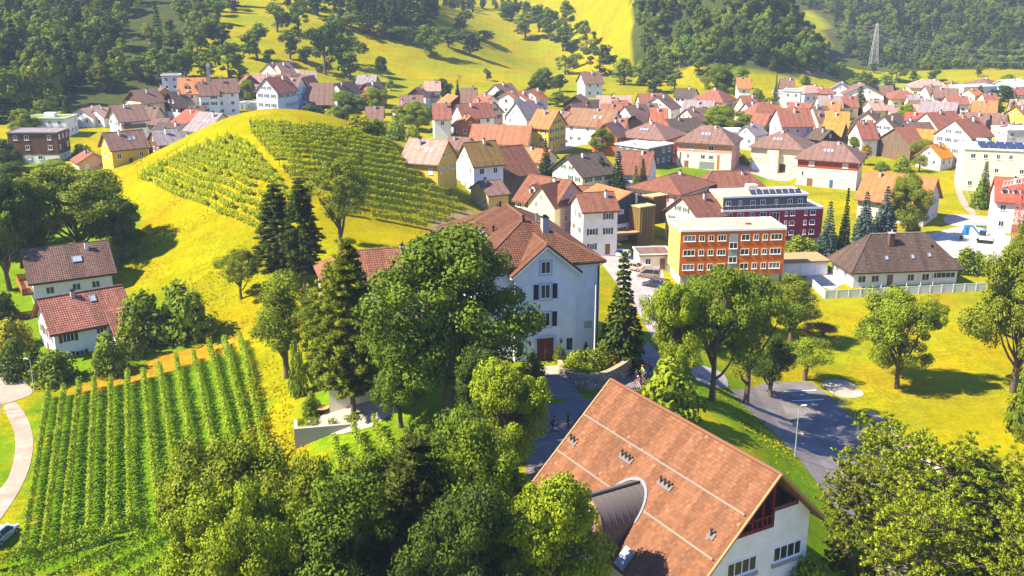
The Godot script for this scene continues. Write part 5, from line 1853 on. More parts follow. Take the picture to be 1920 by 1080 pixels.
# ---------------------------------------------------------------- cars
func make_car(called: String, label: String, at: Vector3, yaw: float, paint: Color, kind := 0, group := "cars parked in the village"):
	var root := thing(called, label, "car", at, yaw, group)
	# side outline, x forward: lower body rings and cabin rings as [x, half width, bottom, top]
	var L := [4.1, 4.5, 4.4, 5.2][kind] as float
	var hh := [1.48, 1.46, 1.80, 2.2][kind] as float
	var m := base_mat(paint, 0.35)
	m.metallic_specular = 0.5; m.clearcoat_enabled = true; m.clearcoat = 0.8; m.clearcoat_roughness = 0.1
	var s := Shape.new()
	var belt := 0.88 if kind < 2 else 1.0
	var st := [[-0.5, 0.70, 0.42, 0.62], [-0.485, 0.80, 0.30, 0.86], [-0.40, 0.86, 0.22, belt], [-0.1, 0.88, 0.2, belt + 0.02], [0.2, 0.88, 0.2, belt], [0.36, 0.86, 0.22, belt - 0.14 if kind < 2 else belt], [0.47, 0.78, 0.28, 0.68], [0.5, 0.66, 0.36, 0.58]]
	var rings := []
	for q in st:
		var x: float = q[0] * L; var w: float = q[1]
		rings.append([V(x, q[2], -w * 0.92), V(x, q[2] + 0.12, -w), V(x, q[3] - 0.12, -w), V(x, q[3], -w * 0.86), V(x, q[3], w * 0.86), V(x, q[3] - 0.12, w), V(x, q[2] + 0.12, w), V(x, q[2], w * 0.92)])
	loft(s, rings)
	obj(s, "body", m, root)
	var cab: Array = [[[-0.49, -0.42, 0.08, 0.27], [0.30]], [[-0.36, -0.2, 0.06, 0.24], [0.3]], [[-0.49, -0.45, 0.12, 0.36], [0.3]], [[-0.5, -0.49, 0.22, 0.42], [0.3]]][kind][0]
	s = Shape.new()
	var g := Shape.new()
	var lo := []; var hi := []
	for k in [[cab[0], 0], [cab[3], 0]]: lo.append(k[0] * L)
	for k in [cab[1], cab[2]]: hi.append(k * L)
	var wb := 0.80; var wt := 0.62
	var b0 := belt - 0.03
	var q := [V(lo[0], b0, -wb), V(lo[1], b0 - 0.05, -wb), V(lo[1], b0 - 0.05, wb), V(lo[0], b0, wb), V(hi[0], hh - 0.05, -wt), V(hi[1], hh - 0.05, -wt), V(hi[1], hh - 0.05, wt), V(hi[0], hh - 0.05, wt)]
	g.quad(q[1], q[0], q[4], q[5]); g.quad(q[3], q[2], q[6], q[7]); g.quad(q[2], q[1], q[5], q[6]); g.quad(q[0], q[3], q[7], q[4])
	obj(g, "windows", mats.car_glass, root)
	loft(s, [[q[4] + V(-0.04, 0, 0), q[4] + V(-0.02, 0.05, 0.06), q[7] + V(-0.02, 0.05, -0.06), q[7] + V(-0.04, 0, 0)], [q[4].lerp(q[5], 0.5) + V(0, 0.01, -0.01), q[4].lerp(q[5], 0.5) + V(0, 0.08, 0.06), q[7].lerp(q[6], 0.5) + V(0, 0.08, -0.06), q[7].lerp(q[6], 0.5) + V(0, 0.01, 0.01)], [q[5] + V(0.04, 0, 0), q[5] + V(0, 0.05, 0.06), q[6] + V(0, 0.05, -0.06), q[6] + V(0.04, 0, 0)]])
	for k in [-1, 1]:
		for f in ([0.0, 0.35, 1.0] if kind != 1 else [0.0, 0.5, 1.0]):
			var a := V(lerpf(lo[0], lo[1], f), b0, k * (wb + 0.005)); var b := V(lerpf(hi[0], hi[1], f), hh - 0.04, k * (wt + 0.005))
			s.tube([a, b], [0.05, 0.045], 5)
	obj(s, "car_roof", m, root)
	for x in [-0.31, 0.31]:
		for k in [-1, 1]:
			var t := Shape.new(); var rim := Shape.new()
			t.lathe([[0.18, -0.1], [0.30, -0.11], [0.33, -0.05], [0.33, 0.05], [0.30, 0.11], [0.18, 0.1]], 14)
			rim.lathe([[0.01, 0.07], [0.1, 0.05], [0.19, 0.09]], 10); rim.lathe([[0.19, -0.09], [0.1, -0.05], [0.01, -0.07]], 10)
			var w := obj(t, "wheel", mats.rubber, root, Transform3D(Basis(Vector3.RIGHT, PI / 2), V(x * L, 0.33, k * 0.78)))
			obj(rim, "rim", mats.steel, w)
	for k in [-1, 1]:
		var t := Shape.new()
		t.cbox(V(L * 0.488, 0.60, k * 0.58), V(0.1, 0.13, 0.3))
		obj(t, "headlight", plain("lamp_glass", lin(.7, .72, .72), 0.1), root)
		t = Shape.new()
		t.cbox(V(-L * 0.492, 0.72, k * 0.66), V(0.06, 0.2, 0.2))
		obj(t, "tail_light", plain("tail_red", lin(.35, .01, .01), 0.2), root)
		t = Shape.new()
		t.cbox(V(L * 0.2, belt + 0.02, k * 0.97), V(0.1, 0.12, 0.16))
		obj(t, "mirror", m, root)
	return root

func loft(s: Shape, rings: Array):
	for i in rings.size() - 1:
		var a: Array = rings[i]; var b: Array = rings[i + 1]
		var n := a.size()
		for k in n:
			s.quad(a[k], a[(k + 1) % n], b[(k + 1) % n], b[k])
	for e in [0, rings.size() - 1]:
		var r: Array = rings[e]
		for k in range(1, r.size() - 1):
			if e == 0: s.tri(r[0], r[k + 1], r[k])
			else: s.tri(r[0], r[k], r[k + 1])

# ---------------------------------------------------------------- people: one skin grown round a skeleton (surface nets)
func bone_distance(p: Vector3, b: Array) -> float:
	var a: Vector3 = b[0]; var d: Vector3 = b[1] - a
	var f := clampf((p - a).dot(d) / maxf(d.length_squared(), 1e-9), 0, 1)
	return p.distance_to(a + d * f) - lerpf(b[2], b[3], f)

func grow(s: Shape, bones: Array, cell: float, soft: float, colors: Array):
	var lo := Vector3.ONE * 1e9; var hi := -lo
	for b in bones:
		for e in [0, 1]:
			lo = lo.min(b[e] - Vector3.ONE * (b[2 + e] + cell * 2)); hi = hi.max(b[e] + Vector3.ONE * (b[2 + e] + cell * 2))
	var n := Vector3i(((hi - lo) / cell).ceil()) + Vector3i.ONE
	var field := PackedFloat32Array()
	field.resize(n.x * n.y * n.z)
	field.fill(1.0)
	for b in bones:
		var l: Vector3 = (b[0] as Vector3).min(b[1]) - Vector3.ONE * (maxf(b[2], b[3]) + soft * 2 + cell); var h: Vector3 = (b[0] as Vector3).max(b[1]) + Vector3.ONE * (maxf(b[2], b[3]) + soft * 2 + cell)
		var i0 := Vector3i(((l - lo) / cell).floor().max(Vector3.ZERO)); var i1 := Vector3i(((h - lo) / cell).ceil()).min(n - Vector3i.ONE)
		for z in range(i0.z, i1.z + 1):
			for y in range(i0.y, i1.y + 1):
				for x in range(i0.x, i1.x + 1):
					var k := (z * n.y + y) * n.x + x
					var d := bone_distance(lo + V(x, y, z) * cell, b)
					var e := field[k]
					var w := maxf(soft - absf(d - e), 0) / soft
					field[k] = minf(d, e) - w * w * soft * 0.25
	var vert := {}
	for z in n.z - 1:
		for y in n.y - 1:
			for x in n.x - 1:
				var k := (z * n.y + y) * n.x + x
				var c := [field[k], field[k + 1], field[k + n.x], field[k + n.x + 1], field[k + n.x * n.y], field[k + n.x * n.y + 1], field[k + n.x * n.y + n.x], field[k + n.x * n.y + n.x + 1]]
				var ins := 0
				for q in 8:
					if c[q] < 0: ins += 1
				if ins == 0 or ins == 8: continue
				var p := Vector3.ZERO; var m := 0
				for e in [[0, 1], [2, 3], [4, 5], [6, 7], [0, 2], [1, 3], [4, 6], [5, 7], [0, 4], [1, 5], [2, 6], [3, 7]]:
					if (c[e[0]] < 0) != (c[e[1]] < 0):
						var f: float = c[e[0]] / (c[e[0]] - c[e[1]])
						var a := V(e[0] & 1, (e[0] >> 1) & 1, e[0] >> 2); var b := V(e[1] & 1, (e[1] >> 1) & 1, e[1] >> 2)
						p += a.lerp(b, f); m += 1
				var g := V(c[1] - c[0] + c[3] - c[2] + c[5] - c[4] + c[7] - c[6], c[2] - c[0] + c[3] - c[1] + c[6] - c[4] + c[7] - c[5], c[4] - c[0] + c[5] - c[1] + c[6] - c[2] + c[7] - c[3]).normalized()
				var at := lo + (V(x, y, z) + p / m) * cell
				var best := 1e9; var col := 0
				for b in bones:
					var d := bone_distance(at, b)
					if d < best:
						best = d; col = b[4]
				vert[k] = [at, g, colors[col]]
	var sx := 1; var sy := n.x; var sz := n.x * n.y
	for k in vert:
		var x: int = k % n.x; var y: int = (k / n.x) % n.y; var z: int = k / sz
		for ax in [[sx, sy, sz], [sy, sz, sx], [sz, sx, sy]]:
			if field[k] < 0 == (field[k + ax[0]] < 0): continue
			var q := [k, k - ax[1], k - ax[1] - ax[2], k - ax[2]]
			if not (vert.has(q[1]) and vert.has(q[2]) and vert.has(q[3])): continue
			var e0: Vector3 = vert[q[0]][0]
			if (vert[q[1]][0] - e0).cross(vert[q[2]][0] - e0).dot(vert[q[0]][1]) > 0.0: q.reverse()
			for i in [0, 1, 2, 0, 2, 3]:
				var w: Array = vert[q[i]]
				s.v.append(w[0]); s.n.append(w[1]); s.c.append(w[2]); s.t.append(Vector2.ZERO)

# a hand on the wrist w, fingers along dir, palm normal up; curl closes the fingers
func hand_bones(w: Vector3, dir: Vector3, palm: Vector3, curl: float, left: float) -> Array:
	var side := dir.cross(palm).normalized() * left
	var r := []
	var k := w + dir * 0.085
	for i in 4:
		var o := side * (i - 1.5) * 0.021
		r.append([w + o * 0.5, k + o, 0.016, 0.012, 0])
		var len: float = [0.062, 0.075, 0.07, 0.052][i]
		var d := dir
		var p := k + o
		for j in 3:
			d = d.rotated(side.normalized() * left, -curl if j else -curl * 0.6).normalized()
			var q: Vector3 = p + d * len * [0.5, 0.3, 0.22][j]
			r.append([p, q, 0.0098, 0.0085, 0])
			p = q
	var tb := w + dir * 0.03 - side * 0.03
	var t1 := tb + (dir * 0.7 - side * 0.7).normalized() * 0.045
	r.append([w + dir * 0.02, tb, 0.015, 0.013, 0]); r.append([tb, t1, 0.012, 0.011, 0]); r.append([t1, t1 + (dir + palm * -0.3).normalized() * 0.03, 0.0105, 0.009, 0])
	return r

# pose: joints in metres, facing +x; colours: 0 skin, 1 top, 2 trousers, 3 shoes, 4 helmet or hair
func person(label: String, at: Vector3, yaw: float, pose: String, top: Color, legs: Color, hat: Color, group := "cyclists in the school court"):
	var root := thing("person", label, "person", at, yaw, group)
	var J := {}
	if pose == "stand":
		J = {"hip": V(0, 0.93, 0), "chest": V(0.03, 1.32, 0), "neck": V(0.03, 1.47, 0), "head": V(0.06, 1.60, 0), "elL": V(0.0, 1.14, -0.29), "elR": V(0.0, 1.14, 0.29), "haL": V(0.2, 1.0, -0.24), "haR": V(0.22, 1.02, 0.22), "knL": V(0.04, 0.49, -0.11), "knR": V(0.02, 0.49, 0.12), "ftL": V(0.0, 0.06, -0.12), "ftR": V(-0.05, 0.06, 0.14)}
	elif pose == "bike":   # astride a standing bicycle, hands on the bars
		J = {"hip": V(-0.18, 0.98, 0), "chest": V(0.04, 1.36, 0), "neck": V(0.09, 1.50, 0), "head": V(0.15, 1.63, 0), "elL": V(0.22, 1.14, -0.27), "elR": V(0.22, 1.14, 0.27), "haL": V(0.44, 1.04, -0.24), "haR": V(0.44, 1.04, 0.24), "knL": V(0.02, 0.54, -0.16), "knR": V(0.06, 0.55, 0.18), "ftL": V(-0.06, 0.06, -0.22), "ftR": V(0.02, 0.10, 0.2)}
	else:   # bending over a bicycle beside
		J = {"hip": V(0, 0.92, 0), "chest": V(0.2, 1.24, 0), "neck": V(0.29, 1.36, 0), "head": V(0.38, 1.46, 0), "elL": V(0.34, 1.02, -0.26), "elR": V(0.36, 1.04, 0.26), "haL": V(0.52, 0.98, -0.2), "haR": V(0.54, 1.0, 0.22), "knL": V(0.05, 0.48, -0.11), "knR": V(0.0, 0.49, 0.12), "ftL": V(0.02, 0.06, -0.12), "ftR": V(-0.12, 0.06, 0.13)}
	var sh := 0.19
	var bones := []
	for k in [-1, 1]:
		var e := "L" if k < 0 else "R"
		var sp: Vector3 = J.chest + V(0, 0.07, k * sh); var hp: Vector3 = J.hip + V(0, -0.03, k * 0.1)
		bones.append([sp, J["el" + e], 0.062, 0.045, 1]); bones.append([J["el" + e], J["ha" + e], 0.042, 0.030, 0])
		bones.append([hp, J["kn" + e], 0.095, 0.062, 2]); bones.append([J["kn" + e], J["ft" + e] + V(0, 0.06, 0), 0.058, 0.040, 0])
		bones.append([J["ft" + e] + V(-0.05, 0.0, 0), J["ft" + e] + V(0.17, -0.012, 0), 0.048, 0.036, 3])
		bones.append([J.chest + V(0, 0.06, k * 0.02), sp, 0.10, 0.07, 1])
	bones.append([J.hip, (J.hip + J.chest) / 2, 0.135, 0.12, 2]); bones.append([(J.hip + J.chest) / 2, J.chest, 0.125, 0.15, 1]); bones.append([J.chest, J.neck, 0.12, 0.06, 1]); bones.append([J.neck, J.head, 0.052, 0.055, 0])
	var colors := [Color(.45, .24, .16), top, legs, Color(.03, .03, .03), hat]
	var s := Shape.new()
	grow(s, bones, 0.03, 0.05, colors)
	# head with nose, chin and ears on a finer grid
	var h: Vector3 = J.head
	grow(s, [[h + V(0, 0.05, 0), h + V(0.01, 0.02, 0), 0.098, 0.09, 0], [h + V(0.03, -0.05, 0), h + V(0.055, -0.07, 0), 0.06, 0.04, 0], [h + V(0.09, 0.02, 0), h + V(0.115, -0.015, 0), 0.012, 0.018, 0], [h + V(0, 0.01, 0.09), h + V(0, -0.02, 0.092), 0.02, 0.014, 0], [h + V(0, 0.01, -0.09), h + V(0, -0.02, -0.092), 0.02, 0.014, 0], [h + V(0, -0.1, 0), h + V(0, -0.02, 0), 0.055, 0.06, 0]], 0.014, 0.02, colors)
	for k in [-1, 1]:
		var e := "L" if k < 0 else "R"
		var dir: Vector3 = (J["ha" + e] - J["el" + e]).normalized()
		grow(s, hand_bones(J["ha" + e] + dir * 0.01, dir, Vector3.UP, 0.75 if pose != "stand" else 0.35, -k), 0.0075, 0.006, colors)
	obj(s, "body", mats.figure, root)
	var hs := Shape.new()
	hs.lathe([[0.118, 0.02], [0.122, 0.07], [0.105, 0.13], [0.06, 0.168], [0.005, 0.178]], 10, h + V(-0.005, 0.03, 0))
	obj(hs, "helmet", plain("hat%s" % hat, hat.linear_to_srgb(), 0.4), root)
	for k in [-1, 1]:
		var ey := Shape.new()
		ey.cbox(h + V(0.094, 0.03, k * 0.035), V(0.01, 0.012, 0.022))
		obj(ey, "eye", mats.dark_metal, root)

func bicycle(label: String, at: Vector3, yaw: float, col: Color, lean := 0.0):
	var root := thing("bicycle", label, "bicycle", at, yaw, "bicycles in the school court")
	root.rotation.x = lean
	for x in [-0.52, 0.52]:
		var t := Shape.new(); var sp := Shape.new()
		var ring := []; var rad := []
		for i in 25:
			var a := TAU * i / 24
			ring.append(V(x + cos(a) * 0.33, 0.35 + sin(a) * 0.33, 0)); rad.append(0.026)
		t.tube(ring, rad, 6, false)
		var w := obj(t, "wheel", mats.rubber, root)
		for i in 14:
			var a := TAU * i / 14
			sp.tube([V(x, 0.35, 0), V(x + cos(a) * 0.32, 0.35 + sin(a) * 0.32, 0)], [0.006, 0.004], 3, false)
		obj(sp, "spokes", mats.steel, w)
	var f := Shape.new()
	var bb := V(-0.06, 0.32, 0); var st := V(-0.2, 0.84, 0); var hd := V(0.36, 0.82, 0)
	for q in [[bb, st], [st, hd], [hd + V(0.02, -0.12, 0), bb], [V(-0.52, 0.35, 0.05), bb], [V(-0.52, 0.35, -0.05), st], [hd + V(-0.02, 0.1, 0), V(0.52, 0.35, 0)]]:
		f.tube(q, [0.024, 0.022], 6)
	obj(f, "frame", plain("bike%s" % col, col.linear_to_srgb(), 0.35), root)
	f = Shape.new()
	f.tube([V(0.36, 1.0, -0.3), V(0.4, 1.0, 0), V(0.36, 1.0, 0.3)], [0.018, 0.018, 0.018], 6); f.tube([hd, V(0.38, 1.0, 0)], [0.018, 0.018], 6)
	obj(f, "handlebar", mats.dark_metal, root)
	f = Shape.new()
	f.tube([V(-0.34, 0.93, 0), V(-0.2, 0.94, 0), V(-0.06, 0.93, 0)], [0.075, 0.06, 0.02], 6); f.tube([st, V(-0.2, 0.93, 0)], [0.016, 0.016], 6)
	obj(f, "saddle", mats.dark_metal, root)
	f = Shape.new()
	f.tube([bb + V(0.12, -0.1, 0.07), bb + V(-0.12, 0.1, -0.07)], [0.014, 0.014], 5); f.cbox(bb + V(0.12, -0.1, 0.12), V(0.09, 0.02, 0.08)); f.cbox(bb + V(-0.12, 0.1, -0.12), V(0.09, 0.02, 0.08))
	obj(f, "crank", mats.steel, root)

# ---------------------------------------------------------------- walls, steps, fences, lamps
func stone_wall(pts: Array, top: float):   # curved retaining wall of rubble
	var t := thing("stone_wall", "curved rubble stone wall holding the planted terrace beside the steps", "wall", V(pts[0][0], top, pts[0][1]))
	var base := t.position
	var body := Shape.new(); var cap := Shape.new()
	var where := []; var cols := []
	var r := RandomNumberGenerator.new()
	r.seed = 5
	for i in pts.size() - 1:
		var a := V(pts[i][0], top, pts[i][1]) - base; var b := V(pts[i + 1][0], top, pts[i + 1][1]) - base
		var dir := (b - a).normalized(); var out := dir.cross(Vector3.UP)
		var q := V(0, -6.5, 0)
		var k := out * -0.5
		body.quad(a + q, b + q, b, a); body.quad(b + k, a + k, a, b)
		body.quad(b + k + q, a + k + q, a + k, b + k)
		cap.slab(a + out * 0.1 + V(0, 0.14, 0), b + out * 0.1 + V(0, 0.14, 0), b + k * 1.1 + V(0, 0.14, 0), a + k * 1.1 + V(0, 0.14, 0), 0.14)
		var len := a.distance_to(b)
		var y := -0.15
		while y > -4.6:
			var x := r.randf_range(0, 0.3)
			while x < len:
				var w := r.randf_range(0.22, 0.5); var h := r.randf_range(0.18, 0.3)
				var p := a + dir * (x + w / 2) + V(0, y, 0) + out * 0.0
				where.append(Transform3D(Basis(dir, Vector3.UP, out) * Basis(V(r.randf(), r.randf(), r.randf()).normalized(), r.randf_range(-0.2, 0.2)) * Basis.from_scale(V(w, h, r.randf_range(0.2, 0.34))), p))
				var g := r.randf_range(0.55, 1.35)
				cols.append(Color(g * 1.04, g, g * 0.94))
				x += w + 0.03
			y -= 0.26
	obj(body, "mortar", plain("mortar", lin(.24, .22, .19), 0.95), t)
	obj(cap, "coping", plain("coping", lin(.34, .27, .16), 0.95), t)
	var s := Shape.new()
	s.tint = Color.WHITE
	var ring := []
	for k in 7:
		var a := TAU * k / 7
		ring.append(V(cos(a) * 0.5 * r.randf_range(0.85, 1.05), sin(a) * 0.5 * r.randf_range(0.85, 1.05), 0.1))
	for k in 7:
		s.tri(ring[k], ring[(k + 1) % 7], V(0.05, -0.04, 0.55)); s.quad(V(ring[k].x, ring[k].y, -0.5), V(ring[(k + 1) % 7].x, ring[(k + 1) % 7].y, -0.5), ring[(k + 1) % 7], ring[k])
	var m := base_mat(lin(.34, .30, .25), 0.95)
	m.vertex_color_use_as_albedo = true
	scatter(to_mesh([s, m]), where, "stones", t, cols)

func steps(a0: Vector3, b0: Vector3, a1: Vector3, b1: Vector3, n: int):   # from the lowest edge a0-b0 to the top edge a1-b1
	var t := thing("stone_steps", "wide flight of grey stone steps up to the red door", "steps", a0)
	for i in n:
		var f := float(i) / n; var g := float(i + 1) / n
		var p := a0.lerp(a1, f) - a0; var q := b0.lerp(b1, f) - a0; var u := a0.lerp(a1, g) - a0; var w := b0.lerp(b1, g) - a0
		var y: float = lerpf(0, a1.y - a0.y, g)
		var s := Shape.new()
		p.y = y; q.y = y; u.y = y; w.y = y
		var nose := (p - u).normalized() * 0.04
		s.slab(p + nose, q + nose, w, u, 0.5)
		obj(s, "step", mats.stone_step, t)

func lamp_post(label: String, at: Vector3, h: float, yaw: float):
	var t := thing("street_lamp", label, "street lamp", at, yaw, "street lamps")
	var s := Shape.new()
	s.tube([V(0, -0.3, 0), V(0, h * 0.5, 0), V(0, h, 0), V(0.25, h + 0.12, 0)], [0.075, 0.06, 0.045, 0.04], 8)
	obj(s, "pole", plain("galvanised", lin(.48, .49, .47), 0.5, 0.4), t)
	s = Shape.new()
	s.tube([V(0.2, h + 0.11, 0), V(0.5, h + 0.18, 0), V(0.85, h + 0.2, 0)], [0.06, 0.13, 0.07], 8)
	obj(s, "lamp_head", plain("lamp_cover", lin(.62, .62, .58), 0.4), t)

func panel_fence(label: String, pts: Array, h: float, bays: int):
	var t := thing("panel_fence", label, "fence", on(pts[0][0], pts[0][1]))
	var base := t.position
	var post := Shape.new(); var panel := Shape.new()
	post.box(V(-0.06, -0.3, -0.06), V(0.06, h + 0.12, 0.06))
	var a := U(pts[0][0], pts[0][1]); var b := U(pts[1][0], pts[1][1])
	var len := a.distance_to(b) / bays
	panel.box(V(0.07, 0.12, -0.02), V(len - 0.07, h - 0.02, 0.02))
	panel.box(V(0.07, 0.02, -0.035), V(len - 0.07, 0.118, 0.035)); panel.box(V(0.07, h - 0.018, -0.035), V(len - 0.07, h + 0.06, 0.035))
	var pm := to_mesh([post, mats.white_paint]); var qm := to_mesh([panel, plain("fence_panel", lin(.62, .64, .55), 0.7)])
	var yaw := atan2(-(b.y - a.y), b.x - a.x)
	for i in bays + 1:
		var p := a.lerp(b, float(i) / bays)
		var w := Transform3D(Basis(Vector3.UP, yaw), on(p.x, p.y) - base)
		inst(pm, "post", t, w)
		if i < bays: inst(qm, "panel", t, w)

func wire_fence(label: String, pts: Array, h: float, gap: float, called := "wire_fence"):
	var t := thing(called, label, "fence", on(pts[0][0], pts[0][1]))
	var base := t.position
	var post := Shape.new()
	post.tube([V(0, -0.3, 0), V(0, h, 0)], [0.04, 0.04], 6)
	var pm := to_mesh([post, mats.galvanised])
	var path := []
	for p in pts: path.append(U(p[0], p[1]))
	var total := 0.0
	for i in path.size() - 1: total += path[i].distance_to(path[i + 1])
	var n := int(total / gap)
	var prev := Vector3.ZERO
	var wires := Shape.new()
	for i in n + 1:
		var q := walk(path, total * i / n)
		var p := on(q.x, q.y) - base
		inst(pm, "post", t, Transform3D(Basis(), p))
		if i > 0:
			for k in 5:
				wires.tube([prev + V(0, h * (k + 0.6) / 5.2, 0), p + V(0, h * (k + 0.6) / 5.2, 0)], [0.022 if k == 4 else 0.01, 0.022 if k == 4 else 0.01], 4, false)
		prev = p
	obj(wires, "wires", mats.galvanised, t)

func lattice(s: Shape, foot: float, head: float, h: float, levels: int, rad: float, at := Vector3.ZERO):
	for i in levels:
		var f := float(i) / levels; var g := float(i + 1) / levels
		var a := lerpf(foot, head, f); var b := lerpf(foot, head, g)
		var c := [U(-1, -1), U(1, -1), U(1, 1), U(-1, 1)]
		for k in 4:
			var p: Vector2 = c[k]; var q: Vector2 = c[(k + 1) % 4]
			var p0 := at + V(p.x * a, h * f, p.y * a); var p1 := at + V(p.x * b, h * g, p.y * b); var q1 := at + V(q.x * b, h * g, q.y * b); var q0 := at + V(q.x * a, h * f, q.y * a)
			s.tube([p0, p1], [rad, rad], 4, false); s.tube([p0, q1], [rad * 0.6, rad * 0.6], 3, false); s.tube([q0, p1], [rad * 0.6, rad * 0.6], 3, false); s.tube([p1, q1], [rad * 0.6, rad * 0.6], 3, false)

func pylon(at: Vector3, h: float, far_left: Vector3, far_right: Vector3):
	var t := thing("power_pylon", "pale steel lattice power pylon before the far wooded hill", "pylon", at)
	var s := Shape.new()
	lattice(s, 2.6, 0.5, h, 9, 0.16)
	var m := plain("pylon_steel", lin(.42, .42, .36), 0.6, 0.2)
	obj(s, "mast", m, t)
	for y in [h * 0.72, h * 0.84, h * 0.96]:
		s = Shape.new()
		var w := 4.6 if y < h * 0.9 else 3.4
		for k in [-1, 1]:
			s.tube([V(0, y, 0), V(k * w, y, 0)], [0.13, 0.09], 4); s.tube([V(0, y + 1.4, 0), V(k * w, y, 0)], [0.1, 0.07], 4)
		obj(s, "cross_arm", m, t)
		for k in [-1, 1]:
			var tip := at + V(k * w, y - 0.8, 0)
			for e in [far_left, far_right]:
				s = Shape.new()
				var pts := []; var rad := []
				for i in 17:
					var f := i / 16.0
					pts.append(tip.lerp(e + V(k * w, y - h * 0.8, 0), f) + V(0, -9.0 * 4 * f * (1 - f), 0) - tip); rad.append(0.03)
				s.tube(pts, rad, 4, false)
				tag(obj(s, "power_cable", plain("cable", lin(.34, .35, .34), 0.5, 0.4), null, Transform3D(Basis(), tip)), "thin power cable running %s from the %s arm of the steel pylon, %s side" % ["west" if e == far_left else "east", "lowest" if y < h * 0.8 else ("middle" if y < h * 0.9 else "top"), "left" if k < 0 else "right"], "cable", "power cables")

func small_things(D: Dictionary):
	plain("car_glass", lin(.02, .025, .03), 0.06)
	plain("galvanised", lin(.48, .49, .47), 0.5, 0.4)
	plain("stone_step", lin(.20, .19, .18), 0.95)
	var fm := base_mat(Color.WHITE, 0.8)
	fm.vertex_color_use_as_albedo = true
	mats.figure = fm
	stone_wall(D.wall, 11.9)
	var q: Array = D.steps
	steps(v3(q[0]), v3(q[1]), v3(q[2]), v3(q[3]), 13)
	# flagpole
	var t := thing("flagpole", "tall white flagpole on the planted terrace", "flagpole", v3(D.flagpole))
	var s := Shape.new()
	s.tube([V(0, -0.5, 0), V(0, 9.8, 0)], [0.09, 0.05], 8)
	obj(s, "pole", mats.white_paint, t)
	s = Shape.new()
	s.lathe([[0.01, 9.95], [0.09, 9.88], [0.01, 9.8]], 8)
	obj(s, "finial", mats.steel, t)
	for c in D.cars:   # label, x, z, yaw, colour, kind
		make_car("parked_car", c[0], on(c[1], c[2], 0.06), c[3], lin(c[4][0], c[4][1], c[4][2]), c[5])
	for p in D.people:   # label, x, z, yaw, pose, top, trousers, hat
		person(p[0], on(p[1], p[2], 0.07), p[3], p[4], Color(p[5][0], p[5][1], p[5][2]), Color(p[6][0], p[6][1], p[6][2]), Color(p[7][0], p[7][1], p[7][2]))
	for b in D.bikes:
		bicycle(b[0], on(b[1], b[2], 0.07), b[3], Color(b[4][0], b[4][1], b[4][2]))
	for l in D.lamps: lamp_post(l[0], on(l[1], l[2]), l[3], l[4])
	panel_fence("white panel fence between the bungalow and the yellow field", D.fence, 1.5, 14)
	panel_fence("short white fence at the bungalow forecourt", D.fence2, 1.5, 3)
	wire_fence("wire fence along the parking ground", D.wire, 1.9, 3.0)
	wire_fence("low wire fence beside the footpath", D.wire2, 1.1, 3.4)
	pylon(v3(D.pylon), 29.0, v3(D.pylon_left), v3(D.pylon_right))
	# steel mast in the upper hamlet
	t = thing("steel_mast", "slim grey lattice mast between the white gable houses", "mast", v3(D.mast))
	s = Shape.new()
	lattice(s, 0.5, 0.35, 14.0, 14, 0.09)
	obj(s, "mast", plain("mast_grey", lin(.30, .33, .35), 0.6, 0.3), t)
	s = Shape.new()
	s.box(V(-0.6, 14.0, -0.6), V(0.6, 15.2, 0.6)); s.tube([V(0, 15.2, 0), V(0, 17.0, 0)], [0.05, 0.03], 5)
	obj(s, "mast_head", mats.mast_grey, t)
	# parking sign
	t = thing("parking_sign", "blue parking sign on a thin post beside the parked cars", "sign", on(D.sign[0], D.sign[1]))
	s = Shape.new()
	s.tube([V(0, -0.3, 0), V(0, 2.6, 0)], [0.035, 0.035], 6)
	obj(s, "post", mats.galvanised, t)
	s = Shape.new()
	s.box(V(-0.3, 2.0, 0.04), V(0.3, 2.6, 0.07))
	var plate := obj(s, "plate", plain("sign_blue", lin(.01, .10, .45), 0.4), t)
	var tm := TextMesh.new()
	tm.text = "P"; tm.font_size = 46; tm.pixel_size = 0.01; tm.depth = 0.01
	var f := SystemFont.new()
	f.font_names = PackedStringArray(["Droid Sans"])
	tm.font = f
	tm.material = mats.white_paint
	inst(tm, "letter", plate, Transform3D(Basis(), V(0, 2.3, 0.08)))
	# flower box bench in the field
	t = thing("log_bench", "small brown wooden bench in the yellow field", "bench", on(D.bench[0], D.bench[1]), 20.0)
	for z in [-0.17, 0.05, 0.27]:
		s = Shape.new()
		s.box(V(-0.8, 0.42, z - 0.09), V(0.8, 0.48, z + 0.09))
		obj(s, "seat_plank", mats.timber, t)
	for x in [-0.6, 0.6]:
		s = Shape.new()
		s.box(V(x - 0.1, -0.2, -0.22), V(x + 0.1, 0.42, 0.32))
		obj(s, "leg", mats.timber, t)
	# concrete kerb wall by the pines
	t = thing("concrete_wall", "short pale concrete wall beside the vegetable garden", "wall", on(D.block[0], D.block[1]), D.block[2])
	s = Shape.new()
	s.box(V(-2.6, -0.6, -0.2), V(2.6, 0.75, 0.2))
	obj(s, "wall_body", mats.concrete, t)
	s = Shape.new()
	s.box(V(-2.65, 0.75, -0.25), V(2.65, 0.83, 0.25))
	obj(s, "coping", mats.chimney_stone, t)
	# garden table and umbrella base on the terrace
	t = thing("garden_table", "round brown garden table on the gravel terrace", "table", on(D.table[0], D.table[1]))
	s = Shape.new()
	s.lathe([[0.01, 0.70], [0.75, 0.70], [0.78, 0.73], [0.75, 0.76], [0.01, 0.76]], 16)
	obj(s, "table_top", mats.pale_timber, t)
	s = Shape.new()
	s.lathe([[0.35, 0.0], [0.3, 0.05], [0.06, 0.1], [0.06, 0.7]], 10)
	obj(s, "leg", mats.dark_metal, t)
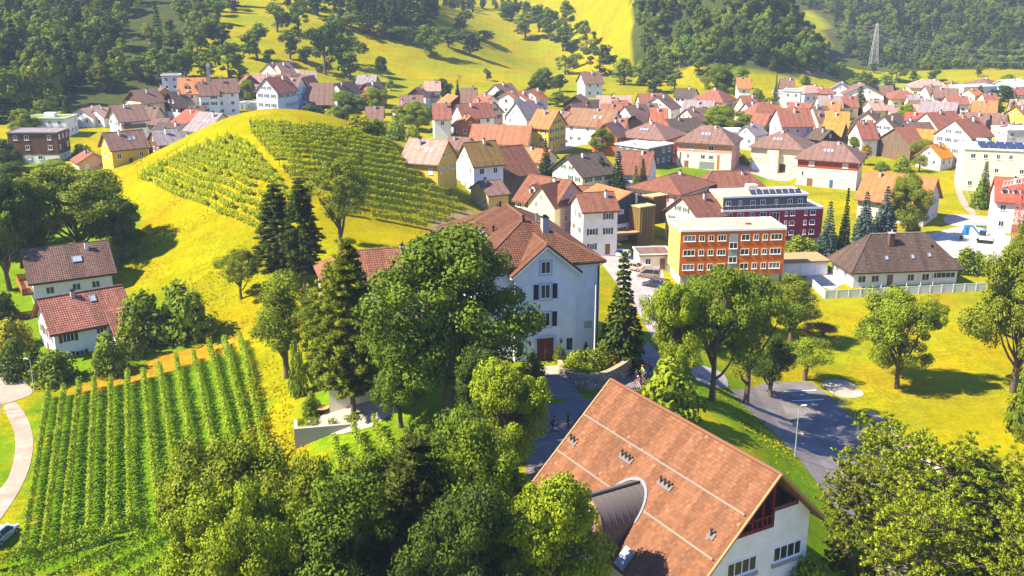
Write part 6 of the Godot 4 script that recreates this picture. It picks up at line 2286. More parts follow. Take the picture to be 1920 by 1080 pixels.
	# timber edged bed below the terrace
	t = thing("raised_bed", "stone edged terrace bed with a clipped hedge", "raised bed", on(D.bed[0], D.bed[1]), 12.0)
	s = Shape.new()
	s.box(V(-4.2, -1.5, -0.4), V(4.2, 0.9, 0.0)); s.box(V(-4.2, -1.5, -2.6), V(-3.8, 0.9, -0.4)); s.box(V(3.8, -1.5, -2.6), V(4.2, 0.9, -0.4))
	obj(s, "edging", mats.stone, t)
	var lv := Leaves.new()
	var r := RandomNumberGenerator.new()
	r.seed = 91
	for i in 26: clump(lv, r, V(r.randf_range(-3.6, 3.6), r.randf_range(0.7, 1.3), r.randf_range(-2.2, -0.7)), 0.45, 90, 0.17, 0.8)
	inst(lv.mesh(mats.leaf_green), "hedge", t)
	building_site(D)

func v3(a: Array) -> Vector3:
	return V(a[0], a[1], a[2])

func building_site(D: Dictionary):
	var s := Shape.new()
	# site huts
	for c in D.huts:   # name, label, category, x, z, yaw, size, wall, roof
		var t := thing(c[0], c[1], c[2], on(c[3], c[4]), c[5])
		s = Shape.new()
		var z := V(c[6][0], c[6][1], c[6][2])
		s.box(V(-z.x / 2, -0.5, -z.z / 2), V(z.x / 2, z.y, z.z / 2), false)
		for i in int(z.x / 0.5):
			s.box(V(-z.x / 2 + 0.12 + i * 0.5, 0.1, z.z / 2), V(-z.x / 2 + 0.36 + i * 0.5, z.y - 0.12, z.z / 2 + 0.04))
		obj(s, "wall", plain("hut%s" % [c[7]], lin(c[7][0], c[7][1], c[7][2]), 0.6), t)
		s = Shape.new()
		s.box(V(-z.x / 2 - 0.1, z.y, -z.z / 2 - 0.1), V(z.x / 2 + 0.1, z.y + 0.15, z.z / 2 + 0.1))
		obj(s, "roof", plain("hutroof%s" % [c[8]], lin(c[8][0], c[8][1], c[8][2]), 0.6), t)
		s = Shape.new()
		s.box(V(z.x * 0.1, 0, z.z / 2 + 0.041), V(z.x * 0.1 + 0.8, 1.9, z.z / 2 + 0.07))
		obj(s, "door", mats.steel, t)
	# long white concrete wall of the new building
	var t := thing("concrete_wall", "long raw white concrete wall on the building site", "wall", on(D.site_wall[0], D.site_wall[1]), D.site_wall[2])
	for i in 6:
		s = Shape.new()
		s.box(V(-9 + i * 3.02, -0.5, -0.15), V(-9 + i * 3.02 + 2.99, 2.6, 0.15))
		obj(s, "panel", plain("raw_concrete", lin(.70, .68, .64), 0.9), t)
	# excavator
	t = thing("excavator", "white and blue excavator on the building site", "excavator", on(D.digger[0], D.digger[1]), 160.0)
	for k in [-1, 1]:
		s = Shape.new()
		loft(s, [[V(-1.6, 0.35, k * 0.95 - 0.25), V(-1.2, 0.75, k * 0.95 - 0.25), V(1.2, 0.75, k * 0.95 - 0.25), V(1.6, 0.35, k * 0.95 - 0.25), V(1.2, 0, k * 0.95 - 0.25), V(-1.2, 0, k * 0.95 - 0.25)], [V(-1.6, 0.35, k * 0.95 + 0.25), V(-1.2, 0.75, k * 0.95 + 0.25), V(1.2, 0.75, k * 0.95 + 0.25), V(1.6, 0.35, k * 0.95 + 0.25), V(1.2, 0, k * 0.95 + 0.25), V(-1.2, 0, k * 0.95 + 0.25)]])
		obj(s, "track", mats.rubber, t)
	s = Shape.new()
	s.box(V(-1.6, 0.85, -1.1), V(1.1, 1.7, 1.1))
	obj(s, "body", mats.white_paint, t)
	s = Shape.new()
	s.box(V(-0.2, 1.7, -1.05), V(1.2, 2.8, 0.0))
	var cab := obj(s, "cab", mats.car_glass, t)
	s = Shape.new()
	s.box(V(-0.3, 2.8, -1.1), V(1.25, 2.9, 0.05))
	obj(s, "cab_roof", plain("machine_blue", lin(.05, .16, .40), 0.5), cab)
	s = Shape.new()
	s.tube([V(0.9, 1.5, 0.4), V(2.6, 3.4, 0.4), V(4.2, 3.0, 0.4)], [0.22, 0.24, 0.16], 4); s.tube([V(4.2, 3.0, 0.4), V(4.8, 1.0, 0.4)], [0.16, 0.13], 4)
	obj(s, "boom", mats.machine_blue, t)
	s = Shape.new()
	s.box(V(4.3, 0.3, 0.0), V(5.0, 1.0, 0.8))
	obj(s, "bucket", mats.dark_metal, t)
	# slewing crane of red lattice at the margin
	t = thing("tower_crane", "red and white lattice crane standing at the building site margin", "crane", on(D.crane[0], D.crane[1]), 25.0)
	s = Shape.new()
	lattice(s, 0.7, 0.6, 15.0, 12, 0.08)
	obj(s, "mast", plain("crane_red", lin(.50, .12, .10), 0.5), t)
	s = Shape.new()
	s.tube([V(-6, 15.2, 0), V(3, 15.6, 0)], [0.09, 0.09], 4); s.tube([V(-6, 16.2, 0), V(2, 16.6, 0)], [0.07, 0.07], 4)
	for i in 9: s.tube([V(-6 + i, 15.2, 0), V(-5.5 + i, 16.2, 0)], [0.05, 0.05], 3)
	obj(s, "jib", mats.white_paint, t)

# ---------------------------------------------------------------- surveyed places
const SURVEY := [[-55.2,-84.8,1.5],[-51.8,-93.6,2],[-33,-86,3],[-61.5,-118.5,2.5],[-65.7,-132.6,2.5],[-46.3,-117,3.2],[-27.3,-100.4,4.5],[-38.6,-141.8,4.6],[-48.9,-135.3,3.8],[-63.8,-144.5,3.6],[-84.4,-146.2,3],[-75.7,-163.9,5],[-103.4,-191.2,5],[-83.4,-187.5,7],[-20.9,-103.7,7.3],[-26.4,-120,7.6],[-16.6,-106.5,9.2],[-20.2,-118.7,10.2],[5.1,-107,9.3],[3.9,-100.5,9.4],[2.6,-90.4,9.6],[-13.2,-89.1,7.5],[-11.9,-78.7,6.5],[-0.4,-75.5,8.5],[15,-119.1,9],[18.5,-132.9,7.8],[9.3,-111.9,9.2],[23.3,-154,4.6],[15.5,-79.1,10.4],[11.7,-94.6,9.8],[23.4,-110.9,8.6],[26.3,-94.7,7.4],[28.7,-85.5,5.6],[29.8,-123.8,4.2],[31.1,-96.9,2.6],[33.1,-123.7,0.9],[38.3,-113.5,0.6],[42.2,-126.6,0.4],[40.2,-140.9,0.8],[33.2,-87.4,1],[43.3,-88.2,0.5],[57.8,-108.6,0.3],[53.7,-131.1,0],[76,-157,0],[62.5,-167.7,0],[104.7,-209.9,0],[76.6,-193.9,0],[42.3,-179,0.3],[28.4,-176.1,1.2],[22,-186.9,2],[18.8,-209.4,3],[11.3,-213.9,3.6],[43.7,-200.5,0.3],[68.3,-218.9,0],[109.7,-237,0.5],[96.2,-248,0.6],[76.3,-271.1,1.2],[46.2,-260.4,2],[28.1,-244,2.8],[5.1,-244.4,4],[-1.4,-268.3,4.6],[103.7,-294.1,1.2],[137.2,-287.1,1],[79.2,-312.9,2.6],[37.8,-304.7,4],[13.8,-297.7,5.2],[-11.4,-273.7,5],[130,-341.7,3],[98.4,-355.6,4.5],[62.8,-360.7,5.6],[179,-372.2,4],[25.4,-354.3,6.5],[-1.8,-350.7,7],[-20.5,-364,7],[157.7,-418.7,6],[197.7,-437.2,6],[118.7,-432.8,6.5],[72.2,-417.5,7.2],[29.9,-419.7,8],[-2.1,-410.7,8],[-32.7,-402,8],[-6.6,-228.2,6],[-12.4,-238.8,9],[-20.1,-243.2,14.5],[-31.8,-239,22],[-41.2,-224.2,26.5],[-53.1,-216.6,27.5],[-64.6,-217.1,24],[-78.2,-229.7,18],[-88.8,-233.3,14],[-98.1,-242,9],[-39.9,-193.4,23],[-27.5,-204,18],[-20.9,-199.5,12.5],[-26.7,-181.5,13.5],[-33.5,-177.2,14.5],[-41.7,-171.7,13],[-54.5,-185.8,14.5],[-72.3,-210.3,13.5],[-58.5,-201.3,18.5],[-49.3,-199.7,24],[-84.6,-227.6,11.8],[-72.1,-189.7,8.5],[-55.4,-170.6,8.6],[-42.1,-153,5.8],[-60.2,-160,6.2],[-32.4,-151,9],[-29.4,-135.1,7.8],[-17.1,-179.7,11],[-130.1,-293,6],[-136.3,-273.7,5],[-111.5,-231.6,5.5],[-118.3,-324.5,7],[-140.3,-325.7,8],[-163.1,-331.4,8],[-134.5,-355.9,9],[-117.6,-366.1,9.5],[-101.8,-377.3,10],[-77.5,-381,10.5],[-59.4,-389.4,9.5],[-42.1,-342.6,9],[-110.7,-389.1,11.5],[-129.2,-385,11],[-83.5,-412.4,14],[-66.8,-411.8,12],[-92.7,-438.2,19],[-58.2,-441.9,11],[-42.2,-415.7,9.5],[4,-114,11.2],[12,-115,11.2],[-8,-116,11.2],[-5,-140,11.6],[8,-136,10.6],[-14,-128,10.8],[20,-125,8.8],[16,-150,5.6],[2,-155,8.6],[-30,-135,10.2],[3,-109,10.6],[-190,-360,10],[-230,-430,24],[-260,-520,42],[-150,-430,24],[-160,-520,40],[-90,-450,19],[-90,-520,30],[-60,-600,42],[-350,-500,50],[-360,-380,25],[-300,-330,12],[-250,-280,7],[-260,-180,4],[-160,-130,2],[-20,-470,9.5],[-20,-560,16],[-20,-700,30],[-20,-850,44],[-150,-650,60],[-300,-700,100],[-100,-900,90],[40,-520,9],[50,-600,17],[50,-720,32],[60,-850,52],[80,-560,12],[-130,-600,50],[62,-556,12],[74,-562,24],[90,-578,66],[105,-600,96],[112,-560,64],[126,-600,78],[128,-560,46],[108,-522,24],[140,-528,16],[152,-545,14],[168,-560,7],[168,-620,10],[160,-680,38],[130,-720,100],[80,-500,8.2],[120,-492,7.6],[178,-720,18],[200,-640,3],[260,-640,1],[330,-640,1],[420,-640,1],[300,-540,5],[400,-540,5],[200,-760,17],[210,-900,36],[260,-800,22],[330,-760,22],[420,-760,24],[330,-900,56],[450,-900,60],[260,-950,60],[520,-700,14],[200,-480,6.8],[300,-430,6],[420,-430,5.5],[120,-1050,120],[300,-1100,110],[500,-1100,110],[-100,-1100,140],[-400,-1000,170],[600,-900,60],[560,-500,6],[420,-300,3],[330,-220,1],[200,-120,0],[180,-60,0],[120,-30,1],[0,-20,4],[-100,-30,3],[-200,-60,2],[-330,-100,3],[-420,-250,10],[-500,-400,40],[0,40,4],[300,40,0],[-300,40,2]]  # spur crest, unseen above the view, is raised to shade its right slope
const ZONES := [
	["hill",[[-99.6,-258.2],[-79,-232.2],[-62.9,-219.5],[-53,-216.2],[-39.2,-226],[-39.2,-318.7],[-20.2,-244.6],[-10.1,-242],[-6.5,-225.2],[-12.7,-202.2],[-18.3,-182.6],[-24.2,-169.4],[-32.7,-171.9],[-34.1,-159.7],[-39.3,-148],[-22.3,-101.5],[-25.1,-101],[-40.7,-143.8],[-53.4,-157.6],[-68,-170.9],[-75.3,-199]]],
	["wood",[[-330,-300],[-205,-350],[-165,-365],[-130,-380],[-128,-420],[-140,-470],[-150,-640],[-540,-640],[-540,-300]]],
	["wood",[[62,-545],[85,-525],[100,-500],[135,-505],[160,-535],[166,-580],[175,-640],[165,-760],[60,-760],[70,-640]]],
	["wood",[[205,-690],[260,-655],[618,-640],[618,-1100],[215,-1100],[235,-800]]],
	["lawn",[[-119,-221.8],[-120.5,-257.4],[-91.5,-231.7],[-74.3,-203],[-66.9,-170.6],[-62.1,-160.7],[-46.4,-153.7],[-44.2,-145],[-54.7,-136.6],[-64.9,-132.4],[-77.3,-138.3]]],  # darker green than the meadow, standing in for shade under the left trees
	["vine",[[-61.9,-126],[-59.7,-128.6],[-38.6,-138.9],[-26.9,-103.7],[-20.9,-91.2],[-29.8,-83.5],[-49.4,-86.3],[-50,-93.1]]],
	["vine",[[-20.9,-103.7],[-15.9,-105.5],[-10.9,-103.1],[-8.9,-92.6],[-19.7,-96.4]]],
	["dry",[[-60.1,-131.5],[-50.4,-139.7],[-41.4,-146.7],[-38.9,-140.6],[-48.3,-133.3],[-58.4,-127.3]]],
	["lawn",[[-68.5,-123.2],[-64.8,-122.4],[-61,-116.8],[-58.2,-110.8],[-56.3,-105],[-57.9,-101.6]]],
	["lawn",[[-24.6,-115.5],[-16.8,-117.9],[-2,-120.2],[2.4,-109.6],[1.3,-92.9],[0,-75.4],[-26,-82.5],[-23.9,-95.5],[-20,-98.5]]],
	["lawn",[[-3.7,-111.6],[0,-115.6],[6.4,-116.6],[12.2,-124.1],[19.8,-145.9],[22.3,-141.7],[20.7,-121.8],[14.1,-110.5],[2.3,-105.8],[-3.5,-103.5]]],  # darker green put in for tree shade on the ground before the school
	["lawn",[[19.3,-134],[27,-145.9],[29.3,-133.6],[31.9,-119.4],[33.9,-103.8],[35.1,-99],[30.8,-82.4],[24.3,-77],[27.2,-100.2],[22.5,-109.8],[17.8,-119.8]]],
	["lawn",[[32.2,-97],[46,-109.6],[51.3,-113.7],[62,-112.1],[50.9,-89],[27.9,-79.5]]],
	["lawn",[[42.7,-294.4],[51.1,-299.2],[67.3,-295.3],[72.6,-288.5],[66.6,-278.2],[53.9,-280.7],[41.1,-283.3]]],
	["lawn",[[14.4,-311.1],[22.2,-319],[26.9,-310.4],[15.3,-296.9]]],
	["meadow2",[[24.8,-300.6],[34.5,-303.7],[30.8,-282.3],[25.3,-287.5]]],
	["lawn",[[-27.6,-336.3],[-14.1,-344.5],[-11.9,-330.8],[-24.6,-318.9]]],
	["lawn",[[-148,-320.4],[-138.5,-325.4],[-125,-291.8],[-136.4,-280.1]]],
	["crop",[[183.4,-557.4],[226.2,-650.5],[224.3,-607.3],[147.6,-426.9]]],
	["dirt",[[138.7,-509.3],[192.6,-632],[161.6,-533.5],[133.5,-498.7]]],
	["dirt",[[-17.4,-194.6],[-9.2,-219.9],[-7.4,-217.6],[-15.7,-186]]]]
const PAVED := [
	["path","path",0.05,[[-65.1,-126.8],[-60.2,-119.6],[-57.3,-114.1],[-55,-107.8],[-53.8,-102.5],[-53.1,-97.2],[-53,-92.8],[-56.2,-99.3],[-56.2,-103],[-56.3,-105.4],[-58.2,-111.1],[-60.8,-116.8],[-64.2,-122],[-66.5,-125.6]]],
	["road","path",0.06,[[-80.1,-144],[-73.5,-141.4],[-66.8,-133.4],[-63.8,-129.1],[-65.2,-127],[-66.5,-125.8],[-70.3,-124.2]]],
	["parking_ground","asphalt",0.05,[[28,-125.4],[35.8,-135.7],[42.6,-138.4],[44.4,-132.3],[45.5,-119.4],[46.3,-112.1],[47.3,-100.4],[43,-88.7],[34.4,-86.7],[35,-94.9],[33.7,-102.6],[32.5,-109],[30.2,-116.4]]],
	["road","asphalt_pale",0.05,[[15.2,-211.5],[19.5,-211.3],[25,-199.4],[30,-197],[26.7,-172.7],[24,-143.4],[22.4,-119.5],[28.4,-125.6],[29.3,-133.6],[27,-133.2],[20.1,-131.6],[20.3,-153],[19.5,-177.9],[16.1,-202.5]]],
	["courtyard_paving","asphalt",0.06,[[1.5,-106.2],[2.4,-107.4],[9.1,-109.9],[15.2,-120.3],[19,-137.1],[19.8,-125],[14.1,-111.2],[7.5,-94.8],[2.5,-88.2],[1.3,-90.7]]],
	["landing_paving","gravel",0.05,[[3,-113.7],[6.2,-115],[5.9,-117.3],[1.6,-115.7]]],
	["road","asphalt_pale",0.06,[[11.7,-325.5],[17.4,-333.3],[27.9,-344.3],[35.5,-345.9],[34.3,-334.4],[25.3,-328.6],[16.1,-312.3],[10.2,-303.3]]],
	["road","pink_paving",0.06,[[47.9,-311.6],[53.8,-306.3],[68.9,-302.6],[80,-300],[82.8,-294.8],[76.4,-282.9],[71.2,-285.6],[67.5,-296],[51.2,-299.9],[44.8,-304.3]]],
	["path","path",0.05,[[135.7,-313.4],[138,-315],[128.3,-294.5],[122.1,-278.8],[116.3,-261.4],[112.7,-245.7],[110.8,-245.7],[113.6,-258.8],[120.4,-278.8],[126.5,-294.5]]],
	["road","asphalt_pale",0.06,[[105.3,-248],[117.6,-243.5],[112.4,-232.1],[100.2,-235.3]]],
	["site_ground","yard",0.05,[[93.1,-227.8],[103.7,-234.7],[112.4,-232.1],[101.4,-201.7],[96.6,-201.7],[86.9,-210.1]]],
	["forecourt","yard",0.06,[[57.5,-196.1],[62.8,-198],[64.4,-191.3],[59.6,-185.3],[57,-190.6]]],
	["path","path",0.05,[[47.3,-129.2],[48.6,-129.2],[49.9,-120.5],[50.3,-115.2],[49,-114.1],[48.2,-120.5]]],
	["path","gravel",0.05,[[44.1,-139.5],[48.6,-140.1],[49.5,-134.7],[47.1,-133],[44.4,-133.8]]],
	["track","gravel",0.06,[[-96.7,-458.4],[-95.6,-459.7],[-91.2,-443.8],[-84.4,-434.7],[-84.6,-429.9],[-91.2,-435.9]]],
	["garden_paving","gravel",0.06,[[-23.4,-109],[-15.9,-110.4],[-11.9,-107.6],[-15.1,-104.2],[-18.6,-104.1],[-21.9,-105.6]]],
	["driveway","yard",0.06,[[-22.7,-341.2],[-14.3,-348.8],[-12.9,-336],[-20.4,-331.1]]],
	["road_marking","white_paint",0.09,[[34.5,-127.8],[35.3,-125.8],[35.5,-126],[34.6,-128]]],
	["road_marking","white_paint",0.09,[[36.3,-121.1],[36.6,-116.9],[36.7,-117.1],[36.4,-121.4]]],
	["road_marking","white_paint",0.09,[[34,-113.6],[35.4,-115.2],[35.5,-115.5],[34.1,-114]]],
	["road_marking","white_paint",0.09,[[37.8,-130.3],[42.6,-131.9],[42.7,-132.2],[37.9,-130.5]]],
	["road_marking","white_paint",0.09,[[37.4,-133],[42.5,-135.1],[42.6,-135.4],[37.5,-133.2]]],
	["road_marking","white_paint",0.09,[[39.6,-132.7],[40.2,-132.9],[40.2,-133.2],[39.7,-133]]],
	["road_marking","white_paint",0.09,[[39,-110.4],[42,-111.7],[42,-111.9],[39.1,-110.7]]],
	["road_marking","white_paint",0.09,[[22.1,-193.9],[23.9,-174.8],[24,-175.3],[22.3,-194.3]]],
	["road_marking","white_paint",0.09,[[23.9,-172.7],[22.4,-148.1],[22.6,-148.3],[24,-173]]]]
# name, label, x, y, z, yaw, length, width, eave height, roof rise, roof kind, wall, roof, extras
const HOUSES := [
	["flat_roof_house","white flat roofed house with grass on its roof at the wood edge",-145,8.1,-328.4,0,13,9,5.4,0,"flat","wh","gn",{"box":[3,2,1.2]}],
	["timber_house","dark timber clad house with a blue grey metal roof below the white flat roofed house",-133.6,5.9,-293.5,2,13.5,9,8.2,0,"flat","wd","gy",{"low":"wh","lowh":2.2}],
	["house","white gabled house with pale pink roof beside the grass roofed house",-139.9,8.7,-347.5,80,11.1,8,3.2,2.4,"gable","wh","pk",{}],
	["garden_house","white garden house with pale roof joined to the pink roofed gable house",-135.8,8.5,-345.6,62,5,8,3.2,2.4,"gable","wh","pk",{}],
	["house","big white chalet with a brown roof and a dark timber balcony",-119,7,-323.5,36,7.9,12,7.2,3.6,"gable","wh","br",{"bal":1,"o":1.2,"shut":"gn"}],
	["house","ochre yellow house with brown roof at the foot of the vineyard hill",-100.2,9.4,-267.9,38,9.2,8.6,4.8,3.4,"gable","ye","br",{"sky":1,"o":0.8}],
	["house","small house with a bright red roof below the ochre yellow house",-111,7.3,-271.9,125,7.1,7.5,2.4,2,"gable","pi","rd",{"o":0.5}],
	["house","long cream chalet with wooden gable beside the white tower houses",-125.7,9.1,-359,53,8.4,10.5,6.2,3.6,"gable","cr","br",{"wg":"wd","o":1}],
	["house","ochre gabled wing at the end of the long cream chalet",-121.1,9.4,-365.7,115,7.1,9,6.2,3.4,"gable","ye","br",{"o":0.5,"shut":"dk"}],
	["house","dark wooden chalet with wide brown roof near the grey mast",-114.9,9.1,-360.3,52,5.1,10,4.8,4.2,"gable","dw","dk",{"low":"wh","lowh":2.4,"o":1.1}],
	["house","narrow white gable house behind the dark wooden chalet",-112.9,9.3,-365.1,120,8.1,7.5,6,3.2,"gable","wh","pk",{"o":0.4}],
	["house","long cream house with a bright orange roof under the trees",-111.3,9.4,-367.3,12,8.9,12,8,4.6,"gable","cr","or",{"dorm":1}],
	["stair_house","slim blue grey glazed stair house at the end of the orange roofed house",-123.9,10.9,-384.4,10,6,7,10.5,0,"flat","bl","gy",{}],
	["house","tall white four storey gable house beside the grey mast",-104.1,9,-360.6,20,6.1,7.6,8.4,4,"gable","wh","br",{"shut":"gn","fl":4}],
	["house","white house with brown roof behind the grey mast",-100.4,9.5,-368.8,20,8.1,8,8,4,"gable","wh","br",{}],
	["house","white house with salmon roof and a wide window band",-102.5,10.4,-380.6,125,7.1,9,6,3.4,"gable","wh","pk",{"band":1}],
	["house","pale blue tall gable house in the upper hamlet",-80.1,9.3,-358.6,60,10.1,9.5,9.4,4.4,"gable","bl","rd",{"shut":"gr"}],
	["barn","barn with a bright orange roof and a dark gateway beside the blue house",-83.2,10.4,-379.4,13,5,11,4.6,5,"gable","dw","or",{}],
	["house","white farmhouse with a steep brown roof between two orange roofed barns",-76.3,9.8,-370.4,-12,5,11,7.5,4.6,"gable","wh","br",{"fl":3}],
	["cottage","white cottage with pale red roof in front of the steep brown roof",-74.5,9.9,-373.8,-3,6,8,4.6,3.2,"gable","wh","pk",{}],
	["barn","huge barn with long brown roof above the vineyard hill",-67.2,9.5,-372.5,7,7.7,15,3.8,6.4,"gable","dw","br",{}],
	["cottage","white gable cottage with blackish roof next to the huge barn",-61.2,9.5,-385.4,55,9.1,7.6,5.6,3.6,"gable","wh","dk",{}],
	["shed","narrow dark gabled shed with an orange roof behind the tiny white gable",-75.1,10.9,-389.3,75,8.1,6,5.6,4,"gable","dw","or",{}],
	["house","house with broad red roof behind the orange roofed barn",-85.1,11.5,-391.3,12,5,10,5.5,4,"gable","cr","rd",{}],
	["house","white house with a long pale red roof behind the blue house",-94.1,12.7,-398.2,25,7.2,10,4.2,3.6,"gable","wh","pk",{"sky":1}],
	["house","white house with a red door under the meadow track",-92.2,15.4,-415,60,9.1,8,5,3,"gable","wh","br",{}],
	["house","highest brown roofed house of the upper hamlet beside the track",-88.9,14.3,-410.8,41,5.2,12,5,4.4,"gable","cr","br",{}],
	["stable","low grey roofed stable at the foot of the meadow track",-80.6,14.1,-416.1,10,6.4,9,3.4,2.4,"gable","gr","gy",{}],
	["shed","wooden shed with purple brown roof in the upper hamlet",-78.6,12.6,-404.6,0,5,8,4,3,"gable","wd","br",{}],
	["house","brown timber house hidden behind the tree beside the blue house",-98.5,12.5,-396,110,7.1,7,5,3.2,"gable","wd","rd",{}],
	["house","house with a wide mauve grey roof just behind the hill crest",-82.2,11.8,-285.7,-29,7.9,12,4.4,4,"gable","cr","gy",{"sky":1,"o":0.7}],
	["house","house with a vivid red roof behind the wide grey roof",-100.6,7.9,-330.7,-40,7.7,11,4.2,3.2,"gable","cr","rd2",{}],
	["bungalow","white bungalow with flat dark brown roof below the big chalet",-102.4,7.7,-314.8,-22,9.5,9.5,3.4,2.4,"gable","wh","dk",{}],
	["house","wooden house with grey roof half sunk behind the hill crest",-89.7,11.5,-268,37,5.7,9,3.6,3,"gable","wd","gy",{}],
	["workshop","low dark roofed workshop below the grey mast",-106.5,8.7,-354.3,10,5,9,3,2.2,"gable","gr","dk",{}],
	["shed","low shed with dull red roof at the hill crest",-89.3,8.5,-338,0,5,8,2.6,1.6,"gable","cr","rd",{}],
	["cottage","small cream house with a brown roof behind the big chalet",-118.3,8.1,-343.3,0,5,8,4,2.6,"gable","cr","br",{}],
	["shed","long low roof between the big chalet and the red roof",-113.6,7.7,-337.3,0,5.8,9,2.8,1.4,"gable","gr","br",{}],
	["hose_tower","slim white tower with a small orange roof",-1.2,6.9,-365.4,70,5,5.4,9,1.6,"gable","wh","or",{}],
	["house","white gable with a bare tree standing before it",7.3,7,-374.2,70,8.1,9,7,3.4,"gable","wh","or",{}],
	["house","ochre house with a grey roof at the edge of the yellow meadow",-56.9,10.9,-416.1,-4,6.6,9,5,2.6,"gable","ye","gy",{"o":0.9}],
	["house","dark red wooden gable house beside the ochre meadow house",-52.3,9.2,-394.4,55,7.1,7.5,5.6,3,"gable","re","dk",{}],
	["shed","dark flat shed next to the ochre meadow house",-63,11.6,-414.8,0,5,6,3,1,"gable","dw","dk",{}],
	["house","white house with brown roof at the back edge of the hill vineyard",-42.2,9.2,-322.3,4,5,9,4.6,3.6,"gable","wh","br",{}],
	["house","long brown roofed house below the yellow meadow",-35.6,7.7,-371.9,6,7.7,10,4.2,3.6,"gable","cr","br",{}],
	["cottage","white gable facing the hill vineyard below the long brown roof",-36.2,8.3,-352.2,105,6.1,7,4.4,2.8,"gable","wh","br",{}],
	["cottage","small house with a wooden half gable under the pink roofed house",-35.6,8,-396.7,80,7.1,8,4.6,3.2,"gable","wh","br",{"wg":"wd"}],
	["house","pinkish white house with pale red roof and a balcony next to the meadow",-30.7,8.1,-406.3,6,5.6,9,6,3,"gable","wh","pk",{"bal":1}],
	["barn","barn with a bright orange roof and black gable beside a dark round tree",-21.9,7.3,-389.7,120,8.1,9,3.4,3,"gable","dw","or",{}],
	["house","white house with big brown roof and two chimneys below the meadow",-15.9,7.3,-389.7,0,5.5,10,4.4,4.6,"gable","wh","br",{}],
	["house","pale house with brown roof touching the yellow meadow",-3.6,7.8,-403.8,45,8.1,8.6,5.4,3.2,"gable","wh","br",{}],
	["house","white house with wide reddish roof beside the small driveway",-22,7.8,-326.2,7,5.1,10,6.2,4,"gable","wh","rd",{}],
	["house","white gable house with reddish roof in the middle of the lane",-12.6,7.3,-336.6,30,11.1,8,5.6,3.8,"gable","wh","rd",{}],
	["chalet","small chalet with orange wooden walls and an orange roof",-14.1,7.3,-330,110,6.1,7.6,3.6,3,"gable","og","or",{"o":0.8}],
	["house","cream gable house with brown window shutters behind the round tree",-9.2,7.2,-343.4,140,8.1,9.6,6,3.8,"gable","cr","rd",{"shut":"dk"}],
	["house","house with dark red roof below the white tower",-8.9,6.9,-368.5,120,8.1,9,5.4,4,"gable","wh","rd",{}],
	["shed","dark shed with black roof beside the white tower",-4.6,7.3,-388.6,75,6.1,6,5,3,"gable","dw","dk",{}],
	["house","white house with a bare tree painted dark on its wall side",3,7,-372.3,70,8,9,7,3,"gable","wh","or",{}],
	["house","large white gable house with a slate grey roof above the long barn",5.5,6.6,-335.4,35,10.1,11,6.4,4.6,"gable","wh","gy2",{"fl":2}],
	["long_barn","very long barn with weathered orange tile roof",-2.9,6,-307.9,-13,17.2,11,3.4,4.4,"gable","cr","or2",{"o":0.7}],
	["house","golden yellow gable house with a smooth pink roof beside the hill vineyard",-18.3,13.1,-228.2,-21,8.7,10,4.4,4,"gable","ye","pk",{"o":0.6,"sky":1}],
	["cottage","low house with brown roof between the yellow gable and the long barn",-14.9,6.2,-297.2,-21,6.2,9,3,2.6,"gable","cr","br",{}],
	["house","white gable house with a mossy rust and brown roof next to the old barn",-7.6,7,-242.6,29,7.7,9,7.4,4.4,"gable","wh","mo",{"o":0.6}],
	["old_barn","old weathered wooden barn with a rusty brown roof",-1.9,5.4,-255.2,34,9.7,14,4.8,5.4,"gable","ow","ob",{"o":0.9}],
	["house","lone white house with brown roof standing in the yellow meadow",32.5,7.9,-439.7,17,7.8,9,6,3.8,"gable","wh","br",{"o":0.8}],
	["shed","small cream shed in front of the lone white meadow house",35.4,7.9,-465.8,0,5,4,3,0.8,"gable","cr","or",{}],
	["house","yellow three storey house with smooth orange roof and dark shutters",10.7,5.8,-311.4,-32,6.5,10.5,7.6,4.4,"gable","ye","or",{"shut":"gn","fl":3,"o":0.6}],
	["shed","orange shed next to the large white gable house",5.9,6.8,-345.4,100,7.1,6,4,3,"gable","og","or",{}],
	["house","cream house with brown roof behind the yellow three storey house",17.2,6.2,-332.7,-65,6.1,9,5,3.4,"gable","cr","br",{}],
	["barn","wooden gabled barn behind the long brown roof",21.5,6.5,-350.2,55,8.1,8.6,5,3.6,"gable","wd","br",{}],
	["house","white house under a very long brown roof with skylights",25.9,5.6,-327.8,-29,15.1,10,6,4.4,"gable","wh","br2",{"sky":1}],
	["house","house with a wide reddish roof in front of the white long house",31.4,5.2,-323.2,-16,8.4,10,5,3.8,"gable","cr","rd",{}],
	["house","orange timber house with a steep brown roof by the leafy corner tree",29.5,4.9,-311.7,60,8.1,8,5.6,3.6,"gable","og","br",{}],
	["house","house with plain red roof in the dense village row",33.3,6.1,-349.1,-18,6.7,9,5,4,"gable","cr","rd",{}],
	["house","white broad gable in the middle of the dense village row",40.4,5.7,-346.1,40,9.1,10,5,4.4,"gable","wh","br",{}],
	["house","row house with long pale pink roof at the foot of the meadow",35.9,6.8,-371.8,-4,11.8,10,5,3.6,"gable","wh","pk",{}],
	["cottage","small white gable in front of the long pink roof",35.5,6.9,-376.1,80,7.1,7.4,4.8,3.4,"gable","wh","br",{}],
	["barn","brown barn gable nearest to the meadow garden",24.4,7.4,-389.8,70,7.1,9,3.4,3,"gable","dw","br",{}],
	["barn","dark roofed barn with a pale verge board",29.7,6.8,-369.9,27,5,8,4,3.4,"gable","dw","dk",{}],
	["house","house with a light pink roof and white chimney in the dense row",22.7,6.6,-357.4,-8,5,8,4.4,3,"gable","cr","pk",{}],
	["house","house with small red roof behind the broad white gable",37.9,6.6,-367.8,-4,5,8,4.4,3.2,"gable","cr","rd",{}],
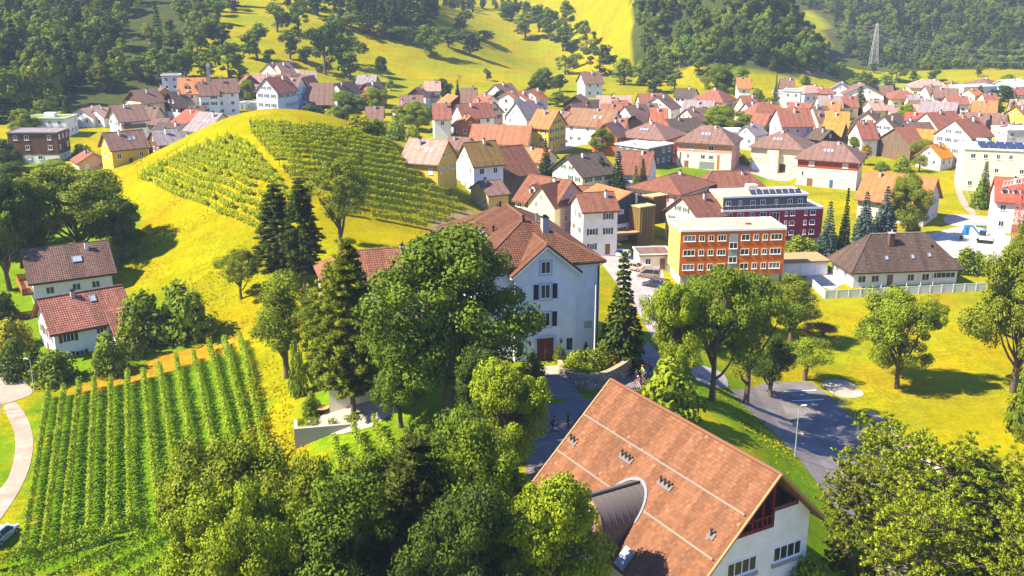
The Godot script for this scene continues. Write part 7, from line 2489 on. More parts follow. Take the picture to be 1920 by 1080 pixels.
	["house","wide white gable below the far red roofs",53,6.4,-372.8,60,9.1,11,5,4,"gable","wh","br",{}],
	["house","house with a long tile red roof at the village edge",49.7,6.6,-377.2,5,8.7,10,5,4,"gable","cr","rd",{}],
	["house","cream narrow gabled house with ochre edges",46,5.8,-351.9,9,5,8,5.6,3.6,"gable","cr","br",{}],
	["house","house with a large salmon red roof",46.5,4.8,-331.8,-3,5,12,6,5,"gable","cr","rd3",{}],
	["shed","dark timber shed roof behind the orange hipped house",40.1,5.5,-340.3,75,7.1,8,4.6,3,"gable","dw","br",{}],
	["villa","orange house with a wide tent shaped roof",42.2,4.2,-314.8,-32,0.7,15,5.6,4,"hip","og2","pb",{"o":1,"sky":1,"sq":1}],
	["modern_house","dark grey modern house with a pale flat roof below the orange villa",38.4,3.8,-300.8,-44,11.8,12,5.4,0.5,"flat","dg","wt2",{}],
	["house","white house with dark brown roof behind the orange villa",53.8,4.4,-329.2,20,11.1,8.6,5.4,3.2,"gable","wh","dk",{}],
	["house","cream chalet gable with small brown windows",61.3,5.1,-348.2,35,9.1,9.4,5.4,3.4,"gable","cr","br",{}],
	["shed","old wooden shed with a rusty red roof beside the cream chalet",64.7,5.1,-351.1,35,6.1,9,3.2,3,"gable","dw","rd",{}],
	["house","grey gabled house with a smooth mauve roof and dormers",64.9,5.7,-363.2,-21,10,11,4.4,4.6,"gable","gr","gy",{"dorm":1}],
	["house","white house with a black hipped roof at the foot of the wood",65.6,7,-396.1,-23,6.9,9,6,2.4,"gable","wh","dk",{"band":1}],
	["villa","cream square villa with green shutters and a red tent roof",73.6,6.3,-382,-35,1.1,12,6.4,4.2,"hip","cr","rd",{"shut":"gn","sq":1}],
	["house","white gable with yellow edge and one round headed window",84.4,5.3,-364.7,30,8.1,8.6,4.6,4,"gable","wh","br",{}],
	["annexe","white flat roofed annexe behind the pink villa",70.5,4,-333.2,0,6,8,4.6,0.6,"flat","wh","wt",{}],
	["cottage","small white house with a pale grey roof behind the pink villa",75.9,3.6,-330.2,45,7.1,7,4.6,2.6,"gable","wh","gy",{}],
	["villa","pink and cream villa with hipped brown roof and a grey garage door",57.5,2.9,-302.5,-22,5,13,7.2,4.2,"hip","pi2","pb",{"o":0.9,"sky":1,"hero":"pinkvilla"}],
	["villa","beige villa with a tent roof and a white glazed bay",78.6,2.1,-302.4,-25,0.6,14.5,6.6,4.2,"hip","be","pb",{"o":0.9,"sky":1,"sq":1,"hero":"beigevilla"}],
	["villa","cream villa with a red band below its hipped brown roof",87.4,1.2,-283.3,-24,5,13,7.2,4.2,"hip","cr2","pb",{"o":0.9,"sky":1,"hero":"redband"}],
	["house","white house with orange roof in the shade of the dark spur",91.8,6.9,-418.6,-7,5,8,7,3.4,"gable","wh","or",{}],
	["house","chalet with a broad brown roof behind the tall blue spruce",113.8,6.4,-436.9,-9,5.3,9,4.6,4.4,"gable","wd","br",{"bal":1}],
	["terrace_house","white modern terrace house with a flat pale roof",110.2,6.6,-412.9,-19,6.3,9,6.4,0.8,"flat","wh","pk",{}],
	["terrace_house","low white flat house joined to the terrace house",107.7,6.7,-422.9,-18,5,8,4.6,0.8,"flat","wh","pk",{}],
	["terrace_house","grey blue flat house next to the white terrace house",120.2,6.5,-432.2,-82,5,9,4.6,0.8,"flat","bl","gy",{}],
	["house","white house with low salmon roof behind the flat terrace",120.7,6.6,-425.9,22,5,9,4.4,2.6,"hip","wh","pk",{}],
	["house","brown orange timber house with flat reddish roof",125.8,6.5,-424,0,5,8,4.4,1.6,"gable","og","rd",{}],
	["house","white gable house alone below the field edge",134.3,6.2,-430.6,70,7.1,8,5.6,2.6,"gable","wh","gy",{}],
	["house","broad red brown roof with a white gable beside the leafy garden",83,5.6,-370.4,10,5,12,5,5,"gable","cr","rd",{}],
	["house","dark red hipped roof behind the pale pink house",87,5,-359.4,12,5,11,5,4.6,"hip","cr","rd",{}],
	["barn","dark wooden barn with plain red brown roof above the blooming trees",83.8,4.5,-350.6,-30,5,9,3.6,3.6,"gable","dw","rd",{}],
	["house","lilac pink gable house with a long red roof",90.1,3.5,-336.2,7,10.4,11,7,4.8,"gable","lp","rd",{}],
	["house","house with an orange red roof behind the lilac pink house",100.2,5,-364.4,-23,7.4,9,5,3.8,"gable","cr","rd",{"dorm":0}],
	["house","wide white house with a pale mauve roof",116.7,5.7,-386.8,-6,7.9,11,4.4,3.6,"gable","wh","gy",{}],
	["house","grey gable with a bright red orange roof",112,4.8,-366.4,-21,5,9,5,4.4,"gable","gr","or",{}],
	["house","house with brown roof and small dormer near the lilac house",104.2,4.3,-355.3,14,5,9,5,4.4,"gable","cr","br",{"dorm":1}],
	["house","stone house with a bright orange lichen roof",108,3.8,-347.2,-16,7,10,4.6,4.4,"gable","gr","or3",{}],
	["barn","wooden barn with a glowing orange roof behind the beige villas",104.9,3.4,-339,-28,6.2,10,3.6,3.6,"gable","dw","or3",{}],
	["timber_house","blackish timber house with orange wooden front between the villas",98.3,2.9,-328.7,-52,5.4,9,4.2,2.6,"gable","dw","dk",{"low":"og","lowh":2.2}],
	["house","cream gable with two red shutters",118.5,3.6,-347.9,65,10.1,9.6,5.6,4,"gable","cr","br",{"shut":"rd"}],
	["house","big white gable house with one red shutter",118.8,2.5,-328.4,50,11.1,10.4,7,4.8,"gable","wh","br",{"shut":"gr","fl":3}],
	["house","white villa with a half hipped red edged roof",110.1,2.5,-326,6,5,10,5.4,4.2,"gable","wh","rd4",{}],
	["plank_barn","open wooden barn with plank gable and rusty roof",121.3,2.1,-320.5,30,10.1,13,5,4.4,"gable","ow","rd",{}],
	["shed","lean-to shed with an orange roof in front of the plank barn",120.5,2.3,-324.1,-46,5,6,3.6,1.2,"gable","og","or",{}],
	["barn","barn with a big sunlit orange roof and yellow planks",127.1,2,-319.7,-30,6.4,11,4.2,4.6,"gable","og3","or3",{}],
	["barn","timber framed barn with brown roof behind the plank barn",125.9,2.2,-324.5,25,10.1,8,6.4,3.6,"gable","wd","br",{}],
	["cottage","small house with a blue grey metal roof behind the timber barn",129.7,2.8,-338.4,30,5.1,6.6,6.4,2.2,"gable","wh","gy2",{}],
	["house","very wide white gable house with green shutters",138.4,2.7,-338.2,25,12.1,12,6.4,4.8,"gable","wh","rd",{"shut":"gn","fl":2}],
	["house","house with vivid orange red roof beside the very wide white gable",135.6,3.6,-353,-19,5,8,5,3.2,"gable","cr","rd2",{}],
	["house","tall white four storey gable house with grey shutters",135.2,1.6,-311.4,35,11.1,12,9,4.6,"gable","wh","rd",{"shut":"gr","fl":3}],
	["house","white house with orange roof sections behind the tall white gable",144.8,2.8,-340.5,0,6.5,9,6.4,3.2,"gable","wh","or",{"dorm":1}],
	["garden_house","white garden house with a glowing orange roof by the footpath",125.5,1.5,-306.9,40,7.1,7.6,3.6,3.2,"gable","wh","or4",{}],
	["barn","barn with a yellow orange roof behind the tall spruce",144.2,2.3,-328.6,-5,5,9,3,3.6,"gable","og3","or3",{}],
	["shed","shed with a yellow lichen roof beside the awning house",150.6,2.2,-327.6,-15,5,9,3,3.6,"gable","og3","ye",{}],
	["house","white house with dark red roof and a white awning",157.2,2.3,-328.9,35,11.1,10,4.6,4,"gable","wh","rd",{"bal":0,"awn":1}],
	["apartment_block","pinkish white apartment block with balconies at the picture edge",155.9,2.1,-323.9,5,9,9,8.4,0,"flat","pw","wt",{}],
	["hall","long white gable hall with wooden verge boards",140.6,6.2,-422.9,80,13.1,15,4.8,3.6,"gable","wh","br",{}],
	["stable","dark wooden stable with purple brown roof at the field edge",150.7,6.1,-425.4,0,5,9,4,3.4,"gable","dw","br",{}],
	["house","house with tent shaped red brown roof beside the field stable",155,6,-417.8,0,0.9,12,3.6,3.2,"hip","cr","rd",{"sq":1}],
	["bungalow","house with flat mauve roof beside the row of garden spruces",155.1,5.7,-404.6,-9,5.4,9,3.4,2.8,"gable","cr","gy",{}],
	["bungalow","bungalow with a long purple brown roof",153.8,5.4,-394.4,-6,7.6,9,3.2,2.6,"gable","cr","br",{}],
	["house","house with red roof and white chimney behind two garden cypresses",133.1,5.3,-385,9,5,8,4,3,"gable","cr","pk",{}],
	["cottage","house with plain red roof beside the big dark tree",125.6,5.8,-391.5,0,5,8,4,3.2,"gable","cr","rd",{}],
	["annexe","low brown roofed annexe beside the lone white gable",138.3,5.9,-439.7,-92,17.5,7,4,2.4,"gable","wh","br",{}],
	["bungalow","bungalow with pale pink roof behind the bright green tree",138.4,5.2,-384.6,21,5,9,3.2,2.2,"gable","cr","pk",{}],
	["bungalow","long pale pink roof behind the twin spruces",151,5,-383.9,-28,8.1,10,3.2,2.4,"gable","cr","pk",{}],
	["house","large house with salmon hipped roof beside the field tree",177.6,6.1,-449.8,-12,6,12,4.6,3,"hip","cr","pk",{}],
	["house","white house with brown roof and a bay below the salmon roof",167.9,5.9,-421.6,0,5,9,5.6,2.4,"gable","wh","br",{}],
	["house","long white row house with firewall ridges on a brown roof",168.7,5.6,-409.6,-18,8.6,9,5.6,3,"gable","wh","br",{}],
	["house","house with purple brown roof and dark gable at the field",186.2,6.2,-447.1,12,5,9,4,2.6,"gable","wd","br",{}],
	["bungalow","white bungalow with red brown roof and a dark garage",168.4,5.3,-398.6,-6,7.4,9,4.6,2.4,"gable","wh","rd",{}],
	["house","crimson house with a grey centre and brown tent roof",203.6,6.9,-455.6,39,1.1,11,4.4,2.4,"hip","re","br",{"sq":1}],
	["hall","long white flat roofed hall before the crimson house",192.1,6,-439.2,16,16.3,9,6,0.4,"flat","wh","wt",{}],
	["hall","light blue hall with a white roof",213.1,6.8,-451.5,30,12.1,11,4.4,2.4,"gable","lb","wt",{}],
	["house","lilac white gable house at the far field",218.3,6.9,-456.8,60,8.1,11,3.4,2.4,"gable","lp","gy",{}],
	["house","house with reddish roof below the lilac gable",209,6.2,-437.3,9,5.8,10,3,2.4,"gable","cr","rd",{}],
	["villa","white villa with orange cross gabled roof",170,4.3,-377.5,-22,8,11,5,3.6,"gable","wh","or",{}],
	["barn","barn with a black triangular gable and mauve roof",153.7,4.6,-377.2,150,12.1,12,3.8,4.2,"gable","dw","gy",{}],
	["house","white barn house with a notched brown roof",160.3,3.7,-361.8,-23,8.3,11,3.6,3.4,"gable","wh","br",{}],
	["house","house with brown roof and white chimney behind the spruce garden",167.8,3.6,-360.4,-35,5,11,3.6,3.4,"gable","cr","br",{}],
	["house","white house with pink roof and dark green shutter at the right margin",184.1,4.4,-381.8,-15,5,9,5,3.4,"gable","wh","pk",{"shut":"gn"}],
	["house","yellow walled house with red brown roof at the right margin",178.1,3.8,-367.1,29,5,10,5,3.6,"gable","ye","rd",{}],
	["cottage","small red brown roof in the dark trees",190.5,5.6,-420.3,0,5,8,3,2.4,"gable","cr","rd",{}],
	["cottage","small orange roof in front of the long flat hall",189,5.9,-432.4,31,5.2,7,3.6,2,"gable","cr","or",{}],
	["cottage","brown roof beside the big spruce of the eastern gardens",164.8,3.2,-351.6,-17,5,8,3,2.6,"gable","cr","br",{}],
	["house","cream three storey chalet with green shutters and dark brown roof",17.9,3.2,-259.2,35,10.1,12,6.2,3.8,"gable","cr3","dk",{"shut":"gn","o":1.1,"fl":2,"sky":0}],
	["house","white gable house with double pitched red brown tile roof",33,2.8,-269.3,-18,7.5,11,4.6,4.8,"gable","wh","rd5",{"o":0.5}],
	["cottage","low house with light orange roof behind the tall conifer",7.2,4.3,-285.7,-34,7.6,8,3.4,2.6,"gable","cr","or",{}],
	["carport","low timber carport with brown roof",33.9,4.1,-300.3,0,6.3,9,2.8,1.8,"gable","wd","br",{}],
	["cottage","ochre low house with brown roof at the end of the vineyard hill",-5.1,5.6,-230,28,5,9,4.2,2.2,"gable","oc","br",{"o":0.5}],
	["house","white hipped house with red brown roof and red blinds",37.7,2.1,-241,51,5,13,6.6,2.8,"hip","wh","rd5",{"o":0.9,"shut":"rd"}],
	["farmhouse","farmhouse with a huge brown tile roof and half hipped end",52,1.4,-246.3,5,8.4,14,3.8,6,"hip","wd","rd5",{"o":0.9}],
	["house","cream house with green shutters and half hipped tile roof",38.7,1.2,-215.5,33,7.3,10,7,3.6,"gable","cr","rd5",{"shut":"gn","o":0.7}],
	["cottage","low brown tile roof behind the two gabled street houses",18.1,2.8,-236.3,0,5,9,5,1.8,"hip","cr","rd5",{}],
	["house","large house with a smooth orange roof behind the blue spruces",92.4,0.5,-244.2,-36,15.5,12,5.2,5,"gable","gr","or",{"o":0.9}],
	["house","pale pink house with a red roof and dormers beside the crane",113.2,0.4,-233.3,-18,6,10,7.4,4.2,"gable","pw","rd2",{"dorm":1}],
	["apartment_block","cream flat roofed apartment block with solar panels on top",131.7,0.8,-278.7,-16,20,12,11,0,"flat","cr2","wt2",{"fl":3,"solar":1}],
	["stair_slab","orange stair slab at the end of the cream apartment block",131.3,1,-288.6,-16,2.2,11,10.6,0,"flat","og","wt2",{}],
	["annexe","cream annexe with hipped tile roof joined to the white school building",-18,10.8,-136.3,17,8.7,8.6,6.6,3,"hip","cr","rd5",{"o":0.5,"tiles":1}],
	["garden_building","cream garden building with a dark doorway behind the twin pines",-17.6,9.7,-112.3,8,7,5.5,3.4,2,"gable","cr3","rd5",{"o":0.5}],
	["house","upper left house with brown tile roof and orange wooden balcony",-74.1,5.5,-167.2,30,12,10,4,3.6,"gable","wh","lb1",{"o":1,"tiles":1,"hero":"lefthouse"}],
	["house","lower left house with reddish tile roof and brown shutters",-63.7,3.8,-146.8,37,10.7,8.8,4,3.3,"gable","wh","lb2",{"o":0.9,"tiles":1,"shut":"br","hero":"lowhouse"}],
	["house","tall white house with grey shutters beside the slatted modern house",16.4,3.1,-203.4,14,7.1,8,9,2.6,"gable","wh","rd5",{"shut":"gr","o":0.6,"fl":3}],
	["house","cream and pink house with a cross gable and red brown roof",8,3.9,-214,-39,10.5,10.5,7.6,4.2,"gable","cr","rd5",{"o":0.6,"fl":3,"hero":"cross"}],
	["garage","flat roofed double garage beside the orange apartment block",27.5,1.6,-197.1,5,6.2,5.6,2.6,0.1,"flat","wh","br",{}]]
# kind, leaf colour, x, z, height, width, label, group
const PLANTS := [
	["oak","deep",-6.6,-102.5,21.9,17.2,"great green tree covering the front of the white school building"],
	["black_pine","olive",-17.7,-107.4,20.3,7.8,"tall pine with a bare stem beside the great tree"],
	["black_pine","olive",-19.9,-110.2,17,7,"lower of the twin pines on the garden terrace"],
	["black_pine","dark",-36.8,-157.9,16.4,7.8,"left one of the two dark pines below the hill vineyard"],
	["black_pine","dark",-32.3,-155.3,17,7.1,"taller of the two dark pines below the hill vineyard"],
	["ash","olive",-28.4,-167.6,15.4,11.1,"loose grey green tree in front of the hill vineyard"],
	["birch","light",-28.3,-122.1,13.8,8.6,"slender light green tree at the edge of the mown strip"],
	["birch","green",-24.6,-121,10,5.3,"slender tree between the mown strip and the twin pines"],
	["ash","olive",-42.8,-157,7.9,7.2,"thin olive bush tree alone on the yellow slope"],
	["bush","green",-55,-146.1,8.2,9.9,"big bush touching the gable end of the lower farmhouse"],
	["bush","green",-48.8,-147.2,8.9,10.2,"biggest bush between the left houses and the vineyard"],
	["walnut","olive",-78.6,-182.3,17.2,22.8,"huge rounded olive tree above the left houses"],
	["oak","dark",-85.2,-168.9,19.7,13.6,"dark tree behind the upper left house"],
	["oak","dark",-69.2,-179,11.2,8.1,"dark tree at the shadowed end of the huge olive tree"],
	["lime","light",-111,-250.9,6.9,13.1,"light green tree below the timber house"],
	["oak","dark",-118.1,-243.1,9,10.2,"dark green tree at the left margin below the timber house"],
	["bush","light",-95.2,-232.1,4.4,9.7,"low light bush under the hill vineyard edge"],
	["bush","yellow",-73.8,-145,4.8,6.3,"yellow green bush at the left margin beside the lower house"],
	["laurel","dark",-67.9,-135.2,6.1,6.3,"dark rounded bush by the road end"],
	["bush","green",-62.7,-133.1,4.9,7.3,"leafy bush in front of the lower left house"],
	["bush","green",-55.8,-134.9,6,6.3,"bush at the garden corner of the lower left house"],
	["bush","olive",-54.8,-140.5,5.7,4.8,"bush right below the small tiled lean-to"],
	["bush","dark",-80.2,-155.9,4.8,5.9,"dark bush beside the wooden terrace"],
	["laurel","green",-69.8,-168.1,3.3,4.7,"rounded shrub between the two left houses"],
	["bush","gold",-73.7,-168,3,5.4,"golden bush between the two left houses"],
	["bush","light",-70.6,-176.3,3.7,3,"light shrub at the corner of the upper left house"],
	["oak","dark",-91.9,-195.2,6.4,11.4,"dark tree above the roof of the upper left house"],
	["maple","lime",-0.5,-90.4,12.4,8.5,"bright green tree left of the stairway court"],
	["walnut","olive",-23.3,-74.1,17,12.3,"wide olive tree with dark branches over the lower vineyard"],
	["walnut","olive",-16.5,-71.9,15.7,10.3,"olive tree in the middle of the bottom wood"],
	["lime","green",-11.2,-74.8,13.6,7.9,"green tree below the garden vine rows"],
	["maple","deep",-4.9,-76.6,15.3,9.8,"dense green tree below the great tree"],
	["black_pine","pine",-7.2,-69.1,17.1,7.8,"pine with a reddish stem in the bottom wood"],
	["ash","green",-2.3,-71.2,16.2,7.6,"airy tree beside the pine of the bottom wood"],
	["lime","light",-22.3,-68,15.9,7.8,"light green tree at the bottom edge below the vineyard"],
	["lime","deep",-12,-66.6,16.5,9.6,"green tree at the bottom edge of the wood"],
	["walnut","light",-18.4,-66,16.4,9.2,"light tree at the bottom edge under the olive trees"],
	["oak","dark",-3.1,-63.8,15.5,8.5,"dark tree at the bottom edge near the tiled roof"],
	["maple","lime",2.8,-67.8,13.4,9.1,"bright leafy tree hiding the barrel dormer window"],
	["laurel","dark",2,-112.8,3.8,3.6,"dark bush beside the red entrance door"],
	["bush","green",0.9,-106.1,4.9,5,"green bush on the left side of the stone steps"],
	["laurel","lime",8.1,-114.9,3.7,4.4,"round lime green bush on the curved stone wall"],
	["laurel","lime",5.8,-118.5,2.2,1.7,"small lime bush nearest to the red door"],
	["shrub","light",10.4,-116,4.1,3.1,"loose shrub at the foot of the flagpole"],
	["shrub","gold",12.3,-117.7,2.7,2.5,"golden shrub on the curved stone wall"],
	["cypress","dark",9.1,-120.3,2.2,0.6,"tiny cypress against the white school wall"],
	["fir","dark",13.3,-119.1,14.5,6,"large dark conifer at the right corner of the white school building"],
	["maple","lime",18.6,-111.5,14,7.3,"bright tree between the conifer and the road"],
	["bush","light",16.7,-103.3,7.7,8.1,"light green bush spreading behind the tiled roof ridge"],
	["ash","green",23.7,-114.1,16.4,10.4,"many stemmed tree above the grass bank"],
	["ash","green",29.7,-122.4,17.5,10.2,"tree on the grass bank beside the parking ground"],
	["birch","dark",34.9,-130.2,9.1,6.8,"dark drooping tree leaning over the parking ground"],
	["lime","green",26.5,-142.9,10.7,7,"leafy tree in front of the orange apartment block"],
	["birch","olive",44,-155,11.1,8.8,"yellowish birch beside the orange apartment block"],
	["lime","olive",40.2,-157.7,9.3,6.8,"olive tree hiding the foot of the orange apartment block"],
	["apple","rust",49.1,-154.9,3.5,6.9,"small flat crowned reddish tree at the meadow edge"],
	["apple","light",41.9,-138.9,6.5,7.3,"small round tree with a pale trunk by the parking ground"],
	["walnut","light",54.6,-137.3,14.4,13,"round tree standing alone in the yellow field"],
	["walnut","olive",70.3,-135.8,21.1,14.2,"large olive tree at the right margin of the field"],
	["ash","olive",87.6,-170.6,17.7,7.4,"slim tree at the right margin before the building site"],
	["bush","green",65,-120.5,11.6,6.1,"green bush at the right margin of the field"],
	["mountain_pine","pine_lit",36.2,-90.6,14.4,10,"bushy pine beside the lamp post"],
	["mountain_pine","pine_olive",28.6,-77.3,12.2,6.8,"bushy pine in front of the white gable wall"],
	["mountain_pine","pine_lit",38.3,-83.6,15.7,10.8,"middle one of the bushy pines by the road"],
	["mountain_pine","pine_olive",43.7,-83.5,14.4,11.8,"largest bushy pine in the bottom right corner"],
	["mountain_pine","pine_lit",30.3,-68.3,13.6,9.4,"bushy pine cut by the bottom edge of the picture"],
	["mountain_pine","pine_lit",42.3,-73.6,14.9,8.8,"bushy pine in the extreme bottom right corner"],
	["bush","light",22.7,-71.2,5.3,5.9,"spiky light green bush under the white gable windows"],
	["laurel","dark",27.5,-71.2,9.1,3.8,"dark bush beneath the bushy pines"],
	["maple","deep",-12,-103.3,12.6,8.6,"lower green tree hugging the left flank of the great tree"],
	["lime","dark",-3.2,-95.7,12,6.5,"dark tree filling the gap below the great tree"],
	["bush","light",-22.5,-116.7,8.3,4.5,"tall light hedge bush beside the garden terrace"],
	["bush","green",-22.9,-109.8,3,2.7,"green bush at the corner of the garden terrace"],
	["bush","light",-25.6,-115.9,7.1,2.6,"leafy bush at the upper end of the garden wall"],
	["laurel","green",67.1,-189.8,1.7,1.5,"first clipped bush along the bungalow wall"],
	["laurel","green",72.5,-190.3,1.9,1.5,"second clipped bush along the bungalow wall"],
	["laurel","green",77.2,-190.2,2.3,1.4,"third clipped bush along the bungalow wall"],
	["laurel","dark",80.1,-190.9,2.1,1.2,"fourth clipped bush along the bungalow wall"],
	["bush","green",89.8,-197,5.4,7.6,"green bush at the right end of the bungalow"],
	["fir","blue",66,-211,11.3,4.5,"blue spruce beside the crimson apartment block"],
	["spruce","spruce",69.4,-211.1,14.1,3,"narrow dark spruce behind the bungalow garage"],
	["fir","blue",76.9,-221.2,11.2,5.4,"left one of the two blue spruces before the orange roofed house"],
	["fir","blue",82,-223.4,11.9,6.1,"right one of the two blue spruces before the orange roofed house"],
	["oak","olive",87.6,-224.2,14.6,9.2,"broad olive tree in front of the orange roofed house"],
	["fir","green",90.3,-227.8,5.2,3.8,"small fir beside the broad olive tree"],
	["bush","light",60.3,-210.7,4.4,7.8,"bright bushes between the bungalow and the crimson block"],
	["bush","green",51.9,-203.3,1.9,3.2,"bush beside the bungalow garage"],
	["spruce","green",118.3,-257,11,4.8,"conifer beside the cream apartment block"],
	["bush","green",116.3,-253.9,5.4,5.8,"bushy hedge plant under the cream apartment block"],
	["fir","spruce",8.9,-272.7,10.7,5.1,"tall dark spruce behind the old weathered barn"],
	["fir","spruce",26.2,-254.7,11.7,5.3,"tallest of the dark spruces by the cream chalet"],
	["fir","spruce",22.3,-257.9,9.6,6.2,"broad dark spruce by the cream chalet"],
	["fir","green",19,-259.9,6.9,4.6,"smaller spruce by the cream chalet"],
	["spruce","spruce",32.4,-254.7,10,4,"right one of the two narrow spruces before the white gable"],
	["spruce","green",30.4,-253,8.6,3.2,"left one of the two narrow spruces before the white gable"],
	["cypress","thuja",-7.4,-255.2,3.5,1.2,"left one of the two little cypresses by the old barn"],
	["cypress","thuja",-6.5,-259.3,3.7,1.2,"right one of the two little cypresses by the old barn"],
	["lime","green",26.6,-308.7,8.1,8.9,"leafy corner tree on the village street"],
	["lime","olive",30.7,-314,4.9,5.8,"olive tree beside the leafy corner tree"],
	["lime","lime",0,-309.7,5.8,4.8,"bright little tree in front of the long barn"],
	["laurel","lime",-9.4,-352.7,6.2,7.6,"perfectly round bright tree behind the long barn"],
	["bush","green",19.5,-330.9,4.1,10.2,"hedge below the white long house"],
	["bush","green",-2.9,-278,1.8,2.3,"bush beside the old weathered barn"],
	["bush","light",-0.6,-231.9,3.2,4.9,"light bushes at the foot of the vineyard hill"],
	["bush","light",4.6,-219.6,3.9,6.9,"bushes behind the school roof"],
	["bush","light",38,-255.4,2.7,2.7,"bush beside the white hipped house"],
	["bush","light",49.6,-264,1.8,3,"bright bush beside the farmhouse"],
	["bush","gold",7.5,-291.5,1.8,3,"golden bush beside the tall dark spruce"],
	["laurel","dark",68.3,-311.2,2.6,4.8,"dark bush beside the pink villa"],
	["laurel","lime",69.5,-307,1.6,4.1,"clipped hedge between the pink and beige villas"],
	["laurel","green",84.2,-301.3,1.1,3.7,"low hedge between the beige and cream villas"],
	["cypress","green",56.2,-308.9,5.5,1.3,"climbing column plant on the pink villa front"],
	["cypress","thuja",96.2,-288.5,2.3,0.9,"left one of the two clipped cypresses by the cream villa"],
	["cypress","thuja",97.6,-288.7,2.6,1,"right one of the two clipped cypresses by the cream villa"],
	["apple","olive",123.4,-307.9,8.1,9.9,"blossoming tree in front of the barn with yellow planks"],
	["birch","gold",105.3,-308.6,6.5,4.8,"thin golden tree behind the cream villa"],
	["apple","olive",118.6,-300.3,4.7,5.6,"small fruit tree on the yellow lawn by the footpath"],
	["bush","light",113.5,-300.2,5,6.2,"light bush on the lawn before the plank barn"],
	["bush","green",108.5,-303,2.4,5.6,"low green bush on the lawn behind the orange roofed house"],
	["ash","olive",106.8,-323.7,5.7,5,"thin tree beside the white villa"],
	["spruce","spruce",150.3,-329.7,10.1,5.4,"tall spruce beside the awning house"],
	["bush","lime",149.6,-338.2,7.6,5.2,"bright bush left of the tall spruce"],
	["bush","dark",141,-320.6,2.7,6.6,"dark hedge below the yellow orange barn"],
	["bush","dark",144.1,-319,4.7,4,"dark bush below the tall spruce"],
	["laurel","lime",130.9,-309.5,2.3,3.2,"clipped bush beside the garden house"],
	["laurel","olive",134.3,-303.4,3.2,4.1,"olive hedge beside the footpath"],
	["lime","lime",140.6,-371.3,8.4,8.7,"bright green tree behind the very wide white gable"],
	["fir","dark",131.3,-396.3,10.2,8.5,"big dark tree before the long white hall"],
	["cypress","thuja",138.7,-399.6,5.5,1.8,"cypress beside the long white hall"],
	["cypress","thuja",139.3,-394.8,3.7,1.2,"small cypress beside the long white hall"],
	["spruce","spruce",154.3,-425.6,8.3,4.3,"spruce before the field stable"],
	["spruce","spruce",155,-399,4.9,2.8,"left one of the twin spruces before the pale pink roof"],
	["spruce","spruce",158,-399.3,4.9,2.9,"right one of the twin spruces before the pale pink roof"],
	["cypress","thuja",175.4,-434.2,3.6,1.3,"cypress beside the long row house"],
	["fir","dark",180.5,-377.5,8.8,8.5,"big spruce of the eastern gardens"],
	["oak","dark",204,-436.4,6.7,8.4,"dark round tree before the light blue hall"],
	["fir","green",193.1,-434.2,7.1,6.6,"conifer before the long flat hall"],
	["lime","lime",191.1,-437.3,4.9,5.8,"bright tree before the long flat hall"],
	["oak","green",198.7,-437,4.5,6.7,"green tree below the crimson house"],
	["fir","dark",198.5,-414.7,6.4,5.1,"dark conifer at the eastern gardens"],
	["fir","dark",187,-402.2,6,4.5,"dark conifer behind the white villa"],
	["maple","lime",91,-347.7,6.5,11.8,"blossoming bright tree beside the lilac pink house"],
	["bush","dark",83.9,-343.5,5,7.1,"dark bush left of the blossoming tree"],
	["bush","green",94.3,-339.7,4.2,7.7,"green bush below the lilac pink house"],
	["maple","light",68.4,-346.6,10.1,14.2,"light green garden tree behind the pink villa"],
	["lime","light",78.8,-353.4,6.6,8,"light green tree beside the broad red brown roof"],
	["cypress","thuja",61.1,-340.1,7.1,2.1,"dark cypress before the wooden shed"],
	["bush","light",54,-333.6,5.2,4.5,"light bush beside the white house with dark brown roof"],
	["bush","green",64.1,-310.5,6.2,7.7,"green bush beside the pink villa garage"],
	["spruce","blue",105.2,-419.7,11.6,3,"tall blue spruce at the shadowed field"],
	["bush","green",103.6,-443.4,4.8,6.8,"bush in front of the shadowed spur"],
	["oak","light",93.1,-431.2,13.7,12,"sunlit tree at the foot of the dark spur"],
	["oak","green",85,-434.7,15.1,13.2,"tree at the foot of the spur beside the villa with red tent roof"],
	["bush","lime",103.5,-419.6,3.4,6.4,"bright bush before the white terrace house"],
	["bush","dark",125.4,-440.8,3.6,5.4,"round bush beside the grey blue flat house"],
	["spruce","spruce",143.6,-471.9,3.6,2.9,"young spruce below the field tree"],
	["bush","green",138,-496.1,4.5,5.5,"bush at the field edge beside the salmon roof"],
	["far_oak","deep",169.9,-551.7,8.9,10.6,"field tree at the corner of the shaded field"],
	["far_beech","deep",164.4,-491.6,9,10.5,"dark field tree above the long white hall"],
	["far_oak","light",157.2,-484.8,5.9,8.8,"light field tree above the long white hall"],
	["far_beech","deep",223.6,-614.5,11.5,11.8,"tallest field tree beside the gravel lane"],
	["far_oak","light",211.6,-596.9,8.5,10.3,"light field tree below the gravel lane"],
	["far_ash","deep",178.1,-467.8,10.2,7.1,"field tree beside the salmon hipped roof"],
	["far_oak","deep",243.9,-609.4,7.7,9.2,"grey green field tree behind the salmon hipped roof"],
	["far_oak","deep",269.5,-611.8,6.8,5.6,"small round tree in the far field"],
	["bush","lime",279.7,-595.5,3,9,"bright bush in the far field"],
	["far_oak","dark",219.4,-642.1,5.8,7.1,"tree at the foot of the pylon"],
	["maple","green",-55.1,-351.1,10.1,14,"dark round tree above the right shoulder of the hill"],
	["maple","lime",-49,-375.8,9.7,9.2,"green tree beside the dark red gable house"],
	["maple","light",-30.3,-333.7,9.3,11.6,"light green tree in the garden behind the hill"],
	["lime","olive",-36,-338.6,7.3,8,"olive tree beside the white house behind the hill"],
	["oak","dark",-27.1,-416.4,8.9,7.2,"dark egg shaped tree below the yellow meadow"],
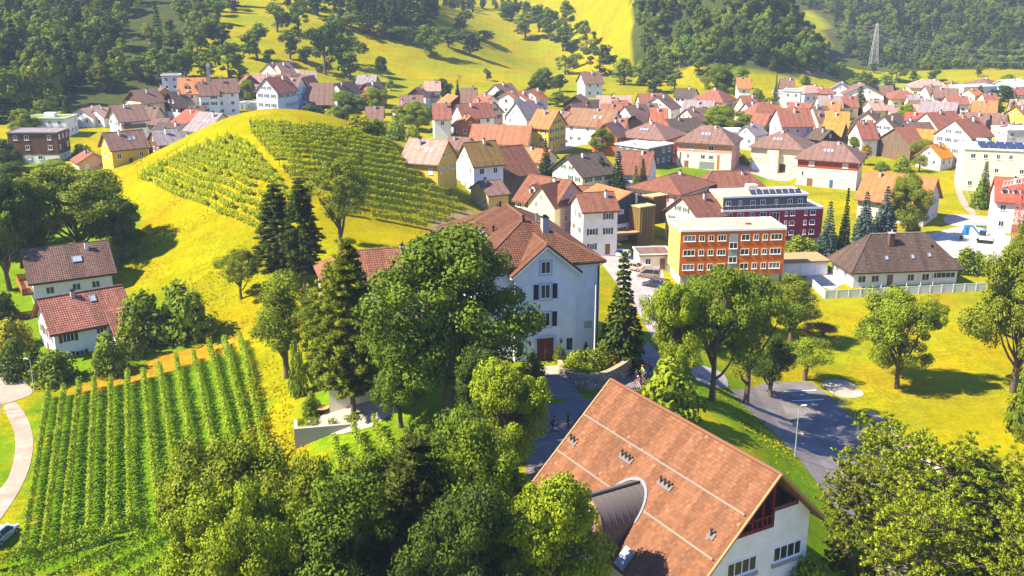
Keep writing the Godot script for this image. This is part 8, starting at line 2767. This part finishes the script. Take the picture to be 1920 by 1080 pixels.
	["spruce","spruce",-21.6,-417.8,8.5,3,"thin spruce below the dead tree"],
	["dead_tree","olive",-23.7,-478,4.4,3.9,"leafless tree in the yellow meadow"],
	["oak","dark",-58,-465.6,9,6.1,"dark tree in the meadow beside the ochre house"],
	["lime","light",-50.6,-440,4.5,4,"small tree below the ochre meadow house"],
	["far_oak","deep",-11.5,-483.1,5.9,4.4,"small round tree alone in the yellow meadow"],
	["oak","dark",8.3,-409.3,9.6,7.1,"dark tree beside the white gable with the bare tree"],
	["oak","green",12.6,-428.2,12.5,9.6,"tree left of the lone meadow house"],
	["lime","green",17.5,-403.6,5.8,8.2,"green tree below the lone meadow house"],
	["oak","dark",20.7,-455,7.4,6.9,"dark tree between the meadow house and the white gable"],
	["bush","dark",-24.1,-336.6,2.4,3.8,"dark hedge beside the small driveway"],
	["bush","olive",-76.7,-362.5,6,8.5,"olive bush at the top of the hill vineyard"],
	["bush","dark",-68,-353,5.8,10.8,"dark bush at the top of the hill vineyard"],
	["bush","yellow",-60.3,-353.5,4.7,9.7,"yellow bush at the top of the hill vineyard"],
	["bush","green",-80.8,-358.2,5.9,5.1,"green bush beside the building site"],
	["bush","yellow",-34.3,-232.6,3.1,7.1,"yellow green bush behind the hill vineyard"],
	["bush","light",-30.8,-236,3.9,6,"light bush behind the hill vineyard"],
	["bush","green",-34.6,-313.2,5.9,8.4,"green bush beside the vineyard of the hill"],
	["bush","light",-29.5,-310.1,5.5,6.4,"bush at the corner of the golden yellow house"],
	["bush","green",-13.8,-280.5,2.7,4.1,"bush below the golden yellow house"],
	["lime","green",-100.1,-387.7,4,5.1,"tree beside the white house with the salmon roof"],
	["lime","light",-96,-381.1,9.8,7.8,"leafy tree left of the pale blue house"],
	["bush","green",-118.6,-363.4,3.4,4.4,"bush in front of the dark wooden chalet"],
	["bush","light",-117.9,-334.5,4.2,4.5,"light bush beside the big white chalet"],
	["apple","olive",-143.9,-330.2,4.1,5.8,"small tree in front of the white flat roofed house"],
	["bush","olive",-122.2,-294.1,4.3,6.4,"olive bush below the big white chalet"],
	["bush","green",-71.7,-397.8,4.3,4,"round bush in the upper hamlet"],
	["lime","light",-150.6,-320.5,9.5,9.2,"light green tree beside the white flat roofed house"],
	["maple","green",-155.5,-347.7,7.9,8.9,"tree behind the white flat roofed house"],
	["fir","dark",-144.8,-340,9.5,6.3,"dark tree behind the white flat roofed house"],
	["lime","dark",-138,-280.4,8.8,8.7,"dark tree left of the timber house"],
	["bush","green",-138.7,-288.5,4.2,5.1,"bush left of the timber house"],
	["bush","green",-122.3,-276.1,3.5,8.6,"bush below the timber house wall"],
	["far_oak","deep",-107.2,-446.7,15.3,13.9,"tall deep green tree left of the white house with a red door"],
	["far_oak","deep",-95.8,-459.5,12.5,9.7,"medium sized deep green tree right of the white house with a red door"],
	["far_oak","deep",-101.7,-444.6,5.8,6.3,"small deep green tree behind the white house with a red door"],
	["far_beech","dark",-78.8,-446.5,21.7,18,"tall dark green tree right of the low grey roofed stable"],
	["far_oak","deep",-69,-447.8,18.2,15.8,"tall deep green tree behind the dark flat shed"],
	["far_oak","deep",-88.8,-458.6,7.9,10.1,"medium sized deep green tree behind the low grey roofed stable"],
	["far_beech","deep",-77.2,-472.1,21.4,14.2,"tall deep green tree right of the low grey roofed stable"],
	["far_oak","deep",-118.5,-413,11.3,10.4,"medium sized deep green tree right of the long cream house"],
	["far_beech","deep",-111.3,-415.8,14.3,11.8,"tall deep green tree behind the white house with salmon roof"],
	["far_oak","deep",-126.7,-411.3,12.1,10.4,"medium sized deep green tree right of the slim blue grey glazed stair house"],
	["far_beech","deep",-135.2,-405.2,13.6,15.2,"medium sized deep green tree left of the slim blue grey glazed stair house"],
	["far_oak","deep",-143.5,-406.9,9.9,11.1,"medium sized deep green tree behind the long cream chalet"],
	["far_oak","light",-107.3,-416.7,6.3,7.2,"medium sized light green tree left of the brown timber house hidden"],
	["far_oak","deep",-157.8,-400,10.2,8.1,"medium sized deep green tree behind the white gabled house"],
	["far_oak","deep",-151.6,-396.5,8.1,12,"medium sized deep green tree left of the long cream chalet"],
	["far_spruce","dark",-165.6,-404.7,10.3,7.4,"medium sized dark green spruce behind the white gabled house"],
	["far_oak","deep",-132.2,-447.1,10.3,9.9,"medium sized deep green tree in front of the upper left meadow"],
	["far_beech","dark",-125.8,-456.7,11.5,11.4,"medium sized dark green tree in front of the upper left meadow"],
	["far_oak","dark",-139.2,-440.6,8.9,8.8,"medium sized dark green tree behind the slim blue grey glazed stair house"],
	["far_oak","deep",-110.3,-502.8,13.6,12.5,"medium sized deep green tree in front of the upper hamlet track"],
	["far_beech","deep",-101.4,-508.2,13.2,12.7,"medium sized deep green tree right of the upper hamlet track"],
	["far_beech","deep",-40,-524.2,14.8,17.9,"tall deep green tree left of the long meadow"],
	["far_oak","dark",-21.6,-551.8,13.9,16.1,"medium sized dark green tree right of the long meadow"],
	["far_oak","deep",-33.3,-554.6,10,12.2,"medium sized deep green tree left of the long meadow"],
	["far_ash","deep",-48.6,-540.5,6,8.6,"small deep green slim tree left of the long meadow"],
	["far_oak","deep",-14.7,-610.8,6.7,11,"medium sized deep green tree right of the long meadow"],
	["far_oak","olive",8,-643.5,15.5,15.4,"tall olive tree right of the long meadow"],
	["far_beech","deep",22.9,-636.5,19.1,16.5,"tall deep green tree behind the lone white meadow house"],
	["far_ash","deep",31.8,-637.1,19.7,14,"tall deep green slim tree behind the lone white meadow house"],
	["far_oak","dark",16.4,-657.5,16.4,16.4,"tall dark green tree right of the long meadow"],
	["far_oak","deep",29.5,-619.1,14.3,14.3,"tall deep green tree behind the lone white house"],
	["far_ash","olive",42.5,-605.9,18.3,10.3,"tall olive slim tree behind the lone white meadow house"],
	["far_beech","dark",45.4,-545.6,16,16,"tall dark green tree right of the lone white meadow house"],
	["far_oak","deep",34.9,-587.2,8.3,10.6,"medium sized deep green tree left of the lone white meadow house"],
	["far_beech","olive",28.2,-559.8,10.2,12.4,"medium sized olive tree left of the lone white meadow house"],
	["far_ash","light",52.2,-491.4,12,12.9,"medium sized light green slim tree right of the small cream shed"],
	["far_ash","light",59.5,-490.4,11.5,9.9,"medium sized light green slim tree behind the house with a long tile red roof"],
	["far_beech","dark",63.4,-467,10.5,17,"medium sized dark green tree behind the house with a long tile red roof"],
	["far_oak","deep",73.3,-508.9,9.8,10.3,"medium sized deep green tree left of the white house with a black hipped roof"],
	["far_oak","olive",73.8,-477.8,9.2,8.2,"medium sized olive tree left of the white house with a black hipped roof"],
	["far_beech","deep",89.2,-505.3,11.3,12.7,"medium sized deep green tree behind the white house with a black hipped roof"],
	["far_oak","light",83.9,-528.7,11.8,13.3,"medium sized light green tree behind the white house with a black hipped roof"],
	["far_oak","dark",-27.2,-605.1,12.1,12.1,"medium sized dark green tree behind the long meadow"],
	["far_oak","dark",0,-745,13.3,22.2,"medium sized dark green tree behind the pale house with brown roof touching the yellow meadow"],
	["far_oak","deep",-56.2,-535.6,7,16.1,"medium sized deep green tree right of the dark pine wood"],
	["far_ash","olive",-65.1,-532.2,6.9,10.6,"medium sized olive slim tree right of the dark pine wood"],
	["far_oak","light",97.6,-482.2,11,10.7,"medium sized light green tree left of the white house with orange roof"],
	["far_beech","deep",-79.1,-528.8,10,15.8,"medium sized deep green tree in front of the dark pine wood"],
	["far_spruce","dark",-71.8,-533.3,14.4,9,"tall dark green spruce right of the dark pine wood"],
	["far_spruce","dark",-65.8,-540.9,15.1,9.2,"tall dark green spruce left of the long meadow"],
	["far_spruce","dark",-59.7,-549,15.3,9.3,"tall dark green spruce behind the ochre house with a grey roof"],
	["far_spruce","dark",-52.9,-558.8,15.1,9.5,"tall dark green spruce behind the pinkish white house"],
	["far_spruce","dark",-45.6,-572.8,14.8,9.7,"tall dark green spruce right of the ochre house with a grey roof"],
	["far_oak","deep",213.6,-771.5,6.9,5.4,"medium sized deep green tree behind the grey blue flat house"],
	["far_oak","deep",219.9,-757.7,5.3,5.3,"small deep green tree behind the white gable house alone"],
	["far_ash","deep",222.1,-748.5,6.8,4.5,"medium sized deep green slim tree behind the white gable house alone"]]
const WOODS := [
	["dense mixed wood on the slope behind the left village",[[-179.8,-341.1],[-168.2,-342.5],[-163.1,-354.9],[-155,-364.1],[-152,-375.8],[-155,-400.4],[-151.9,-407.6],[-153.6,-424.4],[-162.5,-445.9],[-178,-484.6],[-178.6,-506.9],[-182.8,-535.6],[-267.2,-524.5]],7,[["far_oak","deep"],["far_beech","green"],["far_ash","olive"],["far_spruce","spruce"],["far_oak","dark"],["far_beech","deep"],["far_ash","deep"]],1,[[[-177.7,-471.9],[-183.4,-513.6],[-179,-536.2],[-164.2,-539.8],[-156.5,-504.1],[-165.5,-481.6]],[[-155.6,-363.2],[-158.3,-384.9],[-150.3,-398.4],[-141,-385.5],[-141.4,-365]]],1.2],
	["loose wood between the small meadows above the hamlet",[[-151.2,-424.7],[-165.5,-470.8],[-152.2,-485],[-163.5,-540],[-135.9,-551.8],[-124.9,-491.2],[-120.8,-462.5],[-125.5,-448.7],[-123.2,-431.1],[-139.6,-419.9]],11,[["far_oak","deep"],["far_beech","green"],["far_oak","olive"],["far_spruce","spruce"]],2,[[[-139.1,-431.4],[-142.5,-452.1],[-134.7,-457.7],[-129.7,-434.6]],[[-129,-488.2],[-135.6,-531],[-138.4,-550.6],[-134,-552.8],[-123.9,-492]]],1],
	["wood edge above the hamlet track",[[-124.1,-557.7],[-90.8,-574],[-88.6,-543.7],[-94.8,-529.5],[-106.7,-537.2]],9.5,[["far_oak","deep"],["far_beech","dark"],["far_oak","dark"]],3,[],1],
	["dark pine wood at the upper edge of the yellow meadow",[[-96.1,-571.2],[-54,-753],[-41,-616],[-46.2,-579.9],[-70,-540.5],[-85,-533.3]],6.5,[["far_spruce","spruce"],["far_spruce","deep"],["far_ash","dark"]],4,[],1.15],
	["steep wood covering the shaded rocky spur",[[66,-548],[84,-528],[100,-502],[132,-505],[152,-522],[163,-548],[170,-590],[178,-650],[172,-760],[70,-760],[60,-640]],6,[["far_oak","deep"],["far_beech","green"],["far_oak","dark"],["far_beech","deep"],["far_ash","olive"]],5,[[[93,-560],[112,-560],[112,-575],[93,-575]]],1],
	["endless wood on the far hillside",[[232,-742],[262,-668],[330,-655],[420,-650],[470,-650],[470,-980],[225,-980],[240,-820]],6.4,[["far_oak","deep"],["far_beech","deep"],["far_spruce","spruce"],["far_oak","dark"],["far_ash","deep"]],6,[],1.05],
	["scrub and trees along the green meadow slope",[[-49.6,-771.1],[0,-819.9],[15.5,-780.5],[7.4,-747.9],[-23.1,-775.6],[-40.2,-675.4]],10,[["far_oak","deep"],["far_oak","dark"]],7,[],0.7],
	["trees filling the narrow side valley",[[180,-640],[196,-660],[205,-740],[215,-900],[190,-900],[184,-760]],9,[["far_oak","deep"],["far_beech","deep"]],8,[],0.9],
	["bushy wood edge along the foot of the far hill",[[250,-652],[330,-640],[470,-636],[470,-650],[330,-655],[255,-668]],5,[["far_oak","olive"],["far_oak","deep"],["far_beech","deep"]],9,[],0.6]]
const GRASS := [[[-77.6,-200.7],[-79.8,-220],[-44.1,-174.2],[-34.1,-159.7],[-39.7,-149.8],[-40.7,-143.8],[-53.4,-157.6],[-67.4,-170.7]],[[-37.8,-141.9],[-34.3,-137.1],[-21.8,-102.2],[-25.3,-102.1]],[[-96,-252.2],[-78.6,-231.1],[-62.4,-217.3],[-56.9,-213.6],[-82.8,-229.1]],[[22.9,-126.7],[28.4,-132.5],[31,-115.8],[33.5,-101.4],[29.7,-100.7],[25.7,-109.9]]]
const VINES := [
	[[[-60.9,-127],[-53,-105.1],[-47.2,-89]],"first vine row of the lower vineyard counted from the road","vine rows of the lower vineyard",false,5.5,1],
	[[[-59.1,-127.4],[-51.3,-105.8],[-45.5,-89.8]],"second vine row of the lower vineyard counted from the road","vine rows of the lower vineyard",false,5.5,1],
	[[[-57.5,-128.6],[-49.7,-106.7],[-43.9,-90.5]],"third vine row of the lower vineyard counted from the road","vine rows of the lower vineyard",false,5.5,1],
	[[[-55.8,-129.6],[-47.9,-107.9],[-42,-91.8]],"fourth vine row of the lower vineyard counted from the road","vine rows of the lower vineyard",false,5.5,1],
	[[[-53.7,-129.8],[-45.9,-108.4],[-40.2,-92.6]],"fifth vine row of the lower vineyard counted from the road","vine rows of the lower vineyard",false,5.5,1],
	[[[-51.8,-130.8],[-44,-109],[-38.2,-93]],"sixth vine row of the lower vineyard counted from the road","vine rows of the lower vineyard",false,5.5,1],
	[[[-49.9,-131.5],[-41.5,-109.4],[-35.5,-93.4]],"seventh vine row of the lower vineyard counted from the road","vine rows of the lower vineyard",false,5.5,1],
	[[[-48.2,-133],[-39.5,-110.1],[-33.4,-93.9]],"eighth vine row of the lower vineyard counted from the road","vine rows of the lower vineyard",false,5.5,1],
	[[[-46.5,-135.2],[-37.5,-110.9],[-31.4,-94.4]],"ninth vine row of the lower vineyard counted from the road","vine rows of the lower vineyard",false,5.5,1],
	[[[-44.8,-137.5],[-35.5,-111.8],[-29.4,-95.4]],"tenth vine row of the lower vineyard counted from the road","vine rows of the lower vineyard",false,5.5,1],
	[[[-43.6,-141.1],[-33.8,-113.4],[-27.7,-96.8]],"eleventh vine row of the lower vineyard counted from the road","vine rows of the lower vineyard",false,5.5,1],
	[[[-41.8,-142.2],[-32.3,-114.5],[-26.6,-98.5]],"twelfth vine row of the lower vineyard counted from the road","vine rows of the lower vineyard",false,5.5,1],
	[[[-39.4,-142],[-30.8,-115.1],[-25.6,-99.7]],"thirteenth vine row of the lower vineyard counted from the road","vine rows of the lower vineyard",false,5.5,1],
	[[[-49.4,-86.8],[-46.3,-88.4],[-43.1,-90.1],[-39.8,-91.7]],"first slanting vine row below the lower vineyard","slanting vine rows",false,5.5,1],
	[[[-46.2,-83.3],[-43.5,-86.6],[-40.5,-89.9],[-37.3,-93.4]],"second slanting vine row below the lower vineyard","slanting vine rows",false,5.5,1],
	[[[-41.9,-82.4],[-39.6,-85.5],[-37,-88.8],[-34.2,-92]],"third slanting vine row below the lower vineyard","slanting vine rows",false,5.5,1],
	[[[-38.3,-81.8],[-36.4,-84.4],[-34.4,-87.1],[-32.3,-89.8]],"fourth slanting vine row below the lower vineyard","slanting vine rows",false,5.5,1],
	[[[-34.6,-81],[-33.3,-83.1],[-32,-85.1],[-30.6,-87.2]],"fifth slanting vine row below the lower vineyard","slanting vine rows",false,5.5,1],
	[[[-18.8,-101.4],[-18,-98],[-17.1,-94.6]],"first short vine row below the gravel terrace","garden vine rows",false,4.5,1],
	[[[-17,-102.8],[-15.6,-98.4],[-14.2,-93.9]],"second short vine row below the gravel terrace","garden vine rows",false,4.5,1],
	[[[-14.8,-103.3],[-12.9,-98.1],[-11.1,-92.9]],"third short vine row below the gravel terrace","garden vine rows",false,4.5,1],
	[[[-10.9,-99.9],[-10.1,-96.5],[-9.2,-93.1]],"fourth short vine row below the gravel terrace","garden vine rows",false,4.5,1],
	[[[-81.6,-224.2],[-65.3,-200.5],[-52.8,-184.1],[-43.4,-174.9]],"first row from below in the left block of the hill vineyard","vine rows on the hill",true,3.6,0.9],
	[[[-80.4,-224.5],[-64.1,-201.1],[-51.6,-185],[-42.2,-176.7]],"second row from below in the left block of the hill vineyard","vine rows on the hill",true,3.6,0.9],
	[[[-78.8,-224],[-62.8,-201.6],[-50.4,-186],[-41.1,-178.7]],"third row from below in the left block of the hill vineyard","vine rows on the hill",true,3.6,0.9],
	[[[-76.3,-222.6],[-61.3,-202.1],[-49.3,-187.2],[-40.4,-181]],"fourth row from below in the left block of the hill vineyard","vine rows on the hill",true,3.6,0.9],
	[[[-73.4,-220.2],[-59.9,-202.7],[-48.7,-188.9],[-40.3,-183.6]],"fifth row from below in the left block of the hill vineyard","vine rows on the hill",true,3.6,0.9],
	[[[-70.5,-217.9],[-59.1,-203.8],[-49.1,-191.2],[-41.6,-186.1]],"sixth row from below in the left block of the hill vineyard","vine rows on the hill",true,3.6,0.9],
	[[[-67.7,-215.8],[-58.5,-204.9],[-49.8,-193.7],[-43.2,-188.5]],"seventh row from below in the left block of the hill vineyard","vine rows on the hill",true,3.6,0.9],
	[[[-65.2,-214.3],[-58,-206.1],[-50.7,-196.5],[-45,-191.2]],"eighth row from below in the left block of the hill vineyard","vine rows on the hill",true,3.6,0.9],
	[[[-62.6,-213.2],[-57.2,-207.1],[-51.6,-199.5],[-46.9,-194.3]],"ninth row from below in the left block of the hill vineyard","vine rows on the hill",true,3.6,0.9],
	[[[-60.1,-212.3],[-56.5,-208.1],[-52.7,-203.1],[-49.1,-197.9]],"tenth row from below in the left block of the hill vineyard","vine rows on the hill",true,3.6,0.9],
	[[[-57.9,-211.5],[-55.9,-209],[-53.9,-206.4],[-51.8,-203.3]],"eleventh row from below in the left block of the hill vineyard","vine rows on the hill",true,3.6,0.9],
	[[[-53.3,-213],[-47,-210.3],[-41.7,-211.6],[-37.1,-217.5],[-32.7,-226.8]],"first row from above in the right block of the hill vineyard","vine rows on the hill",true,3.6,0.92],
	[[[-53,-211.6],[-46.7,-208.6],[-41.4,-209.7],[-36.8,-215.4],[-32.4,-224.3]],"second row from above in the right block of the hill vineyard","vine rows on the hill",true,3.6,0.92],
	[[[-52.6,-210],[-46.2,-206.5],[-41,-207.5],[-36.4,-213],[-32,-221.7],[-27.4,-232.8]],"third row from above in the right block of the hill vineyard","vine rows on the hill",true,3.6,0.92],
	[[[-51.5,-207.9],[-45.2,-204.3],[-40.1,-205.8],[-35.6,-211.5],[-31.2,-220.1],[-26.6,-231]],"fourth row from above in the right block of the hill vineyard","vine rows on the hill",true,3.6,0.92],
	[[[-50.2,-205.2],[-44.1,-202],[-39.1,-203.9],[-34.7,-209.9],[-30.3,-218.4],[-25.7,-229]],"fifth row from above in the right block of the hill vineyard","vine rows on the hill",true,3.6,0.92],
	[[[-48.8,-201.9],[-42.9,-199.7],[-38,-202.1],[-33.7,-208.2],[-29.3,-216.6],[-24.6,-227]],"sixth row from above in the right block of the hill vineyard","vine rows on the hill",true,3.6,0.92],
	[[[-47.4,-199.2],[-41.8,-197.7],[-37,-200.4],[-32.7,-206.6],[-28.3,-214.9],[-23.6,-224.9]],"seventh row from above in the right block of the hill vineyard","vine rows on the hill",true,3.6,0.92],
	[[[-46.1,-196.8],[-40.6,-195.8],[-36,-198.8],[-31.6,-205],[-27.2,-213.1],[-22.5,-222.7]],"eighth row from above in the right block of the hill vineyard","vine rows on the hill",true,3.6,0.92],
	[[[-44.7,-194.4],[-39.4,-193.9],[-34.8,-197.2],[-30.5,-203.4],[-26,-211.2],[-21.3,-220.3],[-16.1,-231.6]],"ninth row from above in the right block of the hill vineyard","vine rows on the hill",true,3.6,0.92],
	[[[-43.3,-192.2],[-38.2,-192.4],[-33.6,-195.7],[-29.3,-201.8],[-24.8,-209.3],[-19.9,-217.5],[-14.7,-227.9]],"tenth row from above in the right block of the hill vineyard","vine rows on the hill",true,3.6,0.92],
	[[[-42,-190.3],[-37,-191],[-32.5,-194.4],[-28.1,-200.3],[-23.5,-207.5],[-18.6,-214.8],[-13.4,-223.8]],"eleventh row from above in the right block of the hill vineyard","vine rows on the hill",true,3.6,0.92],
	[[[-40.6,-188.6],[-35.7,-189.6],[-31.2,-192.9],[-26.8,-198.7],[-22.2,-205.5],[-17.2,-211.9],[-11.8,-218.8]],"twelfth row from above in the right block of the hill vineyard","vine rows on the hill",true,3.6,0.92],
	[[[-39.2,-186.8],[-34.4,-188.1],[-29.8,-191.3],[-25.4,-196.8],[-20.8,-203.3],[-15.7,-208.6],[-10.3,-213.3]],"thirteenth row from above in the right block of the hill vineyard","vine rows on the hill",true,3.6,0.92],
	[[[-31.1,-187.6],[-26.5,-191.3],[-22,-197.2],[-17.1,-202.5],[-11.9,-206.1]],"fourteenth row from above in the right block of the hill vineyard","vine rows on the hill",true,3.6,0.92],
	[[[-30.7,-185],[-26.1,-187.9],[-21.5,-192.2],[-16.7,-197.3],[-11.6,-200.2]],"fifteenth row from above in the right block of the hill vineyard","vine rows on the hill",true,3.6,0.92],
	[[[-30.3,-182.2],[-25.7,-184.4],[-21,-187.2],[-16.2,-190.5]],"sixteenth row from above in the right block of the hill vineyard","vine rows on the hill",true,3.6,0.92]]
const DETAILS := {
	"wall": [[5.5,-116.6],[5.7,-113.9],[6.4,-112.9],[7.2,-112.2],[8,-111.9],[8.8,-111.7],[10.3,-112.1],[11.3,-112.9],[12.3,-114.1],[13.3,-115.5],[14.3,-117.3]],
	"steps": [[2.6,9.45,-107.6],[8.9,9.45,-108.9],[3.3,11.4,-113.3],[5.9,11.4,-113.7]],
	"flagpole": [9.8,11.5,-116.4],
	"cars": [["white hatchback under the canopy of the slatted modern house",21.6,-200.6,150,[0.75,0.75,0.75],0],["peach coloured car on the street beside the garages",23.2,-192.4,150,[0.5,0.3,0.22],1],["bronze minivan parked before the garage",25.7,-188.3,165,[0.24,0.17,0.12],2],["dark sedan nearest to the blue parking sign",26,-182.5,172,[0.03,0.03,0.04],1],["silver blue car at the left bottom edge of the road",-51.1,-92.5,82,[0.3,0.38,0.48],0],["small dark car beside the pink villa",64.9,-305.5,70,[0.03,0.03,0.04],0],["dark car beside the white house by the small driveway",-24.2,-332.9,10,[0.02,0.02,0.03],0],["grey car on the small driveway",-17,-339.5,160,[0.3,0.29,0.3],2],["white car on the footpath beside the garden house",134.7,-314.2,170,[0.78,0.78,0.78],0],["blue car in front of the yellow three storey house",15.1,-326.2,5,[0.08,0.14,0.28],0],["pale green van on the upper building site",-89.9,-382.6,0,[0.45,0.58,0.52],3],["green truck cab before the blue gable house",-98.3,-389.3,90,[0.05,0.24,0.16],3],["white car on the lane behind the bungalow",80.7,-218,10,[0.75,0.75,0.76],0]],
	"people": [["person in a red top astride a bicycle in the court",4.4,-101.7,-8,"bike",[0.42,0.02,0.02],[0.03,0.03,0.04],[0.05,0.05,0.05]],["person in dark clothes standing with a bicycle by the tiled roof",6,-102.9,-20,"stand",[0.03,0.04,0.06],[0.03,0.03,0.04],[0.04,0.04,0.05]],["person in navy half hidden by the tiled roof verge",7.4,-103.7,10,"bend",[0.03,0.05,0.14],[0.03,0.03,0.04],[0.08,0.1,0.2]],["person with an orange helmet in the group by the stone wall",15.6,-116,200,"stand",[0.35,0.36,0.06],[0.04,0.04,0.05],[0.6,0.12,0.03]],["person in red and black in the group by the stone wall",16.7,-118,170,"bike",[0.35,0.03,0.03],[0.03,0.03,0.03],[0.03,0.03,0.04]],["person in black nearest to the stone wall end",14.6,-114.1,30,"stand",[0.03,0.03,0.03],[0.03,0.03,0.03],[0.03,0.03,0.04]],["person in green bending over a bicycle in the group",15.9,-114.6,150,"bend",[0.08,0.3,0.1],[0.03,0.03,0.04],[0.5,0.5,0.5]],["person with pink top at the lower end of the group",15,-112.7,190,"bend",[0.4,0.08,0.14],[0.05,0.05,0.06],[0.55,0.5,0.55]]],
	"bikes": [["black bicycle ridden by the person in red",4.4,-101.6,-8,[0.03,0.03,0.04]],["dark bicycle beside the person in dark clothes",6.4,-102.3,-15,[0.05,0.05,0.06]],["bicycle leaning in the middle of the cyclists group",15.6,-114.1,100,[0.3,0.05,0.05]],["white bicycle at the lower end of the group",14.7,-112.3,120,[0.6,0.6,0.6]]],
	"lamps": [["tall grey street lamp beside the parking ground",32.2,-107.9,6.2,0],["street lamp at the end of the left road",-64.1,-129.7,4.6,180],["street lamp before the old weathered barn",1.4,-263.1,6.5,180],["street lamp between the long barn and the mossy roof",-10.3,-313,6,170],["lamp at the left margin beside the curved path",-65.1,-122.4,4.2,0],["lamp in the trees beside the cyclists group",18.4,-117.1,5,180],["street lamp beside the yellow three storey house",16.3,-330.2,6,90]],
	"fence": [[56.7,-180.1],[88.2,-184.9]],
	"fence2": [[56.4,-191.3],[56.7,-180.1]],
	"wire": [[44.1,-132.3],[44.8,-125.7],[45.8,-119.3],[46.8,-111.7]],
	"wire2": [[124.8,-283.7],[117.1,-261.4],[113.4,-246.8]],
	"pylon": [242.2,-3.3,-710.6],
	"pylon_left": [163.7,50.4,-791.8],
	"pylon_right": [313,17.5,-573.1],
	"mast": [-109.4,10.5,-381.4],
	"sign": [25.8,-174.2],
	"bench": [50.9,-120.1],
	"block": [50.6,-110.9,-62],
	"table": [-21.6,-109.7],
	"bed": [-19.6,-104.8],
	"huts": [["site_hut","yellow site hut with flat roof on the building site","hut",116.1,-240.2,-8,[3.4,2.6,2.4],[0.6,0.5,0.02],[0.66,0.6,0.05]],["portable_toilet","blue portable toilet on the building site","toilet",102.3,-227.5,-5,[1.3,2.3,1.3],[0.02,0.2,0.48],[0.3,0.45,0.6]],["site_hut","small yellow and blue hut beside the portable toilet","hut",104.9,-227.4,-5,[2.4,2.3,2],[0.62,0.48,0.02],[0.2,0.45,0.6]],["site_container","white container on the upper building site beside the green van","container",-90.6,-376.2,0,[6,2.6,2.4],[0.62,0.66,0.62],[0.68,0.7,0.68]],["site_container","white container in the middle of the upper building site","container",-95.2,-378.4,0,[3,2.6,2.4],[0.7,0.68,0.66],[0.7,0.68,0.66]],["site_container","white container nearest to the salmon roofed house","container",-97.5,-376.8,0,[3.4,2.6,2.4],[0.64,0.66,0.7],[0.7,0.7,0.72]]],
	"site_wall": [105.6,-217.5,-68],
	"digger": [103.2,-220.7],
	"crane": [104.7,-209.9]}

func _ready():
	set_view()
	make_textures()
	make_materials()
	survey(SURVEY)
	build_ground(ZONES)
	paving("path", .40, .30, .23); paving("asphalt", .20, .175, .165); paving("asphalt_pale", .42, .36, .32); paving("pink_paving", .48, .36, .30); paving("yard", .52, .46, .40); paving("gravel", .42, .36, .28)
	for p in PAVED: drape(p[0], p[3], p[2], mats[p[1]])
	for d in HOUSES: house(d)
	front_house()
	school_house()
	orange_flats()
	crimson_flats()
	brown_bungalow()
	timber_store()
	make_plants()
	for d in PLANTS: plant(d)
	for d in WOODS: wood(d[0], d[1], d[2], d[3], d[4], d[5], d[6])
	meadow_grass("tall yellow green grass of the meadows and banks", GRASS, 0.42, 17)
	make_vines()
	for d in VINES: vine_row(d[0], d[1], d[2], d[3], d[4], d[5])
	small_things(DETAILS)

func set_view():
	var cam := Camera3D.new()
	cam.fov = rad_to_deg(2 * atan(540.0 / 1950.0))
	cam.position = EYE
	cam.rotation.x = deg_to_rad(-16.7)
	cam.near = 1.0
	cam.far = 4000.0
	put(cam, "camera")
	var env := Environment.new()
	env.background_mode = Environment.BG_SKY
	var sky := Sky.new()
	var sm := ProceduralSkyMaterial.new()
	sm.sky_top_color = Color(0.25, 0.45, 0.80)
	sm.sky_horizon_color = Color(0.74, 0.83, 0.92)
	sm.sky_curve = 0.15
	sm.ground_bottom_color = Color(0.3, 0.32, 0.2)
	sm.ground_horizon_color = Color(0.6, 0.66, 0.66)
	sm.sun_angle_max = 20.0
	sky.sky_material = sm
	env.sky = sky
	env.background_energy_multiplier = 0.64
	env.tonemap_mode = Environment.TONE_MAPPER_LINEAR
	env.tonemap_exposure = 2.95
	env.sdfgi_enabled = true; env.ssao_enabled = true; env.ssil_enabled = true
	env.fog_enabled = true
	env.fog_density = 0.00016
	env.fog_light_color = Color(0.80, 0.88, 0.97)
	var we := WorldEnvironment.new()
	we.environment = env
	we.name = "surroundings"
	add_child(we)
	var sun := DirectionalLight3D.new()
	sun.light_energy = 1.6
	sun.light_color = Color(1.0, 0.955, 0.87)
	sun.light_angular_distance = 0.53
	sun.shadow_enabled = true
	put(sun, "sun")
	sun.look_at_from_position(Vector3.ZERO, V(13.5, -14.6, -3.0), Vector3.UP)
